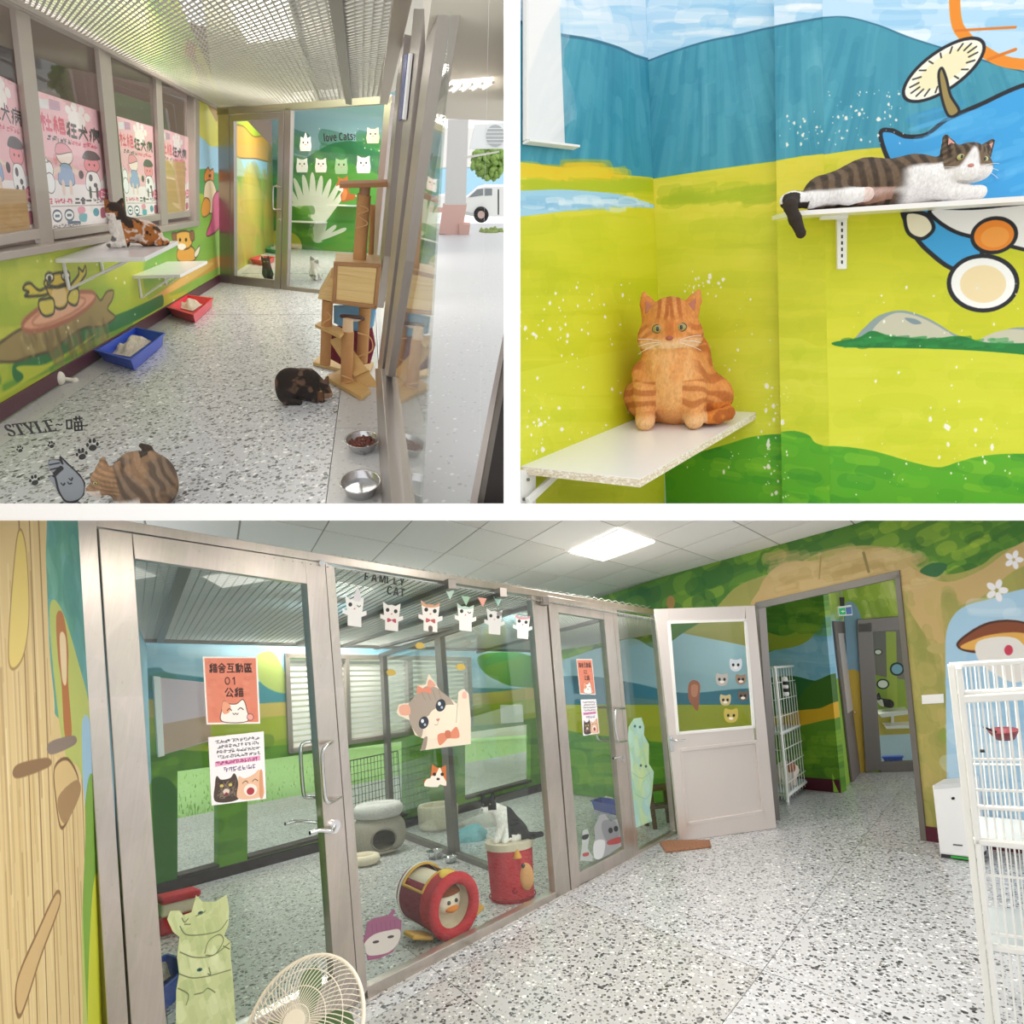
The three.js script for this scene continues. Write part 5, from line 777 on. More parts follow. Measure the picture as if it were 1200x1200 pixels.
function rulesCard(plane, quad, label) {
  const m = sheet('notice', plane, quad, 0.006, 0.0075, 900, (c, T, Q, W) => {
    const s = W / 200, q = (a, b, d, e) => [Q(a, b), Q(d, b), Q(d, e), Q(a, e)], A = (p, f, sm = false, l, w) => area(c, T, fan(Q, p), f, sm, l, w * s);
    A([[0, 0], [1, 0], [1, 1], [0, 1]], '#fbf7fb'); for (let i = 0; i < 4; i++) smallPrint(c, T, q(0.12 + 0.03 * (i % 2), 0.06 + i * 0.075, 0.92, 0.105 + i * 0.075), 11, '#4a4450', 1.5 * s, 40 + i);
    A([[0.1, 0.37], [0.92, 0.35], [0.92, 0.42], [0.1, 0.44]], '#e9a8c8'); smallPrint(c, T, q(0.12, 0.37, 0.9, 0.42), 11, '#9c2c70', 1.8 * s, 51); smallPrint(c, T, q(0.25, 0.47, 0.82, 0.53), 7, '#5a3a70', 1.8 * s, 52);
    A([[0.08, 0.95], [0.08, 0.7], [0.12, 0.58], [0.2, 0.64], [0.36, 0.63], [0.44, 0.57], [0.5, 0.7], [0.5, 0.95]], '#4c3f38', true); const r = rng(4); for (let i = 0; i < 50; i++) line(c, T, fan(Q, [[0.1 + 0.38 * r(), 0.66 + 0.26 * r()], [0.1 + 0.38 * r(), 0.66 + 0.26 * r()]]), ['#2c241f', '#7c6a5c', '#9a8674'][Math.floor(r() * 3)], 1.2 * s); for (const u of [0.2, 0.36]) A(oval(u, 0.73, 0.035, 0.022), '#d8c46a', true); A(oval(0.28, 0.82, 0.06, 0.04), '#e8d8cc', true); A(oval(0.28, 0.86, 0.03, 0.025), '#8a3038', true);
    A([[0.5, 0.95], [0.5, 0.74], [0.52, 0.62], [0.62, 0.66], [0.78, 0.62], [0.9, 0.56], [0.94, 0.72], [0.94, 0.95]], '#efc4a4', true); A(oval(0.72, 0.84, 0.12, 0.09), '#fbeee2', true); A(oval(0.72, 0.86, 0.07, 0.055), '#b23a48', true); line(c, T, fan(Q, [[0.58, 0.73], [0.64, 0.7], [0.68, 0.73]]), '#5c3a2c', 2 * s); line(c, T, fan(Q, [[0.76, 0.72], [0.81, 0.69], [0.86, 0.72]]), '#5c3a2c', 2 * s); A([[0.9, 0.6], [0.95, 0.6], [0.95, 0.95], [0.88, 0.95]], '#e2a078', true);
  }); return tag(m, label, 'notice', null, 'thing');
}
noticeCard(PT, [[237.5, 769.5], [301.5, 769.5], [305, 848], [242, 849]], 'orange notice card numbered 01 on the large glass door', '01');
rulesCard(PT, [[244, 864], [309, 857], [312, 936], [248, 944]], 'white notice with two cat photos on the large glass door');
noticeCard(PT, [...c3(312, 672, 388, 672, 405, 845, 330, 842)], 'orange notice card on the narrow glass door', '02');
rulesCard(PT, [...c3(333, 868, 408, 866, 424, 1032, 346, 1044)], 'white notice with cat photos on the narrow glass door');
// lettering
{ const t = thing('lettering', 'black adhesive letters reading family cat on the fixed pane', 'lettering', PT.hit(450, 690), PT.q); const spaced = (str, a, b, cap) => { const A = PT.p2(...a), B = PT.p2(...b), C = PT.p2(a[0], a[1] - cap), h = Math.hypot(C[0] - A[0], C[1] - A[1]), ang = Math.atan2(B[1] - A[1], B[0] - A[0]); str.split('').forEach((ch, i) => { const g = new THREE.ExtrudeGeometry(font.generateShapes(ch, h / 0.72), { depth: 0.0015, bevelEnabled: false, curveSegments: 4 }), u = i / (str.length - 1); g.rotateZ(ang); g.translate(lerp(A[0], B[0], u), lerp(A[1], B[1], u), 0); put('letter', g, inkBlack, t, PT.o, PT.q); }); }; spaced('FAMILY', [426, 679.5], [468, 686], 7); spaced('CAT', [452.5, 696], [468.5, 698.5], 7); }
// row of small cat stickers
const catSticker = (cx, cy, s, label, o) => {
  const P = (x, y) => [cx + x * s, cy + y * s + x * s * 0.12], pts = [[-10, -8], [-11, -17], [-5, -13], ...(o.hat ? [[-1, -15], [4, -30], [8, -15]] : [[0, -14]]), [5, -13], [11, -17], [10, -7], [9, 0], [14, -2], [14, 3], [8, 6], [8, 18], [-8, 18], [-8, 6], [-14, 4], [-14, -1], [-9, 0]].map((p) => P(...p));
  sticker('cat_sticker', label, PT, pts, 0.0015, 900, (c, T, W, H) => {
    c.fillStyle = o.base; c.fillRect(0, 0, W, H); const k = W / 60, E = (x, y, rx, ry, f) => area(c, T, oval(...P(x, y), rx * s, ry * s), f), G = (p, f) => area(c, T, p.map((q) => P(...q)), f);
    if (o.hat) G([[-3, -14], [3, -29], [7, -13]], o.hat); if (o.cap) E(1, -15, 12, 5, o.cap); E(-5, -7, 2.2, 2.4, '#2c2826'); o.wink ? line(c, T, [P(3, -7), P(5, -5.5), P(7, -7)], '#2c2826', 1.6 * k) : E(5, -6.5, 2.2, 2.4, '#2c2826'); E(0, -2.6, 1.1, 0.9, '#d08880'); if (o.tie) { G([[-5, 3], [0, 5], [-5, 8]], o.tie); G([[5, 3], [0, 5], [5, 8]], o.tie); } if (o.patch) E(7, -11, 4, 3, o.patch); if (o.legs) G([[-2, 12], [2, 12], [2, 18], [-2, 18]], '#6a5a54');
  }, 'cat stickers in a row on the fixed pane');
};
catSticker(415.5, 716, 1.0, 'white cat sticker in a party hat on the fixed pane', { base: '#f3f1ee', hat: '#e4dfe2', wink: 1 });
catSticker(459, 722, 0.95, 'white cat sticker with a red bow tie on the fixed pane', { base: '#e9e4de', tie: '#b8485a' });
catSticker(504.5, 722, 1.0, 'white cat sticker in a straw hat on the fixed pane', { base: '#f0ece6', cap: '#d8a07c', tie: '#c05a5a', legs: 1 });
catSticker(545.5, 723, 0.9, 'white cat sticker in a mint hood on the fixed pane', { base: '#f1efea', cap: '#b8d4c4', wink: 1 });
catSticker(579.5, 728, 0.85, 'grey and white cat sticker on the fixed pane', { base: '#d4d2d0', patch: '#8a8886' });
catSticker(612.5, 734, 0.8, 'white cat sticker in a pink cap beside the mullion', { base: '#eceae8', cap: '#d89aa0' });
// bunting and little fish
for (const [x, y, col, w] of [[897, 355, 0xb8d0c0, 'pale green'], [975, 385, 0x9cc0a4, 'green'], [1055, 392, 0xe0a090, 'coral'], [1130, 388, 0xa8ccc0, 'mint']]) { const p = c2(x - 22, y - 20, x + 22, y - 14, x + 2, y + 28); tag(slab('bunting_flag', PT, p, 0, 0.0015, std(col, 0.5)), w + ' bunting flag sticker on the fixed pane', 'sticker'); }
[[750, 605, 'under the straw hat cat'], [610, 735, 'beside the big cat sticker ear'], [948, 708, 'above the raised paw']].forEach(([x, y, w]) => tag(slab('fish_sticker', PT, c2(x - 22, y, x - 8, y - 14, x + 10, y - 14, x + 24, y - 4, x + 26, y + 10, x + 8, y + 18, x - 10, y + 16), 0, 0.0015, std(0xc8ab52, 0.5)), 'small gold fish sticker ' + w, 'sticker'));
// large cat with a raised paw
{
  const out = c2(640, 930, 652, 892, 700, 884, 722, 862, 738, 842, 742, 800, 782, 795, 796, 742, 836, 800, 850, 822, 905, 866, 936, 890, 940, 830, 965, 815, 990, 840, 1000, 960, 1000, 1084, 870, 1100, 756, 1116, 772, 1058, 730, 1040, 702, 968, 652, 946);
  sticker('cat_sticker', 'large calico cat sticker with raised paw and coral bows on the fixed pane', PT, out, 0.002, 900, (c, T, W, H) => {
    const A = (p, f, l, w = 2) => area(c, T, p, f, true, l, w); c.fillStyle = '#e9dcc6'; c.fillRect(0, 0, W, H);
    A(c2(700, 884, 740, 838, 800, 800, 880, 840, 920, 900, 880, 900, 830, 930, 780, 960, 760, 1050, 720, 1010, 702, 960), '#a89a8c'); A(c2(800, 940, 860, 900, 930, 900, 945, 980, 880, 1040, 790, 1050), '#efe2cc'); for (let i = 0; i < 4; i++) line(c, T, c2(760 + i * 28, 830 - i * 4, 780 + i * 26, 870), '#8a7c70', 3);
    A(c2(655, 900, 700, 895, 705, 940, 660, 940), '#e2a890'); A(c2(800, 770, 830, 800, 790, 810), '#dca08a'); A(c2(738, 838, 742, 802, 772, 815, 800, 806, 808, 838, 774, 830), '#e08a70');
    for (const [x, y] of [[854, 896], [772, 980]]) { A(oval(...c2(x, y)[0], 5.6, 7.4, 0.3), '#2c3440'); A(oval(...c2(x - 6, y - 8)[0], 1.8, 2.4), '#e8eef2'); A(oval(...c2(x + 6, y + 10)[0], 1.4, 1.6), '#b8c4cc'); }
    A(c2(832, 964, 850, 960, 842, 974), '#c88a80'); line(c, T, c2(842, 974, 838, 990, 824, 990), '#8a6a60', 2); A(c2(840, 1040, 880, 1030, 890, 1052, 850, 1090), '#dc8a6c'); A(c2(890, 1045, 930, 1000, 945, 1050, 900, 1056), '#dc8a6c'); A(c2(876, 1022, 900, 1020, 902, 1052, 880, 1054), '#c87458');
    A(c2(962, 832, 978, 832, 980, 860, 960, 860), '#e8b4a4'); line(c, T, c2(936, 890, 930, 980), '#6a5c54', 2.5); A(c2(770, 1060, 790, 1050, 780, 1110, 758, 1114), '#9a8a7c');
  });
}
// other stickers on this pane
sticker('flower_sticker', 'mauve capped smiling sticker low on the fixed pane', PT, c6(480, 880, 500, 790, 530, 770, 600, 755, 625, 725, 635, 735, 622, 756, 665, 780, 662, 830, 655, 880, 620, 935, 560, 965, 500, 975, 492, 930), 0.0015, 700, (c, T, W, H) => {
  c.fillStyle = '#8f5a76'; c.fillRect(0, 0, W, H); area(c, T, c6(484, 895, 530, 850, 600, 830, 655, 826, 652, 880, 610, 930, 540, 950, 498, 945), '#c9c4bc'); for (const [x, y] of [[540, 885], [612, 860]]) area(c, T, oval(...c6(x, y)[0], 4, 1.6, -0.2), '#4a4044'); line(c, T, c6(505, 960, 560, 962, 620, 925), '#a05a7c', 4); for (let i = 0; i < 6; i++) line(c, T, c6(520 + i * 22, 800 - i * 4, 524 + i * 22, 842 - i * 5), '#7c4a64', 2);
});
sticker('dog_sticker', 'orange and white puppy sticker beside the inner post', PT, c6(776, 130, 772, 100, 806, 90, 812, 22, 836, 40, 858, 40, 880, 26, 882, 90, 882, 130, 850, 120, 840, 134, 808, 134), 0.0015, 700, (c, T, W, H) => { c.fillStyle = '#c8703a'; c.fillRect(0, 0, W, H); area(c, T, c6(776, 132, 790, 92, 830, 70, 850, 40, 866, 80, 884, 120, 850, 136), '#f0e6d8'); for (const x of [824, 862]) area(c, T, oval(...c6(x, 72)[0], 2, 2), '#2a1e18'); area(c, T, oval(...c6(842, 95)[0], 2, 1.4), '#3a2420'); });
sticker('cat_stack_sticker', 'pale green sticker of stacked cats on the large glass door', PT, c5(728, 775, 742, 735, 790, 732, 806, 756, 846, 740, 868, 658, 900, 690, 960, 690, 1016, 655, 1028, 720, 1026, 800, 1004, 856, 1036, 884, 1036, 950, 1042, 1010, 1050, 1100, 1062, 1290, 770, 1290, 772, 1120, 786, 1040, 776, 960, 788, 860, 756, 836), 0.0015, 700, (c, T, W, H) => {
  c.fillStyle = '#c6cf98'; c.fillRect(0, 0, W, H); brush(c, T, [190, 1040, 280, 1200], ['#d8dfb0', '#b4c088', '#dfe6bc', '#a8b87c'], 90, 12, 6, 5, 0.4, 0.3, 1); const L = (...p) => line(c, T, c5(...p), '#6a7450', 2.6), E = (x, y) => { area(c, T, oval(...c5(x, y)[0], 3.4, 2, -0.3), '#2f6a5c'); area(c, T, oval(...c5(x, y)[0], 1.4, 1.6), '#20302a'); };
  L(790, 810, 820, 850, 900, 850, 980, 830, 1020, 780); L(800, 770, 812, 790, 830, 772); L(812, 800, 840, 800); E(890, 745); L(868, 760, 905, 742, 912, 735); L(790, 935, 860, 960, 950, 950, 1030, 890); L(910, 940, 930, 880, 980, 850, 1000, 880, 960, 945, 915, 950); L(786, 1040, 850, 1060, 930, 1050, 1036, 1020); E(885, 1020); L(930, 1010, 938, 1044, 925, 1040); L(860, 1140, 900, 1130, 925, 1110, 960, 1130); L(780, 1110, 830, 1140, 820, 1190); L(1000, 905, 1030, 920);
});
sticker('animal_sticker', 'mint green stacked animal sticker on the end pane', PT, [...c3(562, 1060, 566, 1000, 592, 960, 628, 955, 642, 1000, 640, 1040, 664, 1085, 664, 1180), ...c7(688, 60, 680, 160, 668, 240, 680, 300, 640, 315, 602, 332, 590, 220, 580, 120, 576, 20)], 0.0015, 700, (c, T, W, H) => { c.fillStyle = '#b4d8b4'; c.fillRect(0, 0, W, H); brush(c, T, [735, 840, 766, 970], ['#9fd0d8', '#cfe2a0', '#a8d4a8', '#c0e4d8'], 70, 10, 6, 6, 0.5, 0.2, 1); for (const [x, y] of [[744, 851], [751, 897]]) { area(c, T, oval(x, y, 1.4, 1.6), '#3a5a54'); area(c, T, oval(x + 6, y + 1, 1.4, 1.6), '#3a5a54'); } line(c, T, [[740, 905], [752, 912], [762, 905]], '#7aa88c', 2); line(c, T, [[744, 930], [756, 936], [762, 930]], '#7aa88c', 2); });
sticker('cat_sticker', 'grey kitten sticker with a red collar low on the narrow door', PT, c7(398, 480, 392, 430, 404, 380, 398, 330, 424, 272, 452, 264, 476, 302, 510, 286, 524, 350, 530, 420, 470, 462, 420, 486), 0.0015, 800, (c, T, W, H) => { c.fillStyle = '#a4a6a8'; c.fillRect(0, 0, W, H); area(c, T, c7(440, 300, 500, 300, 520, 370, 470, 400, 440, 360), '#8a8c90'); area(c, T, c7(400, 400, 450, 395, 440, 470, 400, 480), '#d8dadc'); area(c, T, c7(464, 396, 524, 376, 524, 404, 470, 414), '#b04848'); for (const [x, y] of [[478, 344], [504, 336]]) area(c, T, oval(...c7(x, y)[0], 2.6, 3.4), '#2c3034'); });
sticker('cat_sticker', 'small pale kitten sticker low on the narrow door', PT, c7(330, 490, 340, 420, 342, 346, 366, 336, 376, 370, 366, 430, 392, 470, 388, 494), 0.0015, 800, (c, T, W, H) => { c.fillStyle = '#b8c0bc'; c.fillRect(0, 0, W, H); area(c, T, c7(340, 370, 372, 362, 366, 384, 344, 388), '#3a3c40'); area(c, T, c7(344, 456, 372, 450, 370, 466, 346, 470), '#b05a58'); });
// ---- the open white door with its window
const WD = R3.wall([799, 986], [909, 971]);
const doorSilver = new THREE.MeshStandardMaterial({ color: 0xe2d9d4, metalness: 0.35, roughness: 0.4 });
{
  const d = structure('door_6', 'open silver white door with upper window and lower panel', WD.hit(799, 986), WD.q), q = (n, p, z0 = -0.04, z1 = 0, b = 0.003, m = doorSilver) => slab(n, WD, p, z0, z1, m, d, [], b);
  q('stile', [[768, 714], [783, 713.5], [806, 985], [797, 987]]); q('stile', [[873, 710], [884.5, 709.5], [910, 970.5], [897, 972.5]]); q('rail', [[783, 713.5], [873, 710], [873.5, 727], [784.5, 730]]); q('rail', [[795, 860], [883, 852], [885, 869], [797, 880]]); q('rail', [[803.5, 968], [897, 951], [897, 972.5], [805.5, 985]]);
  slab('window_pane', WD, [[784.5, 730], [873.5, 727], [883, 852], [795, 860]], -0.022, -0.017, glass, d); q('inset_panel', [[797, 880], [885, 869], [894, 951.5], [804, 967]], -0.03, -0.012, 0); q('moulding', [[797, 880], [800, 880], [807, 966], [804, 967.5]], -0.012, 0.004); q('moulding', [[885, 869.5], [888.5, 869], [897, 951], [893.5, 952]], -0.012, 0.004); q('moulding', [[797, 877], [887, 867], [887, 871], [797, 881]], -0.012, 0.004); q('moulding', [[804, 964], [896, 949], [896, 953], [804, 968.5]], -0.012, 0.004);
  q('glazing_bead', [[782, 729], [785.5, 729], [796, 860.5], [792.5, 861]], -0.012, 0.005, 0.001, whitePaint); q('glazing_bead', [[872, 726], [875, 726], [885, 852], [882, 853]], -0.012, 0.005, 0.001, whitePaint); q('glazing_bead', [[783, 728], [875, 725], [875, 728], [783, 731]], -0.012, 0.005, 0.001, whitePaint); q('glazing_bead', [[794, 858], [885, 850], [885, 853], [794, 861]], -0.012, 0.005, 0.001, whitePaint);
  slab('lock_plate', WD, [[783, 862], [788, 861.5], [790, 880], [785.5, 881]], 0, 0.008, chrome, d); put('lever', new THREE.TubeGeometry(new THREE.CatmullRomCurve3([[786, 866.5], [790, 866.5], [800, 865.5]].map((p, i) => WD.at(...WD.p2(...p), i ? 0.05 : 0.008))), 12, 0.008, 8), chrome, d);
  const st = (n, l, o, f, per = 800) => sticker(n, l, WD, o, -0.014, per, f, null, true);
  st('squirrel_sticker', 'brown bear sticker on the open door window', c3(852, 800, 870, 772, 900, 776, 916, 800, 908, 850, 906, 925, 890, 920, 874, 890, 856, 880), (c, T, W, H) => { c.fillStyle = '#8a5a44'; c.fillRect(0, 0, W, H); area(c, T, c3(870, 800, 900, 800, 896, 850, 872, 850), '#a87860'); });
  for (const [x, y, r, col, l] of [[1018, 770, 32, '#b8b4ae', 'grey kitten face sticker ringed in black on the open door window'], [1085, 700, 32, '#d4dce4', 'pale blue kitten face sticker on the open door window'], [1035, 870, 28, '#c8b888', 'sand coloured kitten face sticker on the open door window'], [1110, 770, 26, '#9c8470', 'brown kitten face sticker on the open door window'], [1062, 945, 36, '#c8b458', 'yellow kitten face sticker on the open door window'], [1120, 850, 26, '#6a5c50', 'dark kitten face sticker on the open door window']])
    st('kitten_sticker', l, [[-1, 0.1], [-0.9, -1], [-0.35, -0.7], [0.35, -0.7], [0.9, -1], [1, 0.1], [0.6, 0.9], [-0.6, 0.9]].map(([u, v]) => c3(x + u * r, y + v * r * 1.1)[0]), (c, T, W, H) => { c.fillStyle = col; c.fillRect(0, 0, W, H); for (const e of [-0.38, 0.38]) area(c, T, oval(...c3(x + e * r, y)[0], 1.5, 1.8), '#20201e'); area(c, T, oval(...c3(x, y + r * 0.4)[0], 2.6, 1.6), '#f0e8dc'); });
}
{ const m = thing('door_mat', 'small brown bristle mat at the foot of the open door', 'mat', fl3.hit(800, 992), fl3.q); slab('pile', fl3, [[773, 989], [783, 986.5], [832, 986.5], [834, 993.5], [780, 1000]], 0, 0.018, (() => { const c = canvas(128, 128), x = c.getContext('2d'), r = rng(3); x.fillStyle = '#9a6c52'; x.fillRect(0, 0, 128, 128); for (let i = 0; i < 2500; i++) { x.fillStyle = ['#7a5038', '#b88a6c', '#8a5f46', '#a87a5e'][Math.floor(r() * 4)]; x.fillRect(r() * 128, r() * 128, 1.5, 2.5); } const t = tex(c, true); t.repeat.set(4, 4); return new THREE.MeshStandardMaterial({ map: t, roughness: 1 }); })(), m, [], 0.008); }

// ================================================================ room one: yard outside the glass, furniture and bowls
const f1 = R1.floor, d1 = crop1(20, 20), d2 = crop1(305, 20), d3 = crop1(20, 305), d4 = crop1(305, 305);
function crop1(ox, oy, k = 4.2105) { return (...a) => { const o = []; for (let i = 0; i < a.length; i += 2) o.push([ox + a[i] / k, oy + a[i + 1] / k]); return o; }; }
const facing = (p, up) => { const n = EYE.clone().sub(p), z = n.addScaledVector(up, -n.dot(up)).normalize(), x = up.clone().cross(z).normalize(); return new Plane(p, z, x); };   // upright plane at a point, turned to the viewer
function rod(name, A, B, r0, r1, mat, parent, seg = 16) { const d = B.clone().sub(A), g = new THREE.CylinderGeometry(r1, r0, d.length(), seg), q = new THREE.Quaternion().setFromUnitVectors(V(0, 1, 0), d.clone().normalize()); return put(name, g, mat, parent, A.clone().add(B).multiplyScalar(0.5), q); }
// hexahedron from two rings of four world points, optionally a hollow tray
function tray(rim, base, t, up) { // open tray: walls as four slabs, a floor and a lip
  const c = rim.reduce((s, p) => s.add(p), V(0, 0, 0)).multiplyScalar(0.25), cb = base.reduce((s, p) => s.add(p), V(0, 0, 0)).multiplyScalar(0.25), inn = (p, m, d) => p.clone().add(m.clone().sub(p).setLength(d)), ri = rim.map((p) => inn(p, c, t * 1.4)), bi = base.map((p) => inn(p, cb, t * 1.4)), ro = rim.map((p) => inn(p, c, -t * 1.2)), g = [];
  for (let i = 0; i < 4; i++) { const j = (i + 1) % 4; g.push(hexa([rim[i], rim[j], ri[j], ri[i]], [base[i], base[j], bi[j], bi[i]])); const dn = (p) => p.clone().addScaledVector(up, -t); g.push(hexa([ro[i], ro[j], ri[j], ri[i]], [dn(ro[i]), dn(ro[j]), dn(ri[j]), dn(ri[i])])); }
  const f = base.map((p) => p.clone().addScaledVector(up, t)); g.push(hexa(f, base)); return mergeGeometries(g);
}
// ---- yard
{
  const g = slab('ground_yard', f1, [[453, 592], [438, 300], [434, 262], [592, 262], [592, 592]], -0.02, 0, new THREE.MeshStandardMaterial({ map: terrazzo(9, '#c2c3c6', ['#b2b3b6', '#d6d7da', '#a2a3a6', '#e4e5e8'], 512, 1.6, 1400), roughness: 0.4 })); tag(g, 'pale paved yard outside the glazed side', null, null, 'structure');
  const cp = new Plane(W1.right.hit(482, 80), R1.n, V(1, 0, 0)); const c = slab('ceiling_yard', cp, [[506, 0], [592, 0], [592, 142], [487, 138]], -0.1, 0, std(0xd9d2c4, 0.9)); tag(c, 'pale canopy soffit above the yard', null, null, 'structure');
  areaLamp(cp, [[520, 103], [566, 98], [578, 90], [530, 94]], 20, 'ceiling_light', 'bright louvred lamp under the yard canopy');
  const pl = facing(f1.hit(531, 275), R1.v), p = thing('concrete_pillar', 'square yard pillar, grey above and faded pink below', 'pillar', f1.hit(531, 275), pl.q);
  slab('upper_shaft', pl, [[525, 140], [549, 140], [546, 240], [521, 240]], -0.5, 0, std(0xd6d4d2, 0.8), p); slab('pink_base', pl, [[519, 240], [547, 240], [541, 276], [514, 274]], -0.5, 0.02, std(0xd8b0a6, 0.8), p); slab('plinth_block', pl, [[538, 262], [551, 263], [549, 277], [538, 277]], -0.4, 0.1, std(0xd0a89c, 0.8), p);
  const bp = facing(f1.hit(540, 243), R1.v).shift(-4); const bw = slab('wall_yard', bp, [[494, 197], [592, 195], [592, 241], [494, 242]], -0.2, 0, std(0xa8d4ea, 0.8)); tag(bw, 'pale blue building across the yard', null, null, 'structure');
  const bw2 = slab('wall_yard_upper', bp, [[494, 150], [592, 150], [592, 196], [494, 198]], -0.2, 0, std(0xe6e4e0, 0.8)); tag(bw2, 'white upper wall across the yard', null, null, 'structure');
  // white van
  const vp = facing(f1.hit(565, 257), R1.v), v = thing('van', 'white van with a grey windscreen parked in the yard', 'van', f1.hit(565, 257), vp.q), vw = std(0xf2f2f4, 0.35), vg = std(0x8a9096, 0.2);
  slab('body', vp, d2(1000, 960, 1005, 900, 1030, 880, 1070, 845, 1110, 836, 1208, 836, 1208, 985, 1130, 985, 1000, 965), -1.6, 0, vw, v, [], 0.03); slab('windscreen', vp, d2(1028, 890, 1070, 850, 1100, 846, 1100, 880), 0.0, 0.012, vg, v); slab('side_window', vp, d2(1106, 846, 1144, 846, 1144, 880, 1106, 882), 0.0, 0.012, vg, v); slab('door_line', vp, d2(1172, 850, 1178, 850, 1178, 975, 1172, 975), 0, 0.012, dark, v); slab('bumper', vp, d2(998, 955, 1060, 968, 1060, 985, 1000, 972), -0.1, 0.05, std(0xc9c9cc, 0.5), v);
  const wc = vp.at(...vp.p2(...d2(1090, 975)[0]), 0.02); const wh = put('wheel', new THREE.TorusGeometry(0.24, 0.09, 10, 24), blackRubber, v, wc, vp.q); const hb = put('hub', new THREE.CylinderGeometry(0.17, 0.17, 0.05, 20).rotateX(Math.PI / 2), std(0xd8b8b4, 0.5), v, wc, vp.q);
  // second car nose, hedge, outdoor unit
  const cpn = facing(f1.hit(510, 250), R1.v), car = thing('car', 'white car nose behind the yard pillar', 'car', f1.hit(510, 250), cpn.q); slab('body', cpn, d2(835, 935, 840, 905, 880, 885, 930, 880, 930, 965, 850, 965), -1.5, 0, vw, car, [], 0.03); slab('headlight', cpn, d2(840, 912, 862, 905, 862, 925, 842, 930), 0, 0.02, std(0xb0b4b8, 0.2), car); slab('bumper', cpn, d2(832, 935, 900, 940, 900, 965, 835, 962), 0, 0.04, std(0xd8a8a0, 0.6), car);
  const ap = facing(f1.hit(560, 300), R1.v).shift(-3), ac = thing('air_conditioner', 'white outdoor air conditioner unit hung under the canopy', 'air conditioner', ap.hit(575, 175), ap.q); slab('case', ap, d2(1058, 530, 1208, 520, 1208, 650, 1030, 652), -0.4, 0, plasticWhite, ac, [], 0.01); slab('fan_ring', ap, oval(...d2(1160, 586)[0], 11, 13), 0, 0.02, std(0xb9bcbf, 0.6), ac); for (let i = 0; i < 5; i++) slab('fan_bar', ap, d2(1112, 548 + i * 18, 1205, 548 + i * 18, 1205, 552 + i * 18, 1112, 552 + i * 18), 0.02, 0.025, plasticWhite, ac); slab('bracket', ap, d2(1000, 690, 1180, 660, 1180, 668, 1010, 700), -0.3, 0, std(0xd8d4cf, 0.6), ac);
  const leafG = new THREE.SphereGeometry(1, 5, 4); const fol = (name, label, cx, cy, rx, ry, n, depth, col, seed, cat) => { const P = facing(f1.hit(560, 270), R1.v).shift(depth), r = rng(seed), g = []; for (let i = 0; i < n; i++) { const a = r() * 6.283, q = Math.sqrt(r()), w = P.at(...P.p2(cx + Math.cos(a) * q * rx, cy + Math.sin(a) * q * ry), (r() - 0.5) * 0.8), b = leafG.clone(); b.scale(0.1 + 0.1 * r(), 0.05 + 0.05 * r(), 0.1 * r() + 0.04); b.rotateZ(r() * 6); b.rotateY(r() * 6); b.translate(w.x, w.y, w.z); g.push(b); } const m = put(name, mergeGeometries(g), std(col, 0.8)); tag(m, label, cat, null, 'stuff'); };
  fol('tree_foliage', 'pale green leaves hanging at the yard edge', 574, 190, 20, 18, 260, -1, 0x8fb05c, 3, 'foliage'); fol('flowerbed_foliage', 'low leafy plants in the yard flowerbed', 577, 280, 18, 9, 200, 1.0, 0x8a9c5a, 4, 'foliage');
}
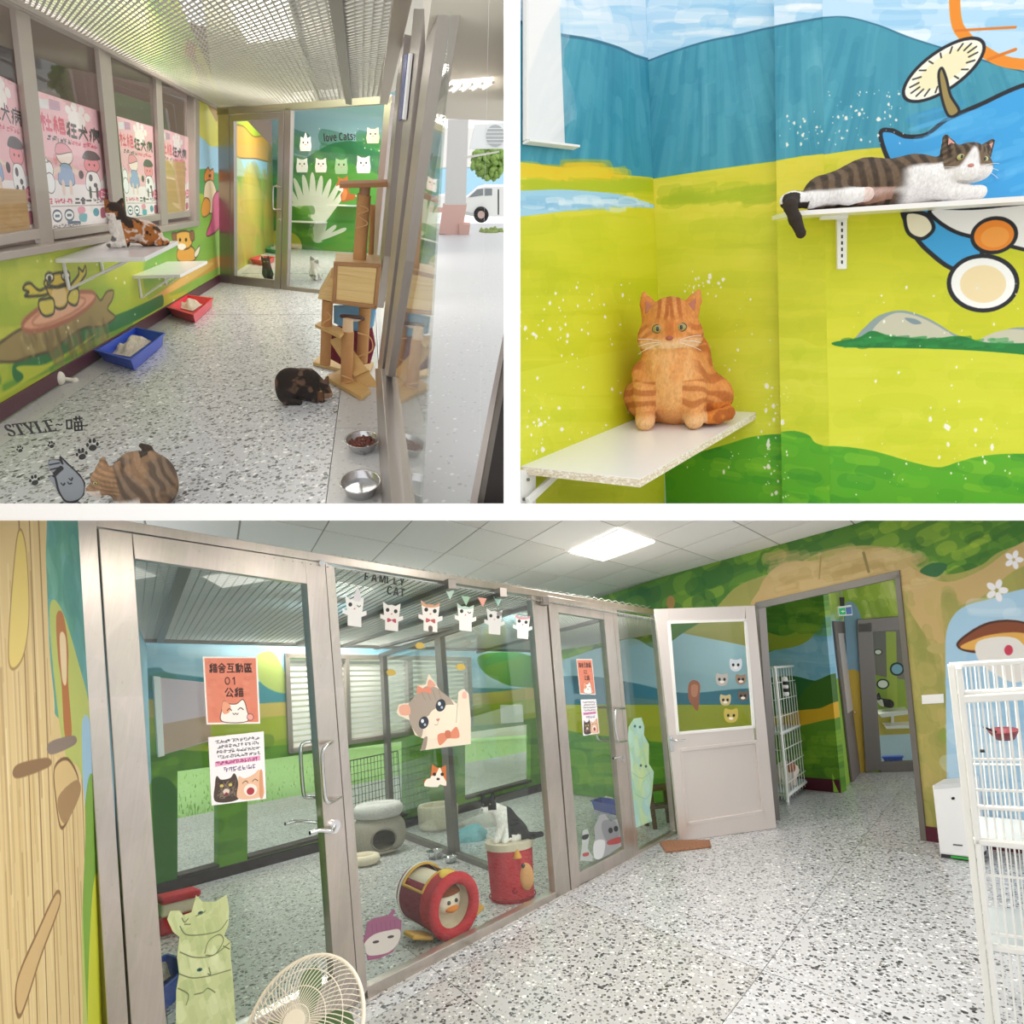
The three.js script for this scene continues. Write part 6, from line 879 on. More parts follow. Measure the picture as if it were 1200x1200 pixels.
// ---- near glass pane with its stickers
{
  const o = EYE.clone().addScaledVector(ray(100, 540), 1.5), FP = new Plane(o, V(0, 0, 1).addScaledVector(R1.v, -V(0, 0, 1).dot(R1.v)), V(1, 0, 0));
  const s = structure('window_8', 'clear front pane of the cat run with black stickers', FP.hit(100, 560), FP.q); slab('pane', FP, [[-150, -60], [574, -60], [560, 594], [-150, 594]], -0.006, 0, clearGlass, s); slab('jamb', FP, [[592, 384], [592, 410], [559, 595], [550, 595]], -0.02, 0.02, steel, s); slab('jamb_shadow_gap', FP, [[592, 410], [592, 452], [566, 595], [559, 595]], -0.03, 0.0, std(0x8f8880, 0.4, { metalness: 0.5 }), s); slab('gasket', FP, [[592, 452], [592, 595], [566, 595]], -0.03, 0.01, std(0x2a2320, 0.6), s);  // darker grey strip beside the jamb stands for its shadow gap
  const t = thing('lettering', 'black adhesive lettering on the clear front pane', 'lettering', FP.hit(60, 505), FP.q); textOn('letters', FP, 'STYLE~', [11, 511.5], [77, 504], 0, 0.001, inkBlack, t, fontSerif); textOn('letters', FP, '~', [100, 506], [107, 504], 0, 0.001, inkBlack, t, fontSerif);
  const q = inQuad([[77, 488], [97, 486], [98, 505], [78, 507]]), g = []; for (const st of GLYPH.miao) for (let i = 0; i + 3 < st.length; i += 2) { const A = FP.p2(...q(st[i] / 100, st[i + 1] / 100)), B = FP.p2(...q(st[i + 2] / 100, st[i + 3] / 100)), b = new THREE.BoxGeometry(Math.hypot(B[0] - A[0], B[1] - A[1]) + 0.003, 0.0036, 0.001); b.rotateZ(Math.atan2(B[1] - A[1], B[0] - A[0])); b.translate((A[0] + B[0]) / 2, (A[1] + B[1]) / 2, 0.0005); g.push(b); } put('letters', mergeGeometries(g), inkBlack, t, FP.o, FP.q);
  for (const [x, y, r, a, l] of [[15, 932, 18, -0.3, 'small paw print sticker below the lettering start'], [170, 910, 19, -0.3, 'small paw print sticker under the middle letters'], [320, 957, 31, -0.2, 'large paw print sticker below the last character'], [373, 912, 33, -0.1, 'largest paw print sticker beside the last character'], [87, 1086, 28, -0.2, 'paw print sticker beside the doodled cat']]) {
    const p = thing('paw_sticker', l, 'sticker', FP.hit(...d3(x, y)[0]), FP.q, 'paw prints on the front pane'), e = (n, u, v, w, h) => slab(n, FP, oval(...d3(x + (u * Math.cos(a) - v * Math.sin(a)) * r, y + (u * Math.sin(a) + v * Math.cos(a)) * r)[0], w * r / 4.21, h * r / 4.21, a, 14), 0, 0.001, inkBlack, p);
    e('pad', 0, 0.4, 0.58, 0.46); e('toe', -0.75, -0.1, 0.2, 0.3); e('toe', -0.3, -0.65, 0.22, 0.34); e('toe', 0.3, -0.65, 0.22, 0.34); e('toe', 0.75, -0.1, 0.2, 0.3);
  }
  sticker('cat_doodle', 'grey doodled cat sticker with a striped hat on the front pane', FP, d3(150, 1064, 180, 1060, 150, 1015, 155, 985, 205, 982, 212, 964, 250, 1002, 310, 1058, 336, 1100, 330, 1160, 300, 1190, 340, 1215, 180, 1215, 230, 1190, 200, 1140), 0.001, 900, (c, T, W, H) => {
    c.fillStyle = '#84888c'; c.fillRect(0, 0, W, H); const L = (w, ...p) => line(c, T, d3(...p), '#16161a', w); L(5, 150, 1066, 184, 1062, 206, 1140, 240, 1188, 290, 1190, 330, 1160, 334, 1100, 300, 1050, 246, 1000, 214, 966, 224, 1002); L(4, 154, 1062, 148, 1012, 158, 984, 206, 984, 224, 1004); L(3, 160, 1010, 210, 1000); L(3, 160, 1035, 215, 1022); L(9, 180, 1062, 220, 1024); L(3, 218, 1100, 228, 1110, 236, 1100); L(3, 258, 1078, 268, 1086, 274, 1074); L(3, 252, 1096, 258, 1104, 270, 1100); L(4, 225, 1190, 210, 1215); L(4, 300, 1188, 330, 1215);
  });
}
// ---- wall shelves under the window
const shelfOn = (label, L, Rr, out, th, br) => { // wall pixel line, reach from the wall in metres
  const P = W1.left, A = P.hit(...L), B = P.hit(...Rr), n = P.n.clone().addScaledVector(R1.n, -P.n.dot(R1.n)).normalize(), a2 = A.clone().addScaledVector(n, out), b2 = B.clone().addScaledVector(n, out), dn = (p) => p.clone().addScaledVector(R1.n, -th), t = thing('wall_shelf', label, 'shelf', A, P.q);
  put('board', hexa([A, B, b2, a2], [A, B, b2, a2].map(dn)), whiteLam, t); const s = mixc([0, 0], [1, 1], 0)[0];
  for (const k of [0.12, 0.85]) { const p = A.clone().lerp(B, k); rod('bracket', dn(p), p.clone().addScaledVector(R1.v, -br).addScaledVector(n, 0.01), 0.012, 0.012, whitePaint, t, 8); rod('bracket', p.clone().addScaledVector(R1.v, -br).addScaledVector(n, 0.01), dn(p.clone().addScaledVector(n, out * 0.75)), 0.008, 0.008, whitePaint, t, 8); }
  return { A, B, n, out };
};
const SH1 = shelfOn('white wall shelf under the window carrying the calico cat', [64, 303], [121, 283.5], 0.5, 0.025, 0.2);
const SH2 = shelfOn('empty white wall shelf above the red litter tray', [155, 323], [196, 306.5], 0.36, 0.025, 0.2);
// ---- litter trays
const sandMat = (() => { const c = canvas(128, 128), x = c.getContext('2d'), r = rng(31); x.fillStyle = '#c9bfae'; x.fillRect(0, 0, 128, 128); for (let i = 0; i < 3000; i++) { x.fillStyle = ['#a99d8a', '#dcd4c6', '#8f8676', '#e9e3d8', '#b8ac98'][Math.floor(r() * 5)]; x.fillRect(r() * 128, r() * 128, 1 + 2 * r(), 1 + r()); } return new THREE.MeshStandardMaterial({ map: tex(c, true), roughness: 1 }); })();
function litterTray(label, rimPx, h, mat, sandPx, hSand, F0 = f1, rn = R1) {
  const rp = F0.shift(h), rim = rimPx.map((p) => rp.hit(...p)), c = rim.reduce((s, p) => s.add(p), V(0, 0, 0)).multiplyScalar(0.25), base = rim.map((p) => c.clone().lerp(p, 0.88).addScaledVector(rn.n, -h + 0.003)), t = thing('litter_tray', label, 'litter tray', F0.hit(...pixelOf(c.clone().addScaledVector(rn.n, -h))), F0.q);
  put('tray', tray(rim, base, 0.012, rn.n), mat, t); const sp = F0.shift(hSand), g = new THREE.PlaneGeometry(1, 1, 16, 12), pos = g.attributes.position, Q = sandPx.map((p) => sp.hit(...p)), r = rng(7);
  for (let i = 0; i < pos.count; i++) { const u = pos.getX(i) + 0.5, v = 0.5 - pos.getY(i), a = Q[0].clone().lerp(Q[1], u), b = Q[3].clone().lerp(Q[2], u), w = a.lerp(b, v), e = Math.min(u, 1 - u, v, 1 - v); w.addScaledVector(rn.n, (0.05 * sstep(0, 0.3, e) * (0.4 + noise3(u * 5, v * 5, 2)) - 0.01)); pos.setXYZ(i, w.x, w.y, w.z); } g.computeVertexNormals(); put('litter', g, sandMat, t); return t;
}
litterTray('blue plastic litter tray by the frog wall', d3(390, 440, 585, 330, 722, 360, 562, 492), 0.09, std(0x0f46c8, 0.35), d3(462, 452, 568, 376, 668, 388, 556, 470), 0.03);
litterTray('red plastic litter tray under the empty wall shelf', d3(745, 230, 840, 170, 965, 186, 870, 268), 0.09, std(0xe8324e, 0.35), d3(786, 226, 838, 198, 915, 212, 866, 246), 0.035);
{ const P = W1.left, t = thing('door_stop', 'round white door stop on the maroon skirting', 'door stop', P.hit(68, 443), P.q); const a = P.at(...P.p2(68, 443), 0.012); put('cap', new THREE.SphereGeometry(0.042, 20, 12).scale(1, 1, 0.6), std(0xf2ecdc, 0.4), t, a, P.q); put('small_cap', new THREE.SphereGeometry(0.022, 16, 10).scale(1.3, 0.8, 0.8), std(0xf2ecdc, 0.4), t, P.at(...P.p2(75.5, 444.5), 0.06), P.q); rod('stem', a, P.at(...P.p2(75.5, 444.5), 0.06), 0.012, 0.012, std(0xe4dccb, 0.5), t, 8); }
// ---- steel bowls
function bowl(label, cx, cy, rx, fill, F0, rn) {
  const p0 = F0.hit(cx, cy + rx * 0.9), k = -p0.z / F, r = rx * k, t = thing('steel_bowl', label, 'bowl', p0, rn.toEye(p0)), h = r * 0.62; t.scale.set(1, 1, 1.5); const prof = [[0.0, 0], [0.66, 0], [0.72, 0.02], [0.94, 0.93], [1.0, 0.96], [1.03, 1.0], [0.98, 1.0], [0.93, 0.96], [0.70, 0.1], [0, 0.08]].map(([x, y]) => new THREE.Vector2(x * r, y * h));
  own('shell', new THREE.LatheGeometry(prof, 40), new THREE.MeshStandardMaterial({ color: 0xc9c9cb, metalness: 0.9, roughness: 0.25 }), t);
  if (fill === 'water') own('water', new THREE.CircleGeometry(r * 0.82, 32).rotateX(-Math.PI / 2), new THREE.MeshPhysicalMaterial({ color: 0xd8dadc, roughness: 0.05, transmission: 0.6, thickness: 0 }), t, [0, h * 0.45, 0]);
  else { const g = [], q = rng(5), s = new THREE.SphereGeometry(0.05 * r / 0.6, 6, 5); for (let i = 0; i < 160; i++) { const a = q() * 6.283, d = Math.sqrt(q()) * r * 0.78, b = s.clone(); b.scale(1, 0.6, 1); b.translate(Math.cos(a) * d, h * (0.5 + 0.12 * q() + 0.2 * (1 - d / r)), Math.sin(a) * d); g.push(b); } const m = own('kibble', mergeGeometries(g), std(0x6e3524, 0.8), t); m.userData.kind = 'stuff'; }
  return t;
}
bowl('steel bowl of brown kibble by the glazed side', 425.5, 508, 19.5, 'kibble', f1, R1); bowl('steel bowl of water by the glazed side', 423.5, 556, 23, 'water', f1, R1);
// ---- cat tree
{
  const base = f1.hit(410, 450), P = facing(base, R1.v), at = (x, y, d = 0) => P.at(...P.shift(d).p2(x, y), 0).addScaledVector(P.n, d), k = -base.z / F;
  const wood = (() => { const c = canvas(256, 256), x = c.getContext('2d'), r = rng(12); x.fillStyle = '#dcb878'; x.fillRect(0, 0, 256, 256); for (let i = 0; i < 160; i++) { x.globalAlpha = 0.25; x.strokeStyle = ['#c49a58', '#eccf98', '#b5884a', '#f0d8a6'][Math.floor(r() * 4)]; x.lineWidth = 1 + 2 * r(); const y = r() * 256; x.beginPath(); x.moveTo(0, y); x.bezierCurveTo(80, y + 12 * (r() - 0.5), 170, y + 12 * (r() - 0.5), 256, y + 4 * (r() - 0.5)); x.stroke(); } const t = tex(c, true); t.repeat.set(2, 2); return new THREE.MeshStandardMaterial({ map: t, roughness: 0.6 }); })();
  const paleWood = wood.clone(); paleWood.color.set(0xf6ead6);
  const sisal = (() => { const c = canvas(64, 256), x = c.getContext('2d'), r = rng(13); for (let i = 0; i < 64; i++) { x.fillStyle = i % 2 ? '#b9834c' : '#cf9a62'; x.fillRect(0, i * 4, 64, 4); } for (let i = 0; i < 900; i++) { x.globalAlpha = 0.4; x.fillStyle = r() < 0.5 ? '#9c6a38' : '#e0b27c'; x.fillRect(r() * 64, r() * 256, 2 + 4 * r(), 1); } const t = tex(c, true); t.repeat.set(2, 1.6); return new THREE.MeshStandardMaterial({ map: t, roughness: 0.9, bumpMap: t, bumpScale: 0.004 }); })();
  const t = thing('cat_tree', 'wooden cat tree with sisal posts, box house and ramp', 'cat tree', base, P.q), S = (n, pts, z0, z1, m, d = 0, b = 0.004) => slab(n, P.shift(d), pts, z0, z1, m, t, [], b), post = (a, b, r, d) => rod('sisal_post', at(...a, d), at(...b, d), r * k, r * k, sisal, t, 20);
  slab('base_board', f1, d4(322, 596, 400, 560, 545, 660, 500, 696), 0.002, 0.03, paleWood, t, [], 0.003); slab('base_board', f1, d4(262, 520, 330, 450, 560, 520, 540, 560, 400, 555), 0.002, 0.026, wood, t, [], 0.003);
  post([381, 427], [384, 352], 6, -0.12); post([406, 456], [407.5, 388], 6.8, 0.06); rod('bare_post', at(407.5, 388, 0.06), at(408, 374, 0.06), 6 * k, 5.4 * k, std(0xd8b894, 0.9), t, 18); post([424, 424], [428, 360], 6.6, -0.1); post([421, 308], [427, 228], 7, -0.12); rod('bare_post', at(427, 228, -0.12), at(428, 217, -0.12), 5.5 * k, 5.5 * k, std(0xb48a68, 0.9), t, 18); post([434, 310], [437, 240], 3, -0.35);
  // box house
  const B = [[392, 307], [446, 310], [441, 361], [390, 354]]; slab('house_box', P.shift(0.0), B, -0.3, 0, wood, t, [], 0.006); S('house_front', [[395.5, 311], [442, 313.5], [437.5, 356.5], [393.5, 351]], 0.0, 0.008, wood, 0); const edge = std(0xa8784a, 0.6); S('front_trim', [[391, 306], [447, 309], [446.5, 313.5], [391, 311]], 0, 0.014, edge); S('front_trim', [[390, 350.5], [442, 357], [441, 362], [389.5, 355]], 0, 0.014, edge); S('front_trim', [[391, 307], [395.5, 308], [394, 354], [389.5, 354]], 0, 0.014, edge); S('front_trim', [[442.5, 310], [447, 310], [442, 361], [437.5, 360]], 0, 0.014, edge);
  S('side_ledge', [[372, 351], [389, 355], [391, 328], [387, 325]], -0.3, -0.02, wood, -0.02);
  S('top_platform', [[398, 214.5], [458, 212.5], [458, 218], [398, 219.5]], -0.14, 0.06, std(0xb07a4c, 0.7), -0.1);
  const mp = new Plane(at(386, 384, -0.05), R1.n, V(1, 0, 0)); slab('platform', mp, [[369, 380], [378, 375], [405, 386], [398, 393]], -0.02, 0, paleWood, t, [], 0.003);
  const ra = at(387, 398, -0.05), rb = at(402, 393, -0.05), rc = at(444, 452, 0.1), rd = at(428, 461, 0.1), dn = V(0, 0, 0).addScaledVector(R1.n, -0.02); put('ramp', hexa([ra, rb, rc, rd], [ra, rb, rc, rd].map((p) => p.clone().add(dn))), paleWood, t); const L = (a, b, s) => a.clone().lerp(b, s), up = V(0, 0, 0).addScaledVector(P.n, 0.02).addScaledVector(R1.n, 0.01); const s0 = L(ra, rd, 0.62), s1 = L(rb, rc, 0.62), s2 = L(rb, rc, 0.7), s3 = L(ra, rd, 0.7); put('ramp_cleat', hexa([s0, s1, s2, s3].map((p) => p.clone().add(up)), [s0, s1, s2, s3]), paleWood, t);
  S('blue_cloth', [[391, 358], [414, 357], [441, 362], [438, 382], [425, 390], [404, 384], [391, 378]], -0.02, 0.02, std(0x7db6e2, 0.9), -0.2, 0.015); S('red_cushion', [[388, 386], [412, 377], [436, 382], [440, 404], [434, 426], [404, 430], [386, 420]], -0.05, 0.02, std(0x7c2036, 0.95), -0.22, 0.02);
  put('hammock_ring', new THREE.TorusGeometry(12 * k, 2 * k, 8, 28).rotateX(1.25), std(0x4a2a20, 0.6), t, at(413, 372, -0.05), P.q); put('hammock_seat', new THREE.SphereGeometry(11 * k, 20, 10, 0, 6.283, Math.PI / 2, Math.PI / 2).scale(1, 0.5, 0.6), std(0xe6ded4, 0.9), t, at(413, 371, -0.05), P.q);
  // loose cords around the posts
  for (const [pp, r, d] of [[[[383, 365], [388, 372], [378, 380], [386, 390]], 0.004, -0.05], [[[421, 240], [432, 246], [420, 252], [431, 262], [418, 268]], 0.004, -0.03], [[[400, 440], [414, 446], [399, 450], [413, 455]], 0.004, 0.13], [[[419, 390], [434, 396], [436, 410], [420, 418]], 0.004, -0.02]]) put('sisal_cord', new THREE.TubeGeometry(new THREE.CatmullRomCurve3(pp.map((q) => at(...q, d))), 30, r, 6), std(0xd2a26a, 0.9), t);
}
// ---- stickers on the end partition and things in the next run
{
  const P = W1.back; const t = thing('lettering', 'black handwriting lettering high on the end pane', 'lettering', P.hit(398, 164), P.q); textOn('letters', P, 'love Cats', [380, 166], [414, 164], 0, 0.002, inkBlack, t); textOn('letters', P, '?', [414.5, 164.5], [417, 164.3], 0, 0.002, inkBlack, t);
  const mini = (x, y, s, base, label, hat) => sticker('cat_sticker', label, P, [[-6, -3], [-6, -8], [-2, -6], ...(hat ? [[0, -13], [2, -6]] : [[2, -6]]), [6, -8], [6, -3], [7, 3], [6, 9], [-6, 9], [-7, 3]].map(([u, v]) => [x + u * s, y + v * s]), 0.0015, 500, (c, T, W, H) => { c.fillStyle = base; c.fillRect(0, 0, W, H); for (const e of [-2.6, 2.6]) area(c, T, oval(x + e * s, y - 1 * s, 0.9 * s, 1.1 * s), '#2c3030'); area(c, T, oval(x, y + 1.6 * s, 1 * s, 0.6 * s), '#c07a72'); }, 'cat stickers on the end pane');
  mini(358, 168, 1, '#d8d8d0', 'pale cat sticker in a pointed hat on the end pane', 1); mini(354, 193, 1, '#c9d0c4', 'grey green cat sticker on the end pane below the pointed hat'); mini(376, 193, 1, '#d6cfc8', 'beige cat sticker on the end pane under the lettering'); mini(400, 194, 1.1, '#8fae84', 'green cat sticker on the end pane'); mini(426, 192, 1.2, '#e4e4de', 'white cat sticker on the end pane beside the steel post'); mini(437, 158, 1.1, '#d9c8a8', 'tan cat sticker high on the end pane by the post');
  sticker('fox_sticker', 'orange sitting cat sticker on the end pane below the row', P, d2(374, 830, 388, 800, 380, 786, 404, 800, 432, 784, 432, 830, 440, 870, 470, 876, 466, 900, 440, 905, 402, 914, 396, 880, 404, 862, 376, 850), 0.0015, 500, (c, T, W, H) => { c.fillStyle = '#b86a34'; c.fillRect(0, 0, W, H); area(c, T, d2(372, 838, 400, 830, 410, 862, 380, 856), '#f2e8dc'); area(c, T, oval(...d2(398, 826)[0], 1.6, 1.8), '#1c1410'); area(c, T, d2(410, 850, 430, 860, 420, 900, 404, 900), '#d88a50'); });
  litterTray('red litter tray in the next run beyond the steel door', [[293, 303], [304, 299], [322, 301], [312, 306]], 0.08, std(0xd83a44, 0.4), [[298, 303], [305, 300.5], [317, 302], [310, 304.5]], 0.03);
  litterTray('green litter tray in the next run by the end wall', [[311, 291], [318, 287], [333, 289], [326, 293]], 0.08, std(0x28a46a, 0.4), [[315, 291], [319, 288.5], [329, 290], [324, 292]], 0.03);
  const nb = R1.wall([321, 290], [448, 298]); const sh = thing('wall_shelf', 'white wall shelf on the painted end wall of the next run', 'shelf', nb.hit(370, 258), nb.q); slab('board', nb, d2(190, 1004, 330, 1010, 330, 1018, 190, 1012), 0, 0.3, whiteLam, sh); const sh2 = thing('wall_shelf', 'short white shelf beside the sisal post in the next run', 'shelf', nb.hit(410, 240), nb.q); slab('board', nb, d2(386, 924, 480, 928, 480, 936, 386, 932), 0, 0.3, whiteLam, sh2);
  const bp = f1.hit(356, 291), bd = thing('pet_bed', 'shallow beige pet bed against the end wall of the next run', 'pet bed', bp, R1.toEye(bp)), kk = -bp.z / F; own('rim', new THREE.TorusGeometry(14 * kk, 3 * kk, 10, 28).rotateX(Math.PI / 2).scale(1, 1, 0.8), std(0xd8c4a4, 0.95), bd, [0, 3 * kk, 0]); own('cushion', new THREE.CylinderGeometry(14 * kk, 13 * kk, 2 * kk, 24), std(0xe6dccb, 0.95), bd, [0, 1.2 * kk, 0]);
}

// ================================================================ cats: one continuous body each, grown from a jointed skeleton
function surfaceNet(f, lo, hi, cell) {
  const n = [0, 1, 2].map((i) => Math.ceil((hi[i] - lo[i]) / cell) + 1), [nx, ny, nz] = n, val = new Float32Array(nx * ny * nz), id = (x, y, z) => x + nx * (y + ny * z);
  for (let z = 0; z < nz; z++) for (let y = 0; y < ny; y++) for (let x = 0; x < nx; x++) val[id(x, y, z)] = f(lo[0] + x * cell, lo[1] + y * cell, lo[2] + z * cell);
  const vert = new Int32Array(nx * ny * nz).fill(-1), pos = [], idx = [], E = [[0, 0, 0, 1, 0, 0], [0, 1, 0, 1, 1, 0], [0, 0, 1, 1, 0, 1], [0, 1, 1, 1, 1, 1], [0, 0, 0, 0, 1, 0], [1, 0, 0, 1, 1, 0], [0, 0, 1, 0, 1, 1], [1, 0, 1, 1, 1, 1], [0, 0, 0, 0, 0, 1], [1, 0, 0, 1, 0, 1], [0, 1, 0, 0, 1, 1], [1, 1, 0, 1, 1, 1]];
  for (let z = 0; z < nz - 1; z++) for (let y = 0; y < ny - 1; y++) for (let x = 0; x < nx - 1; x++) {
    let c = 0, sx = 0, sy = 0, sz = 0; for (const e of E) { const a = val[id(x + e[0], y + e[1], z + e[2])], b = val[id(x + e[3], y + e[4], z + e[5])]; if ((a < 0) !== (b < 0)) { const t = a / (a - b); sx += e[0] + (e[3] - e[0]) * t; sy += e[1] + (e[4] - e[1]) * t; sz += e[2] + (e[5] - e[2]) * t; c++; } }
    if (c) { vert[id(x, y, z)] = pos.length / 3; pos.push(lo[0] + (x + sx / c) * cell, lo[1] + (y + sy / c) * cell, lo[2] + (z + sz / c) * cell); }
  }
  const quad = (a, b, c, d, flip) => { if (a < 0 || b < 0 || c < 0 || d < 0) return; flip ? idx.push(a, c, b, a, d, c) : idx.push(a, b, c, a, c, d); };
  for (let z = 1; z < nz - 1; z++) for (let y = 1; y < ny - 1; y++) for (let x = 1; x < nx - 1; x++) {
    const v = val[id(x, y, z)] < 0; if (v !== val[id(x + 1, y, z)] < 0) quad(vert[id(x, y - 1, z - 1)], vert[id(x, y, z - 1)], vert[id(x, y, z)], vert[id(x, y - 1, z)], !v);
    if (v !== val[id(x, y + 1, z)] < 0) quad(vert[id(x - 1, y, z - 1)], vert[id(x, y, z - 1)], vert[id(x, y, z)], vert[id(x - 1, y, z)], v);
    if (v !== val[id(x, y, z + 1)] < 0) quad(vert[id(x - 1, y - 1, z)], vert[id(x, y - 1, z)], vert[id(x, y, z)], vert[id(x - 1, y, z)], !v);
  }
  const g = new THREE.BufferGeometry(); g.setAttribute('position', new THREE.Float32BufferAttribute(pos, 3)); g.setIndex(idx); g.computeVertexNormals(); return g;
}
// bones: chains of [x, y, z, r, ...] in units; chain = [blend, joint, joint, ...]
function boneField(chains) {
  const seg = []; for (const [k, ...j] of chains) for (let i = 0; i < Math.max(1, j.length - 1); i++) { const a = j[i], b = j[Math.min(i + 1, j.length - 1)]; seg.push([k, ...a, ...b]); }
  return (x, y, z) => { let d = 1e9; for (const [k, ax, ay, az, ar, bx, by, bz, br] of seg) { const ux = bx - ax, uy = by - ay, uz = bz - az, l = ux * ux + uy * uy + uz * uz, t = l < 1e-9 ? 0 : clamp(((x - ax) * ux + (y - ay) * uy + (z - az) * uz) / l, 0, 1), q = Math.hypot(x - ax - ux * t, y - ay - uy * t, z - az - uz * t) - (ar + (br - ar) * t); if (d > 1e8) { d = q; continue; } const h = Math.max(k - Math.abs(d - q), 0) / k; d = Math.min(d, q) - h * h * k * 0.25; } return d; };
}
const hex = (h) => { const c = new THREE.Color(h); return [c.r, c.g, c.b]; };
const furMat = new THREE.MeshPhysicalMaterial({ vertexColors: true, roughness: 0.9, sheen: 0.25, sheenRoughness: 0.6 });
const eyeShell = new THREE.MeshPhysicalMaterial({ color: 0x0c0a08, roughness: 0.08, clearcoat: 1 });
function makeCat(o) { // o: label, pos, q, unit, chains, paint(x, y, z) -> rgb, cell, eyes [[x, y, z, r, color, look]], nose
  const t = thing('cat', o.label, 'cat', o.pos, o.q), f = boneField(o.chains), lo = [1e9, 1e9, 1e9], hi = [-1e9, -1e9, -1e9];
  for (const [, ...j] of o.chains) for (const p of j) for (let i = 0; i < 3; i++) { lo[i] = Math.min(lo[i], p[i] - p[3] - 4); hi[i] = Math.max(hi[i], p[i] + p[3] + 4); }
  const g = surfaceNet(f, lo, hi, o.cell), p = g.attributes.position, c = new Float32Array(p.count * 3), nrm = g.attributes.normal;
  for (let i = 0; i < p.count; i++) { const x = p.getX(i), y = p.getY(i), z = p.getZ(i), q = 0.82 + 0.36 * noise3(x * 0.9, y * 0.35, z * 0.9), col = o.paint(x, y, z); for (let k = 0; k < 3; k++) c[3 * i + k] = col[k] * q; const e = (noise3(x * 1.1, y * 0.5, z * 1.1) - 0.5) * (o.fluff ?? 0.8); p.setXYZ(i, x + nrm.getX(i) * e, y + nrm.getY(i) * e, z + nrm.getZ(i) * e); }
  g.setAttribute('color', new THREE.BufferAttribute(c, 3)); g.scale(o.unit, o.unit, o.unit); g.computeVertexNormals(); own('body', g, furMat, t);
  const u = o.unit; for (const [x, y, z, r, col, lx = 0] of o.eyes || []) { const e = own('eye', new THREE.SphereGeometry(r * u, 20, 14).scale(1, 0.8, 0.7), new THREE.MeshPhysicalMaterial({ color: col, roughness: 0.12, clearcoat: 1 }), t, [x * u, y * u, z * u]); own('pupil', new THREE.SphereGeometry(r * 0.46 * u, 14, 10).scale(0.8, 1.05, 0.7), eyeShell, e, [lx * u, 0, r * 0.48 * u]); const ring = own('eye_rim', new THREE.TorusGeometry(r * 0.98 * u, r * 0.13 * u, 8, 24).scale(1, 0.8, 1), eyeShell, e, [0, 0, r * 0.1 * u]); }
  if (o.nose) own('nose', new THREE.SphereGeometry(o.nose[3] * u, 12, 8).scale(1.3, 0.8, 0.7), std(o.nose[4] || 0xc07868, 0.5), t, [o.nose[0] * u, o.nose[1] * u, o.nose[2] * u]);
  for (const [x, y, z, tx, ty, tz] of o.ears || []) { const d = V(tx - x, ty - y, tz - z), g2 = new THREE.ConeGeometry(d.length() * 0.36 * u, d.length() * 0.8 * u, 12).scale(1, 1, 0.25), m = own('inner_ear', g2, std(o.earColor || 0xd89a88, 0.9), t, [(x + tx) / 2 * u, (y + ty) / 2 * u, (z + tz) / 2 * u + (o.earZ ?? 4.5) * u]); m.quaternion.setFromUnitVectors(V(0, 1, 0), d.normalize()); }
  if (o.whiskers) { const [wx, wy, wz, L] = o.whiskers; for (const s of [-1, 1]) for (const a of [-0.18, 0.02, 0.2]) own('whisker', new THREE.TubeGeometry(new THREE.QuadraticBezierCurve3(V(wx + s * 5, wy, wz).multiplyScalar(u), V(wx + s * L * 0.6, wy + a * 20 + 2, wz + 2).multiplyScalar(u), V(wx + s * L, wy + a * 40 - 3, wz - 3).multiplyScalar(u)), 8, 0.22 * u, 4), std(0xf6f2ea, 0.5), t); }
  return t;
}
const band = (v, w, s = 1) => sstep(0.5 - 0.22 / s, 0.5 + 0.22 / s, 0.5 + 0.5 * Math.sin(v * 6.283 / w));
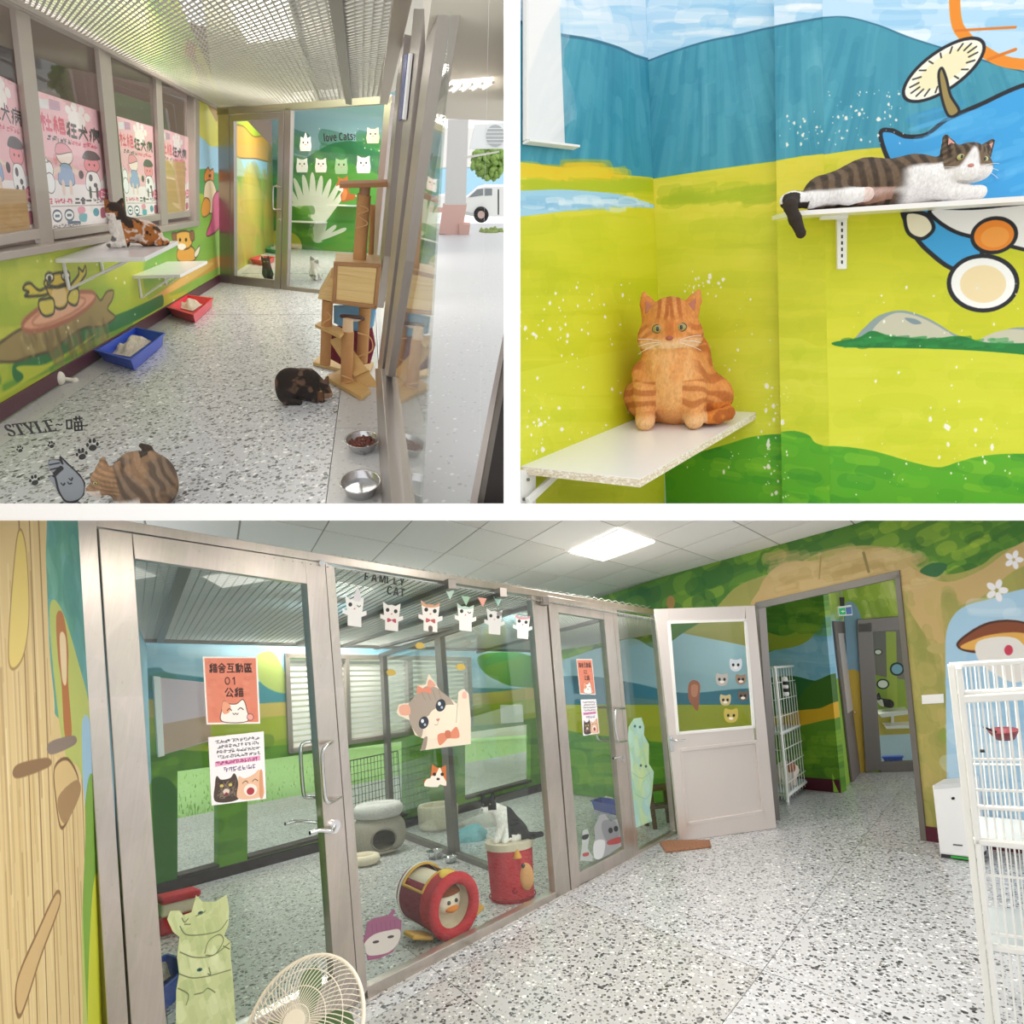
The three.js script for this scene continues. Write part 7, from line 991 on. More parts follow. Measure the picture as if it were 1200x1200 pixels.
// ---- orange tabby on the corner shelf
{
  const pos = S2A.hit(789, 495), up = R2.n.clone().multiplyScalar(0.65).addScaledVector(R2.v, 0.35).normalize(), d = EYE.clone().sub(pos), z = d.addScaledVector(up, -d.dot(up)).normalize(), x = up.clone().cross(z), q = new THREE.Quaternion().setFromRotationMatrix(new THREE.Matrix4().makeBasis(x, up, z)), k = -pos.z / F;
  const A = hex('#d07a2c'), B = hex('#a04a14'), C = hex('#e9b273'), D = hex('#f0d2a4');
  makeCat({ label: 'orange tabby cat sitting upright on the white corner shelf', pos, q, unit: k * 1.03, cell: 1.25, fluff: 0.9,
    chains: [[14, [7, 32, -22, 42], [3, 70, -14, 34], [-3, 90, -2, 27]], [12, [4, 38, 0, 38]], [12, [-6, 64, 10, 29]], [10, [40, 26, -8, 25], [35, 10, 4, 12]], [10, [-34, 26, -12, 24], [-31, 10, 0, 12]], [6, [-32, 58, 14, 13], [-31, 34, 24, 10.5], [-30, 9, 27, 9.2], [-30, 7, 34, 9.6]], [6, [20, 58, 14, 13], [22, 34, 24, 10.5], [22, 9, 26, 9.2], [22, 7, 33, 9.6]],
      [9, [-3, 103, 8, 28]], [7, [-4, 113, 12, 23]], [8, [-22, 95, 14, 16]], [8, [15, 95, 14, 16]], [4, [-9.5, 90, 31, 9], [2, 90, 31, 9]], [4, [-4, 99, 31, 7], [-4, 112, 28, 8]], [3, [-4, 83, 28, 7]], [3, [-20, 114, 8, 14], [-28, 131, 6, 7], [-31, 141, 4, 2.6]], [3, [13, 114, 8, 14], [22, 130, 6, 7], [26, 139, 4, 2.6]], [3, [36, 12, -16, 9], [54, 12, -4, 8.5], [57, 10, 10, 8], [47, 8.5, 21, 7.5], [37, 8, 25, 7]]],
    paint: (x, y, z) => {
      const wob = 10 * (noise3(x * 0.05, y * 0.05, z * 0.05) - 0.5), m = Math.abs(x + 4); let c = mixc(A, C, 0.55 * fbm(x * 0.07, y * 0.05, z * 0.07));
      if (y > 84) { const top = band(m + 0.12 * y + wob * 0.3, 8) * sstep(108, 118, y) * sstep(22, 8, m) + 0.8 * band(y + m * 0.35 + wob, 9.5) * sstep(15, 24, m) * sstep(116, 106, y); c = mixc(c, B, 0.72 * clamp(top, 0, 1)); c = mixc(c, D, sstep(97, 88, y) * sstep(14, 26, z) * 0.6); c = mixc(c, hex('#b85c24'), 0.5 * sstep(6, 2, m) * sstep(93, 98, y) * sstep(116, 108, y) * sstep(26, 32, z)); return c; }
      const leg = y < 50 && z > 12 && (Math.abs(x + 31) < 13 || Math.abs(x - 22) < 13);
      if (leg) { c = mixc(mixc(A, C, 0.5), B, 0.6 * band(y + wob, 12, 1.2) * sstep(12, 24, y)); return mixc(c, D, sstep(18, 8, y) * 0.4); }
      if (x > 32 && y < 22 && (z > 8 || x > 48)) return mixc(A, hex('#8a3c12'), 0.6 * band(x + z * 1.2, 13));
      const side = sstep(16, 34, m); c = mixc(c, B, 0.6 * side * band(y * 0.8 + m * 0.35 + wob * 1.4, 14)); c = mixc(c, C, (1 - side) * sstep(-6, 14, z) * 0.75); return mixc(c, A, (1 - side) * 0.35 * sstep(0.45, 0.7, fbm(x * 0.12, y * 0.05, z * 0.1)) + 0.3 * (1 - side) * sstep(26, 12, y));
    },
    eyes: [[-16, 104.5, 33.0, 5.3, 0x9a8a44], [8, 104.5, 33.0, 5.3, 0x9a8a44]], nose: [-4, 94.5, 39.5, 3.0, 0xa85844], ears: [[-23, 121, 12, -29, 136, 9], [16, 121, 12, 24, 134, 9]], earZ: 5.2, whiskers: [-4, 90, 38, 32], earColor: 0xb8745c });
}
// ---- tabby and white cat stretched out on the long shelf
{
  const sp = S2B.plane, pos = sp.hit(1050, S2B.y(1050)).addScaledVector(S2B.dir, -0.07), up = R2.v.clone(), z = sp.n.clone(), ex = sp.hit(1150, S2B.y(1150)).sub(sp.hit(1000, S2B.y(1000))).normalize(), uu = z.clone().cross(ex).normalize(), q = new THREE.Quaternion().setFromRotationMatrix(new THREE.Matrix4().makeBasis(ex, uu, z)), k = -pos.z / F * 0.97;
  const A = hex('#6a5744'), B = hex('#231c18'), W = hex('#f2eeea'), P = hex('#d8a48c');
  makeCat({ label: 'brown tabby and white cat lying on the long wall shelf', pos, q, unit: k, cell: 1.3, fluff: 0.8,
    chains: [[14, [-74, 20, -2, 20], [-25, 28, -8, 27], [28, 28, -6, 26], [54, 24, 2, 23]], [8, [-74, 18, 10, 18], [-88, 10, 18, 9.5], [-112, 8, 20, 8], [-118, 8, 21, 7]], [7, [-58, 14, 16, 12], [-48, 8, 24, 8.5], [-30, 7.5, 27, 8]], [8, [48, 18, 14, 17]], [6, [58, 7, 20, 10], [70, 3, 24, 8], [90, 2, 25, 7.5]], [6, [60, 32, 6, 18], [76, 35, 12, 20]], [5, [78, 37, 14, 22]], [5, [64, 29, 20, 12]], [5, [91, 28, 20, 12]], [4, [68, 23, 32, 8], [77, 22, 32, 8]], [4, [73, 30, 31, 7], [77, 42, 29, 8]], [2.4, [62, 50, 12, 11], [57, 70, 8, 3]], [2.4, [94, 46, 12, 11], [106, 61, 8, 3]], [4, [-92, 14, 0, 9], [-112, 8, 26, 8], [-118, -4, 44, 7], [-112, -20, 46, 6.5], [-104, -36, 44, 5.5]]],
    paint: (x, y, z) => {
      const wob = 8 * noise3(x * 0.06, y * 0.06, z * 0.06 + 4);
      if (x < -92 && (y < 4 || z > 26 && y < 14 && x < -104 || x < -96 && z < 14 && y < 24)) return mixc(B, A, 0.12);
      if (x > 50 && y > 10) { let c = mixc(A, hex('#9a8468'), 0.4 * noise3(x * 0.1, y * 0.1, z * 0.1)); const m = x - 75 - (y - 36) * 0.15, am = Math.abs(m); if (y > 30) { c = mixc(c, B, 0.75 * band(am * 1.2 + (60 - y) * 0.2, 8) * sstep(38, 46, y)); c = mixc(c, B, 0.5 * band(y + am * 0.4, 7) * sstep(14, 20, am)); } c = mixc(c, W, sstep(7, 3, am - (40 - y) * 0.45) * sstep(54, 44, y)); c = mixc(c, W, sstep(31, 26, y)); if (z < 4 && x < 66 && y > 30) c = mixc(A, B, 0.5 * band(x + wob, 12)); return c; }
      let c = mixc(A, B, 0.8 * band(x + y * 0.15 + wob, 14)); c = mixc(c, hex('#8a7258'), 0.25 * noise3(x * 0.2, y * 0.2, z * 0.2));
      c = mixc(c, W, sstep(2, 9, z - (y - 14) * 0.7 - (x < 8 ? 9 + (8 - x) * 0.1 : 0)) * sstep(6, 22, x)); c = mixc(c, W, sstep(18, 13, y) * sstep(12, 18, z) * (x < -20 ? 1 : 0.6)); if (x > -34 && x < 4 && y < 17 && z > 8) c = mixc(c, P, 0.5); if (x < -100 && y < 17) c = W; return c;
    },
    eyes: [[65, 39, 31.2, 4.6, 0xb8b05c], [89, 35, 30.7, 4.6, 0xb8b05c]], nose: [72.5, 27, 39.5, 2.6, 0xc88878], ears: [[62, 52, 14, 57, 68, 10], [95, 47, 14, 105, 59, 10]], earZ: 5, whiskers: [73, 23, 38, 30], earColor: 0xdca094 });
}
const rel = (k, f) => f;
// ---- calico on the window shelf
{
  const c0 = SH1.A.clone().lerp(SH1.B, 0.68).addScaledVector(SH1.n, SH1.out * 0.55), pos = c0, q = R1.toEye(pos), k = -pos.z / F; const W = hex('#f2ece4'), K = hex('#1a1614'), O = hex('#b8702e');
  makeCat({ label: 'calico cat reclining on the wall shelf under the window', pos, q, unit: k * 1.05, cell: 0.75, fluff: 0.4, chains: [[6, [16, 13, -4, 13], [-2, 17, -2, 12], [-9, 24, 0, 9]], [5, [20, 10, 4, 12], [12, 5, 10, 5]], [4, [-11, 18, 4, 9]], [3, [-13, 12, 8, 4.5], [-17, 4, 12, 3.6], [-22, 3, 15, 3.4]], [3, [-5, 10, 9, 4.5], [-7, 4, 14, 3.6], [-14, 3, 17, 3.2]], [4, [-9, 35, 3, 9.5]], [2.5, [-14, 32, 9, 5]], [1.4, [-14, 41, 2, 4.4], [-15.5, 47, 1, 1.4]], [1.4, [-3, 41, 0, 4.4], [0, 47, -1, 1.4]], [2.5, [26, 6, -4, 4], [33, 4, 6, 3.4], [24, 3, 15, 3]]],
    paint: (x, y, z) => { const n = fbm(x * 0.12 + 7, y * 0.12, z * 0.12); if (y > 27) { if (z > 8 && y < 34 && x < -10) return W; return mixc(K, O, n > 0.62 ? 0.7 : 0.05); } if (x < -6) return mixc(W, K, sstep(0.6, 0.66, n) * 0.8); return n > 0.54 ? mixc(K, O, 0.05) : n > 0.42 ? O : mixc(W, O, 0.3); },
    eyes: [[-15, 37, 9.5, 1.5, 0xb8a04a], [-8, 37, 11, 1.5, 0xb8a04a]], nose: [-16, 32, 14, 0.9, 0xc08070] });
}
// ---- dark tortoiseshell crouching by the cat tree
{
  const pos = f1.hit(357, 468), q = R1.toEye(pos), k = -pos.z / F, K = hex('#241a17'), T = hex('#6e5240'), O = hex('#8a5a34');
  makeCat({ label: 'dark tortoiseshell cat crouching beside the cat tree base', pos, q, unit: k, cell: 0.8, fluff: 0.5, chains: [[7, [-12, 19, -4, 18], [6, 18, 0, 16], [14, 15, 4, 11]], [5, [-16, 12, 5, 14]], [5, [8, 10, 8, 9]], [3.5, [21, 12, 10, 9.5]], [2.5, [27, 8, 14, 5]], [1.4, [17, 20, 8, 4], [16, 27, 6, 1.3]], [1.4, [26, 19, 6, 4], [29, 25, 4, 1.3]], [3, [8, 5, 12, 4], [11, 3, 18, 3.4]], [3, [16, 5, 14, 4], [19, 2.6, 19, 3.2]], [3, [-24, 6, 4, 4], [-20, 4, 18, 3.6], [-6, 3, 22, 3]]],
    paint: (x, y, z) => { const n = fbm(x * 0.13, y * 0.13 + 3, z * 0.13); let c = mixc(K, T, sstep(0.5, 0.66, n) * 0.85); if (x > 14 && y < 16) c = mixc(c, O, 0.5 * sstep(0.4, 0.6, fbm(x * 0.2, y * 0.2, z * 0.2))); if (x > 22 && y < 10) c = mixc(c, hex('#c09a7c'), 0.5); return c; }, eyes: [[19, 13, 18.6, 1.5, 0xa89040], [25.5, 13, 16.5, 1.5, 0xa89040]], nose: [29, 9, 17.5, 1.1, 0x8a5a50] });
}
// ---- brown tabby near the clear front pane
{
  const pos = f1.hit(174, 588), q = R1.toEye(pos), k = -pos.z / F, A = hex('#8a7460'), B = hex('#43362c'), W = hex('#efe8e0'), O = hex('#b98e64');
  makeCat({ label: 'brown tabby cat with white chest behind the clear front pane', pos, q, unit: k, cell: 1.05, fluff: 0.7, chains: [[10, [8, 28, -6, 28], [-2, 32, -4, 26], [-16, 30, 2, 20]], [7, [10, 20, 6, 25]], [6, [-18, 18, 8, 15]], [5, [-24, 34, 6, 15], [-33, 38, 9, 16]], [3.5, [-45, 31, 14, 8], [-49, 32, 12, 6]], [2, [-34, 51, 4, 7], [-31, 61, 0, 2]], [2, [-22, 49, 14, 6.5], [-17, 58, 14, 2]], [4, [-18, 12, 14, 8], [-19, 3, 20, 6]], [4, [0, 10, 18, 8], [-3, 4, 24, 6]], [4, [16, 48, -14, 6], [14, 58, -16, 4], [9, 63, -16, 3]]],
    paint: (x, y, z) => { const wob = 8 * noise3(x * 0.07, y * 0.07, z * 0.07); if (y > 57 && x > 4) return B; let c = mixc(A, B, 0.62 * band(x * 0.9 + y * 0.25 + wob, 11)); c = mixc(c, O, 0.4 * sstep(0.5, 0.7, fbm(x * 0.06, y * 0.06, z * 0.06 + 9))); if (x < -8 && y < 18) c = mixc(c, W, sstep(18, 10, y + Math.max(0, (-30 - x)) * 0.6)); if (x < -24 && y > 24) c = mixc(c, mixc(O, B, 0.5 * band(y + x * 0.5, 6)), 0.6); if (x < -42 && y < 33) c = mixc(c, W, 0.55); return c; }, eyes: [[-44, 42.5, 21.5, 2.5, 0xa8a050]], nose: [-53, 33, 14, 1.7, 0xb07868] });
}
// ---- small cats beyond the end partition
{
  const pos = f1.hit(315, 328), k = -pos.z / F; makeCat({ label: 'black cat sitting behind the steel framed end door', pos, q: R1.toEye(pos), unit: k, cell: 0.7, fluff: 0.2, chains: [[4, [0, 7, -3, 6.5], [0, 14, 0, 5]], [3, [0, 20, 2, 4.6]], [1, [-3, 23, 2, 2], [-3.6, 26, 2, 0.7]], [1, [3, 23, 2, 2], [3.6, 26, 2, 0.7]], [2, [-3, 10, 4, 2.2], [-3, 1.6, 6, 1.8]], [2, [3, 10, 4, 2.2], [3, 1.6, 6, 1.8]]], paint: () => hex('#1c1a1c'), eyes: [[-1.8, 20.5, 6, 0.8, 0xb8a83c], [1.8, 20.5, 6, 0.8, 0xb8a83c]] });
  const p2 = f1.hit(371, 328), k2 = -p2.z / F; makeCat({ label: 'white and grey cat sitting behind the fixed end pane', pos: p2, q: R1.toEye(p2, 0.5), unit: k2, cell: 0.7, fluff: 0.2, chains: [[4, [1, 7, -3, 7], [0, 14, 0, 5]], [3, [-1, 20, 2, 4.8]], [1, [-4, 23, 2, 2], [-4.6, 26, 2, 0.7]], [1, [2, 23, 2, 2], [2.6, 26, 2, 0.7]], [2, [-3, 10, 4, 2.2], [-3, 1.6, 6, 1.8]], [2, [3, 10, 4, 2.2], [3, 1.6, 6, 1.8]]], paint: (x, y) => mixc(hex('#e6e2da'), hex('#8f8a84'), sstep(0.5, 0.6, noise3(x * 0.2, y * 0.2, 3))), eyes: [[-2.6, 20.5, 6.2, 0.8, 0x8aa05c], [1, 20.5, 6.2, 0.8, 0x8aa05c]] });
}

// ================================================================ room three: things in the enclosures, the hall and the corridor
function stand3(name, label, category, px, py, yaw = 0, group) { const p = fl3.hit(px, py), t = thing(name, label, category, p, R3.toEye(p, yaw), group); return [t, -p.z / F]; }
const furTex = (base, cols, seed) => { const c = canvas(128, 128), x = c.getContext('2d'), r = rng(seed); x.fillStyle = base; x.fillRect(0, 0, 128, 128); for (let i = 0; i < 2200; i++) { x.globalAlpha = 0.5; x.strokeStyle = cols[Math.floor(r() * cols.length)]; x.lineWidth = 1 + r(); const a = r() * 128, b = r() * 128; x.beginPath(); x.moveTo(a, b); x.lineTo(a + 6 * (r() - 0.5), b + 6 * (r() - 0.5)); x.stroke(); } const t = tex(c, true); t.repeat.set(3, 3); return t; };
const plush = (base, cols, seed) => { const t = furTex(base, cols, seed); return new THREE.MeshStandardMaterial({ map: t, roughness: 1, bumpMap: t, bumpScale: 0.006 }); };
const redPlush = plush('#c8303c', ['#b02430', '#dc4450', '#a01c28'], 3), greyFelt = plush('#b4aca0', ['#a49c90', '#c4bcb0', '#948c82'], 4), creamPlush = plush('#e8dcc6', ['#d8cab0', '#f4ecdc', '#ccbc9e'], 5), whiteFur = plush('#d6d4d2', ['#f4f2f0', '#b4b2b0', '#e6e4e2', '#9c9a98'], 6);
const disc = (r0, r1, h, seg = 32) => new THREE.CylinderGeometry(r1, r0, h, seg);
// egg-shaped shell with a round doorway cut through its front
function shellWithHole(rx, ry, rz, hx, hy, hr, seg = 44) { // ellipsoid whose quads inside the doorway are left out, with an inner skin
  const pos = [], idx = [], ring = []; for (let j = 0; j <= seg; j++) for (let i = 0; i <= seg * 1.5; i++) { const th = j / seg * Math.PI, ph = i / (seg * 1.5) * 2 * Math.PI, s = Math.pow(Math.sin(th), 0.55); pos.push(rx * s * Math.sin(ph), ry * Math.sign(Math.cos(th)) * Math.pow(Math.abs(Math.cos(th)), 0.8) + ry, rz * s * Math.cos(ph)); }
  const w = Math.floor(seg * 1.5) + 1; for (let j = 0; j < seg; j++) for (let i = 0; i < w - 1; i++) { const a = j * w + i, c = [0, 1, 2].map((k) => (pos[3 * a + k] + pos[3 * (a + w + 1) + k]) / 2); if (c[2] > 0 && Math.hypot((c[0] - hx) / hr, (c[1] - hy) / (hr * 0.8)) < 1) continue; idx.push(a, a + w, a + 1, a + 1, a + w, a + w + 1); }
  const g = new THREE.BufferGeometry(); g.setAttribute('position', new THREE.Float32BufferAttribute(pos, 3)); const uv = []; for (let j = 0; j <= seg; j++) for (let i = 0; i < w; i++) uv.push(i / (w - 1), j / seg); g.setAttribute('uv', new THREE.Float32BufferAttribute(uv, 2)); g.setIndex(idx); g.computeVertexNormals(); return g;
}
{ // grey felt cat house with a fluffy bed on top
  const [t, k] = stand3('cat_house', 'grey felt cat house with round doorway and fluffy top bed', 'cat house', 444, 999, 0.15), m = greyFelt.clone(); m.side = THREE.DoubleSide;
  own('shell', shellWithHole(32 * k, 20.5 * k, 26 * k, 2 * k, 17 * k, 14 * k), m, t); own('doorway_rim', new THREE.TorusGeometry(14 * k, 1.2 * k, 8, 36).scale(1, 0.8, 1), std(0x8c857a, 1), t, [2 * k, 17 * k, 24.6 * k]); own('cushion', disc(22 * k, 22 * k, 4 * k), creamPlush, t, [0, 4 * k, 0]);
  own('top_bed', new THREE.TorusGeometry(22 * k, 7.5 * k, 12, 36).rotateX(Math.PI / 2).scale(1, 1.1, 0.85), whiteFur, t, [0, 46 * k, 0]); own('top_cushion', new THREE.SphereGeometry(20 * k, 24, 12).scale(1, 0.35, 0.85), whiteFur, t, [0, 46 * k, 0]);
}
{ const [t, k] = stand3('pet_bed', 'small round pet bed with woven rim beside the cat house', 'pet bed', 426, 1013); own('rim', new THREE.TorusGeometry(14 * k, 5.5 * k, 12, 32).rotateX(Math.PI / 2), creamPlush, t, [0, 5.5 * k, 0]); own('cushion', disc(14 * k, 14 * k, 5 * k), std(0xb8783c, 0.95), t, [0, 3.5 * k, 0]); }
{ const [t, k] = stand3('pet_bed', 'cream round pet bed behind the inner glass', 'pet bed', 514, 971); own('wall', new THREE.LatheGeometry([[0, 0], [20, 0], [23, 4], [24, 24], [22, 27], [19, 25], [18, 6], [0, 5]].map(([x, y]) => new THREE.Vector2(x * k, y * k)), 36), creamPlush, t); }
for (const [x, y, r, l] of [[510, 1006, 10, 'steel feeding bowl beside the inner glass rail'], [528, 1011, 8, 'small steel bowl beside the inner glass post']]) { const [t, k] = stand3('steel_bowl', l, 'bowl', x, y); own('shell', new THREE.LatheGeometry([[0, 0], [7, 0], [10, 8], [10.6, 8.4], [9.6, 8], [6.6, 1], [0, 1]].map(([a, b]) => new THREE.Vector2(a * k * r / 10, b * k * r / 10)), 28), chrome, t); }
{ const [t, k] = stand3('blanket', 'turquoise blanket heap behind the inner glass', 'blanket', 552, 985); const g = new THREE.SphereGeometry(18 * k, 28, 14, 0, 6.283, 0, 1.57).scale(1, 0.9, 0.7), p = g.attributes.position; for (let i = 0; i < p.count; i++) { const q = 0.75 + 0.5 * noise3(p.getX(i) / k * 0.14, p.getY(i) / k * 0.14, p.getZ(i) / k * 0.14); p.setXYZ(i, p.getX(i) * q, p.getY(i) * q, p.getZ(i) * q); } g.computeVertexNormals(); own('cloth', g, std(0x7cc4d4, 0.95), t); }
{ const [t, k] = stand3('blanket', 'grey speckled blanket on the floor against the back wall', 'blanket', 566, 968); const g = new THREE.SphereGeometry(30 * k, 28, 14, 0, 6.283, 0, 1.57).scale(1, 0.42, 0.4), p = g.attributes.position; for (let i = 0; i < p.count; i++) { const q = 0.7 + 0.6 * noise3(p.getX(i) / k * 0.12, p.getY(i) / k * 0.12, p.getZ(i) / k * 0.12); p.setXYZ(i, p.getX(i) * q, p.getY(i) * q, p.getZ(i) * q); } g.computeVertexNormals(); own('cloth', g, whiteFur, t); }
{ // red aeroplane shaped pet house
  const [t, k] = stand3('plane_pet_house', 'red aeroplane pet house with yellow trim and plush pilot face', 'pet house', 527, 1098, 0), ax = new THREE.Group(); ax.name = 'fuselage'; t.add(ax); ax.position.set(0, 36 * k, 4 * k); ax.rotation.set(0.10, 0.62, 0.0); ax.updateMatrixWorld(true);
  const L = 74 * k, R = 33 * k, tube = new THREE.CylinderGeometry(R * 0.92, R, L, 44, 6, true, 0.62, 6.283 - 1.24); tube.rotateX(Math.PI / 2); tube.rotateZ(Math.PI); tube.translate(0, 0, -L * 0.42); const red = redPlush.clone(); red.side = THREE.DoubleSide; const wine = std(0x8c2438, 0.9, { side: THREE.DoubleSide });
  // cylinder with an open cockpit on top: full ring at nose and tail, cut in the middle
  const ringA = new THREE.CylinderGeometry(R, R, L * 0.3, 44, 1, true).rotateX(Math.PI / 2), ringB = new THREE.CylinderGeometry(R * 0.94, R * 0.94, L * 0.14, 44, 1, true).rotateX(Math.PI / 2), mid = new THREE.CylinderGeometry(R, R * 0.94, L * 0.58, 44, 1, true, 0.75, 6.283 - 1.5).rotateX(Math.PI / 2);
  own('nose_ring', ringA, red, ax, [0, 0, 0]); own('hull', mid.rotateZ(-Math.PI / 2 - Math.PI / 2), wine, ax, [0, 0, -L * 0.44]); own('tail_ring', ringB, wine, ax, [0, 0, -L * 0.79]); own('tail_cap', new THREE.SphereGeometry(R * 0.94, 30, 12, 0, 6.283, 0, 1.57).rotateX(-Math.PI / 2).scale(1, 1, 0.4), wine, ax, [0, 0, -L * 0.85]);
  own('nose_roll', new THREE.TorusGeometry(R * 0.9, R * 0.2, 14, 44), red, ax, [0, 0, L * 0.15]); own('lining', new THREE.CylinderGeometry(R * 0.8, R * 0.8, L * 0.9, 36, 1, true).rotateX(Math.PI / 2), creamPlush.clone(), ax, [0, 0, -L * 0.38]).material.side = THREE.DoubleSide;
  own('back_lining', new THREE.CircleGeometry(R * 0.8, 30), creamPlush, ax, [0, 0, -L * 0.12]);
  const yel = std(0xd8a848, 0.8); own('white_stripe', new THREE.TorusGeometry(R * 0.96, R * 0.04, 8, 44), whitePaint, ax, [0, 0, -L * 0.8]); own('yellow_trim', new THREE.TorusGeometry(R * 0.98, R * 0.05, 8, 30, 2.1).rotateZ(0.52), yel, ax, [0, 0, -L * 0.72]); own('yellow_trim', new THREE.TorusGeometry(R * 1.0, R * 0.05, 8, 30, 2.1).rotateZ(0.52), yel, ax, [0, 0, -L * 0.15]); for (const s of [-1, 1]) own('yellow_trim', new THREE.CylinderGeometry(R * 0.05, R * 0.05, L * 0.57, 8).rotateX(Math.PI / 2), yel, ax, [s * R * 0.84, R * 0.5, -L * 0.435]);
  own('propeller_blade', new THREE.CapsuleGeometry(R * 0.15, R * 0.5, 4, 12).rotateZ(1.2).scale(1, 1, 0.5), std(0xe0c050, 0.8), ax, [-R * 0.15, R * 1.05, L * 0.12]);
  for (const s of [-1, 1]) own('wing', new RoundedBoxGeometry(R * 0.9, R * 0.16, L * 0.3, 3, R * 0.07), std(0xd2a24c, 0.85), ax, [s * R * 1.15, -R * 0.72, -L * 0.1], [0, 0, s * 0.35]);
  // plush pilot face inside
  const face = own('pilot_face', new THREE.SphereGeometry(R * 0.5, 26, 18).scale(1, 0.85, 0.55), std(0xf2e6d4, 0.95), ax, [R * 0.08, R * 0.05, -L * 0.05]); own('pilot_cap', new THREE.SphereGeometry(R * 0.54, 26, 12, 0, 6.283, 0, 1.2).scale(1, 0.9, 0.6), std(0x8c4a24, 0.9), face, [0, R * 0.06, 0]); for (const s of [-1, 1]) own('eye', new THREE.SphereGeometry(R * 0.07, 12, 8), eyeShell, face, [s * R * 0.16, R * 0.02, R * 0.27]); own('beak', new THREE.SphereGeometry(R * 0.2, 16, 10).scale(1.4, 0.55, 0.9), std(0xe28a3c, 0.85), face, [0, -R * 0.22, R * 0.22]);
}
let STOOL;
{ // red round stool with a cartoon face
  const [t, k] = stand3('pet_stool', 'red round pet stool with cream top and side face', 'stool', 601, 1052), r = 27.5 * k, h = 62 * k; STOOL = { t, k, h };
  own('drum', new THREE.CylinderGeometry(r, r * 0.92, h * 0.9, 40), redPlush, t, [0, h * 0.45, 0]); own('cream_top', new THREE.CylinderGeometry(r * 1.06, r * 1.04, h * 0.12, 40), creamPlush, t, [0, h * 0.93, 0]); own('seam', new THREE.TorusGeometry(r * 0.99, r * 0.03, 8, 40).rotateX(Math.PI / 2), std(0xa01c28, 0.9), t, [0, h * 0.06, 0]);
  own('snout', new THREE.SphereGeometry(r * 0.4, 20, 14).scale(0.8, 1.3, 0.5), std(0xe0a468, 0.9), t, [r * 0.62, h * 0.42, r * 0.78]); own('eye', new THREE.SphereGeometry(r * 0.09, 12, 8), eyeShell, t, [r * 0.52, h * 0.62, r * 0.98]); own('ear', new THREE.ConeGeometry(r * 0.2, r * 0.45, 12), std(0xe0a040, 0.9), t, [r * 0.3, h * 0.86, r * 0.95]); own('cheek', new THREE.SphereGeometry(r * 0.13, 12, 8).scale(1, 1, 0.4), std(0xb02430, 0.9), t, [r * 0.12, h * 0.22, r * 0.95]);
}
{ // black and white cat on the stool
  const pos = STOOL.t.position.clone().addScaledVector(R3.n, STOOL.h * 0.985), q = R3.toEye(pos), k = -pos.z / F, K = hex('#1e1e22'), W = hex('#f2f0ee');
  makeCat({ label: 'black and white cat sitting on the red pet stool', pos, q, unit: k, cell: 0.8, fluff: 0.35, chains: [[6, [6, 13, -4, 12.5], [-3, 26, 0, 10], [-12, 34, 4, 7.5]], [4, [12, 9, 3, 11], [6, 4, 10, 5]], [4, [-8, 24, 5, 8.5]], [3, [-9, 16, 8, 4.6], [-13, 5, 10, 3.6], [-15, 3, 13, 3.4]], [3, [-2, 14, 9, 4.4], [-3, 5, 13, 3.6], [-5, 3, 16, 3.3]], [4, [-21, 41, 7, 8.6]], [2, [-26, 37, 12, 4.6]], [1.2, [-27, 47, 6, 3.4], [-29, 53, 5, 1.2]], [1.2, [-16, 48, 5, 3.4], [-15, 54, 3, 1.2]], [2.5, [18, 5, -2, 4], [28, 4, 6, 3.4], [38, 5, 8, 3]]],
    paint: (x, y, z) => { if (y > 33 && x < -12) return (x < -22 && y < 40 && z > 8) || (y < 36 && z > 6) ? W : K; const ch = sstep(3, 6, z - x * 0.12 - (y > 20 ? -1 : 0)); if (x < 0) return mixc(K, W, ch); if (y < 5 && x < 10) return W; if (x > 4 && x < 14 && y < 8 && z > 6) return W; return K; }, eyes: [[-26.5, 42.5, 12.6, 1.3, 0xb8a84c], [-19.5, 42.5, 14.6, 1.3, 0xb8a84c]], nose: [-28.5, 37.5, 15.5, 0.9, 0x5a4844] });
}
{ // wire crate at the back
  const P = R3.wall([392, 994], [474, 972]), t = thing('wire_crate', 'black wire crate by the back wall of the enclosure', 'crate', P.hit(400, 990), P.q), q = px2(P, [[408, 892], [466, 880], [472, 972], [412, 988]]), u = [q[1][0] - q[0][0], q[1][1] - q[0][1]], v = [q[3][0] - q[0][0], q[3][1] - q[0][1]];
  const m = put('wires', mergeGeometries([wires(P, q, u, 0.075, 0.004, 0.004, 0), wires(P, q, v, 0.045, 0.004, 0.004, 0.003)]), std(0x54524e, 0.5, { metalness: 0.5 }), t, P.o, P.q); m.userData.kind = 'stuff'; for (const [a, b] of [[0, 1], [1, 2], [2, 3], [3, 0]]) rod('frame_bar', P.at(...q[a], 0), P.at(...q[b], 0), 0.006, 0.006, std(0x44423e, 0.5), t, 8);
}
litterTray('blue litter tray in the second enclosure behind the narrow door', [[693, 938], [704, 934], [730, 938], [722, 945]], 0.1, std(0x2a4aa8, 0.4), [[699, 939], [706, 936], [724, 939], [719, 943]], 0.04, fl3, R3);
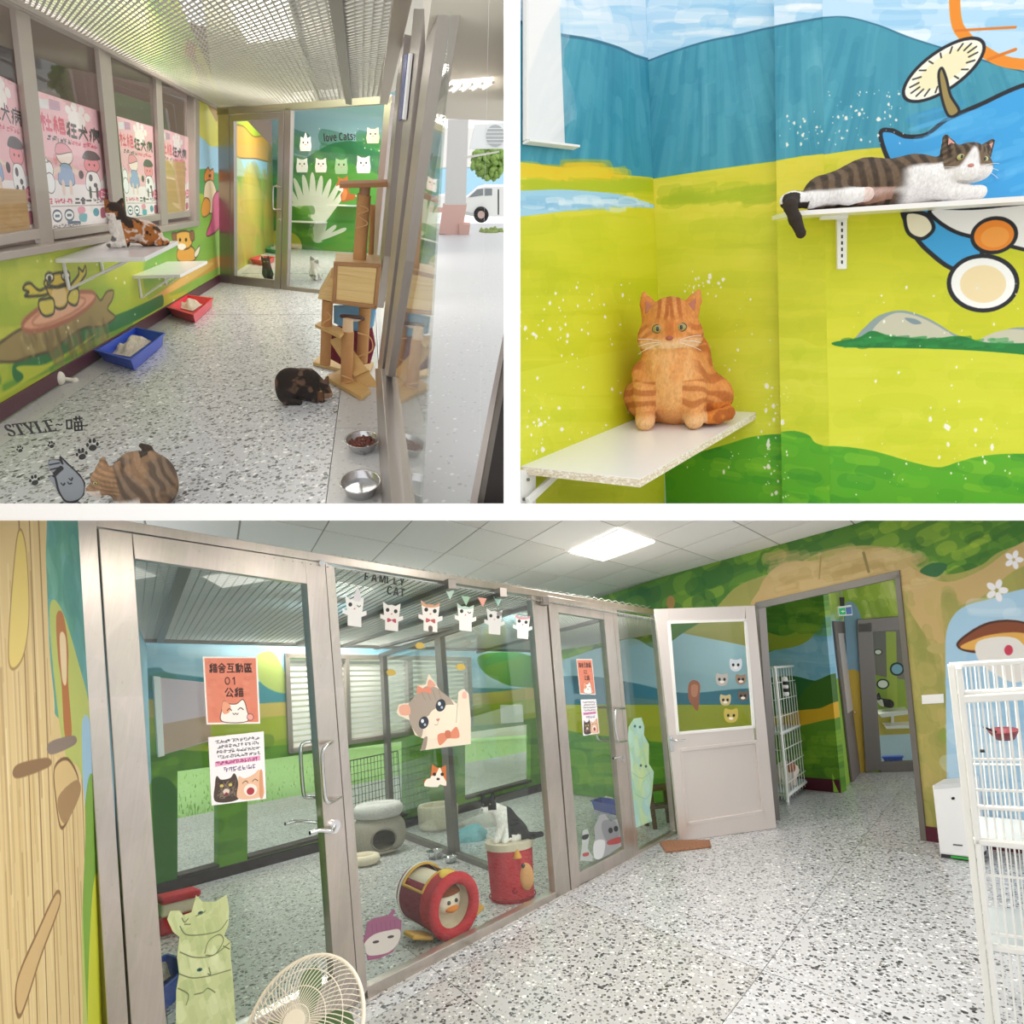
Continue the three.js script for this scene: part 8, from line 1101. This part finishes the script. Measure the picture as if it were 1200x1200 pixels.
{ // litter trays and red bag seen low through the large door
  litterTray('blue litter tray behind the stacked cats sticker', [[150, 1140], [196, 1118], [226, 1128], [190, 1158]], 0.12, std(0x2448a8, 0.4), [[164, 1140], [196, 1124], [216, 1130], [188, 1150]], 0.05, fl3, R3);
  const p = fl3.hit(206, 1090), t = thing('cat_bed', 'red soft box bed with a pale lining by the enclosure side wall', 'pet bed', p, R3.toEye(p, 0.3)), k = -p.z / F; own('base', new RoundedBoxGeometry(44 * k, 18 * k, 30 * k, 4, 5 * k), redPlush, t, [0, 9 * k, 0]); own('roof', new RoundedBoxGeometry(44 * k, 8 * k, 30 * k, 4, 3.5 * k), redPlush, t, [0, 36 * k, 0]); own('lining', new RoundedBoxGeometry(40 * k, 18 * k, 24 * k, 3, 4 * k), creamPlush, t, [0, 26 * k, -2 * k]);
}
{ // brown wooden stool in the second enclosure
  const [t, k] = stand3('wooden_stool', 'brown wooden stool behind the end pane beside the open door', 'stool', 776, 968, 0.4), w = std(0x5c3a24, 0.6); own('seat', new RoundedBoxGeometry(34 * k, 4 * k, 30 * k, 2, 1 * k), w, t, [0, 42 * k, 0]); own('lower_shelf', new RoundedBoxGeometry(28 * k, 3 * k, 24 * k, 2, 1 * k), w, t, [0, 22 * k, 0]); for (const sx of [-1, 1]) for (const sz of [-1, 1]) own('leg', new THREE.BoxGeometry(4 * k, 42 * k, 4 * k), w, t, [sx * 14 * k, 21 * k, sz * 12 * k]);
}
// ---- air purifier by the far wall
{
  const P = R3.wall([1101, 1005], [1142, 1011]), t = thing('air_purifier', 'white floor air purifier standing by the maroon skirting', 'air purifier', P.hit(1101, 1005), P.q), q = (n, p, z0, z1, m, b = 0) => slab(n, P, p, z0, z1, m, t, [], b);
  q('case', [[1092, 921], [1133, 918], [1143, 1006], [1101, 1001]], -0.2, 0, plasticWhite, 0.012); q('base_strip', [[1102, 1000], [1142, 1005], [1142, 1011], [1102, 1005.5]], -0.19, -0.012, std(0x3c3c40, 0.5)); q('green_reflection', [[1114, 1003], [1142, 1006.5], [1142, 1009], [1114, 1005.5]], -0.012, -0.004, std(0x3fb04c, 0.5)); q('sensor', oval(1117, 935.5, 2, 1.6), 0, 0.004, dark); q('label_mark', [[1117, 989], [1128, 990], [1128, 991.4], [1117, 990.4]], 0, 0.003, std(0x5a5a60, 0.5)); q('top_grille', [[1094, 920], [1131, 917.5], [1131.5, 922], [1094.5, 925]], -0.17, 0.002, std(0xd8dade, 0.5), 0.002);  // green strip at the foot is a reflection put in as colour
}
// ---- white wire cages on castors
function cagePanel(P, q, t, nv, rows, r, name = 'wires') { // q: tl, tr, br, bl pixels
  const Q = inQuad(q.map((p) => P.p2(...p))), g = [], tube = (a, b, w) => { const l = Math.hypot(b[0] - a[0], b[1] - a[1]), c = new THREE.BoxGeometry(l, w, w); c.rotateZ(Math.atan2(b[1] - a[1], b[0] - a[0])); c.translate((a[0] + b[0]) / 2, (a[1] + b[1]) / 2, 0); g.push(c); };
  for (let i = 0; i <= nv; i++) tube(Q(i / nv, 0), Q(i / nv, 1), r); for (const v of rows) tube(Q(0, v), Q(1, v), r * 1.2); const m = put(name, mergeGeometries(g), wireWhite, t, P.o, P.q); m.userData.kind = 'stuff'; return (u, v) => P.at(...Q(u, v));
}
{
  const Pr = R3.wall([924, 942], [952, 921]), Pl = R3.wall([924, 942], [891, 936]), base = fl3.hit(924, 945), t = thing('wire_cage', 'tall white wire cage on castors in the corridor', 'cage', base, R3.toEye(base));
  const a = cagePanel(Pr, [[908, 782], [938, 780], [951, 916], [923, 938]], t, 10, [0.12, 0.25, 0.38, 0.5, 0.63, 0.75, 0.88], 0.007), b = cagePanel(Pl, [[884, 784], [908, 782], [923, 938], [896, 932]], t, 8, [0.12, 0.25, 0.38, 0.5, 0.63, 0.75, 0.88], 0.007);
  for (const [f, u] of [[a, 0], [a, 1], [b, 0]]) rod('corner_post', f(u, -0.0), f(u, 1.01), 0.018, 0.018, wireWhite, t, 10); for (const v of [0, 0.5, 0.97]) { rod('rail', a(0, v), a(1, v), 0.014, 0.014, wireWhite, t, 10); rod('rail', b(0, v), b(1, v), 0.014, 0.014, wireWhite, t, 10); }
  for (const v of [0.5, 0.95]) { const A = b(0, v), B = b(1, v), C = a(1, v), D = A.clone().add(C).sub(B), dn = (p) => p.clone().addScaledVector(R3.n, -0.02); put('tray', hexa([A, B, C, D], [A, B, C, D].map(dn)), std(0xb8c4c8, 0.5), t); }
  for (const p of [a(0, 1.02), a(1, 1.02), b(0, 1.02)]) { put('castor', new THREE.TorusGeometry(0.026, 0.014, 8, 16), std(0xc9c9c9, 0.5), t, p.clone().addScaledVector(R3.n, -0.02), Pr.q); }
  const o = thing('cloth_heap', 'white and rust cloth heap inside the corridor cage', 'cloth', a(0.35, 0.93).addScaledVector(Pr.n, -0.1)); const g = new THREE.SphereGeometry(0.12, 20, 12).scale(1.1, 1.2, 0.7), pp = g.attributes.position; for (let i = 0; i < pp.count; i++) { const s = 0.7 + 0.6 * noise3(pp.getX(i) * 20, pp.getY(i) * 20, pp.getZ(i) * 20); pp.setXYZ(i, pp.getX(i) * s, pp.getY(i) * s, pp.getZ(i) * s); } g.computeVertexNormals(); own('fold', g, std(0xe2d4c8, 0.95), o, [0, 0.1, 0]); own('rust_fold', new THREE.SphereGeometry(0.05, 14, 10).scale(1, 1.4, 0.6), std(0xa8603c, 0.95), o, [0.03, 0.2, 0.05]);
  const bd = thing('zebra_toy', 'black and white striped toy hung on the corridor cage', 'toy', a(0.22, 0.14)); for (let i = 0; i < 5; i++) put('stripe_block', new THREE.SphereGeometry(0.035, 12, 8), i % 2 ? inkBlack : whitePaint, bd, a(0.24, 0.1 + i * 0.028).addScaledVector(Pr.n, 0.02));
}
{
  const Pf = R3.wall([1167, 1236], [1300, 1262]), Ps = R3.wall([1167, 1236], [1152, 1120]), base = fl3.hit(1167, 1236), t = thing('wire_cage', 'large white wire cage standing beside the air purifier', 'cage', base, R3.toEye(base));
  const a = cagePanel(Pf, [[1117, 780], [1262, 772], [1310, 1262], [1166, 1232]], t, 14, [0.085, 0.25, 0.33, 0.55, 0.7], 0.006);
  const post = (p, q, w, n = 'corner_post', z = 0) => bar(n, Pf.shift(z), p, q, w, -0.012, 0.012, wireWhite, t, 0.004);
  post([1114.5, 779], [1165, 1236], 0.022); post([1123, 782], [1174, 1238], 0.018, 'door_post', 0.02); post([1113, 779.5], [1262, 771.5], 0.016, 'rail'); post([1119, 812], [1266, 804], 0.012, 'rail'); post([1128, 819], [1266, 812], 0.026, 'rail', 0.02); post([1141, 985], [1286, 1000], 0.02, 'rail', 0.02); post([1133, 945], [1280, 952], 0.012, 'rail'); post([1153, 1108], [1296, 1128], 0.02, 'rail');
  const bk = Pf.shift(-0.5); cagePanel(bk, [[1121, 782], [1255, 775], [1290, 1190], [1158, 1168]], t, 12, [0.1, 0.3, 0.5, 0.75], 0.005, 'back_wires');
  for (const y of [987, 1112]) { const A = Pf.hit(1141 + (y - 987) * 0.1, y), B = Pf.hit(1290, y + 16), dp = Pf.n.clone().multiplyScalar(-0.5).addScaledVector(R3.n, Pf.n.dot(R3.n) * 0.5), C = B.clone().add(dp), D = A.clone().add(dp), dn = (p) => p.clone().addScaledVector(R3.n, -0.008); put('tray', hexa([A, B, C, D], [A, B, C, D].map(dn)), std(0xc4ccce, 0.4), t); }
  const bp = Pf.shift(-0.2), bo = thing('feeding_cup', 'dark red feeding cup hooked inside the large wire cage', 'cup', bp.hit(1172, 862), bp.q); put('cup', new THREE.LatheGeometry([[0, -0.026], [0.03, -0.024], [0.045, 0], [0.048, 0.008], [0.042, 0.003], [0, -0.014]].map(([x, y]) => new THREE.Vector2(x, y)), 24), std(0x7a2c38, 0.4), bo, bp.hit(1176, 858), bp.q); rod('hook', bp.hit(1152, 852), bp.hit(1168, 858), 0.004, 0.004, dark, bo, 6); rod('hook', bp.hit(1148, 880), bp.hit(1154, 880), 0.006, 0.006, dark, bo, 6);
}
// ---- desk fan with cream wire guard, low in front of the glass door
{
  const c = EYE.clone().addScaledVector(ray(356, 1206), 1.75), k = 1.75 / F, dir = V(-0.25, 0.75, 0.62).normalize(), q = new THREE.Quaternion().setFromUnitVectors(V(0, 0, 1), dir), cream = std(0xe6dfcf, 0.45), t = thing('desk_fan', 'cream wire guarded fan tilted up before the large glass door', 'fan', c, q), R = 74 * k;
  const g = [], ring = (r, z, w) => { const b = new THREE.TorusGeometry(r, w, 6, 48); b.translate(0, 0, z); g.push(b); }, zf = (r) => R * 0.34 * Math.sqrt(Math.max(0, 1 - (r / R) ** 2)); ring(R, 0, 0.0045); for (const s of [0.25, 0.5, 0.75]) ring(R * s, zf(R * s), 0.0014);
  for (let i = 0; i < 64; i++) { const a = i / 64 * 6.283, pts = []; for (let j = 1; j <= 8; j++) { const r = R * (0.18 + 0.82 * (j - 1) / 7), aa = a + 0.5 * (1 - r / R); pts.push(V(Math.cos(aa) * r, Math.sin(aa) * r, zf(r))); } g.push(new THREE.TubeGeometry(new THREE.CatmullRomCurve3(pts), 10, 0.0014, 4)); }
  const gm = own('front_guard', mergeGeometries(g.map((b) => b.toNonIndexed ? b.toNonIndexed() : b)), cream, t); gm.userData.kind = 'stuff'; const g2 = []; for (let i = 0; i < 40; i++) { const a = i / 40 * 6.283, pts = []; for (let j = 0; j <= 6; j++) { const r = R * (0.2 + 0.8 * j / 6); pts.push(V(Math.cos(a) * r, Math.sin(a) * r, -zf(r) * 1.1)); } g2.push(new THREE.TubeGeometry(new THREE.CatmullRomCurve3(pts), 8, 0.0014, 4)); } const gb = own('rear_guard', mergeGeometries(g2), cream, t); gb.userData.kind = 'stuff';
  own('guard_rim', new THREE.TorusGeometry(R, 0.006, 10, 60), cream, t); own('guard_badge', new THREE.CylinderGeometry(R * 0.18, R * 0.18, 0.01, 28).rotateX(Math.PI / 2), cream, t, [0, 0, zf(R * 0.15)]); own('motor', new THREE.CylinderGeometry(R * 0.25, R * 0.22, R * 0.6, 24).rotateX(Math.PI / 2), cream, t, [0, 0, -R * 0.65]);
  for (let i = 0; i < 4; i++) { const b = new THREE.Shape(); b.moveTo(0.1 * R, 0); b.bezierCurveTo(0.4 * R, 0.36 * R, 0.8 * R, 0.4 * R, 0.84 * R, 0.12 * R); b.bezierCurveTo(0.8 * R, -0.1 * R, 0.4 * R, -0.12 * R, 0.1 * R, 0); const bg = new THREE.ExtrudeGeometry(b, { depth: 0.003, bevelEnabled: false }); bg.rotateX(0.3); bg.rotateZ(i * Math.PI / 2); own('blade', bg, std(0x5c7a52, 0.35), t, [0, 0, -R * 0.05]); }
  const foot = fl3.hit(...pixelOf(c.clone().addScaledVector(V(0, -1, -0.1), 0.4))); const fp = c.clone().addScaledVector(dir, -R * 0.8); const tt = (fp.clone().sub(fl3.o).dot(R3.n)), ft = fp.clone().addScaledVector(R3.n, -tt); rod('stem', ft, fp, 0.02, 0.016, cream, t); put('foot', new THREE.CylinderGeometry(0.12, 0.14, 0.03, 32), cream, t, ft.clone().addScaledVector(R3.n, 0.016), new THREE.Quaternion().setFromUnitVectors(V(0, 1, 0), R3.n));
}
// ---- small things behind the corridor door
{
  const Z = R3.wall([1010, 893], [1095, 890]).shift(0.12), pos = Z.hit(1040, 830), k = -pos.z / F; makeCat({ label: 'small dark and white cat on the shelf behind the corridor door', pos, q: R3.toEye(pos), unit: k, cell: 0.8, fluff: 0.1, chains: [[4, [3, 5, 0, 5], [-4, 7, 0, 4.5]], [2, [-8, 12, 1, 4]], [1, [-10, 15, 1, 1.8], [-11, 18, 1, 0.6]], [1, [-6, 15, 1, 1.8], [-5, 18, 1, 0.6]]], paint: (x, y) => (x < -3 && y < 10 ? hex('#e8e4de') : hex('#2a2624')), eyes: [[-9.5, 12.6, 4.6, 0.6, 0xa8a050], [-6.8, 12.6, 4.6, 0.6, 0xa8a050]] });
  const b = fl3.hit(1048, 896), t = thing('litter_tray', 'blue litter tray behind the corridor glass door', 'litter tray', b, R3.toEye(b)), kk = -b.z / F; own('tub', new THREE.CylinderGeometry(14 * kk, 12 * kk, 9 * kk, 4, 1).rotateY(0.78).scale(1, 1, 0.6), std(0x2c48a8, 0.4), t, [0, 5 * kk, 0.1]); own('rim', new THREE.BoxGeometry(22 * kk, 1.4 * kk, 14 * kk), std(0x3458c0, 0.4), t, [0, 9.6 * kk, 0.1]);
}
// lamp added beyond the opening to brighten the dark corridor
areaLamp(CE3, [[930, 706], [960, 704], [962, 696], [936, 698]], 45, 'ceiling_light', 'added ceiling panel that brightens the corridor beyond the painted opening');

scene.traverse((o) => { if (o.isMesh) { o.castShadow = true; o.receiveShadow = true; } });
renderer.render(scene, camera);
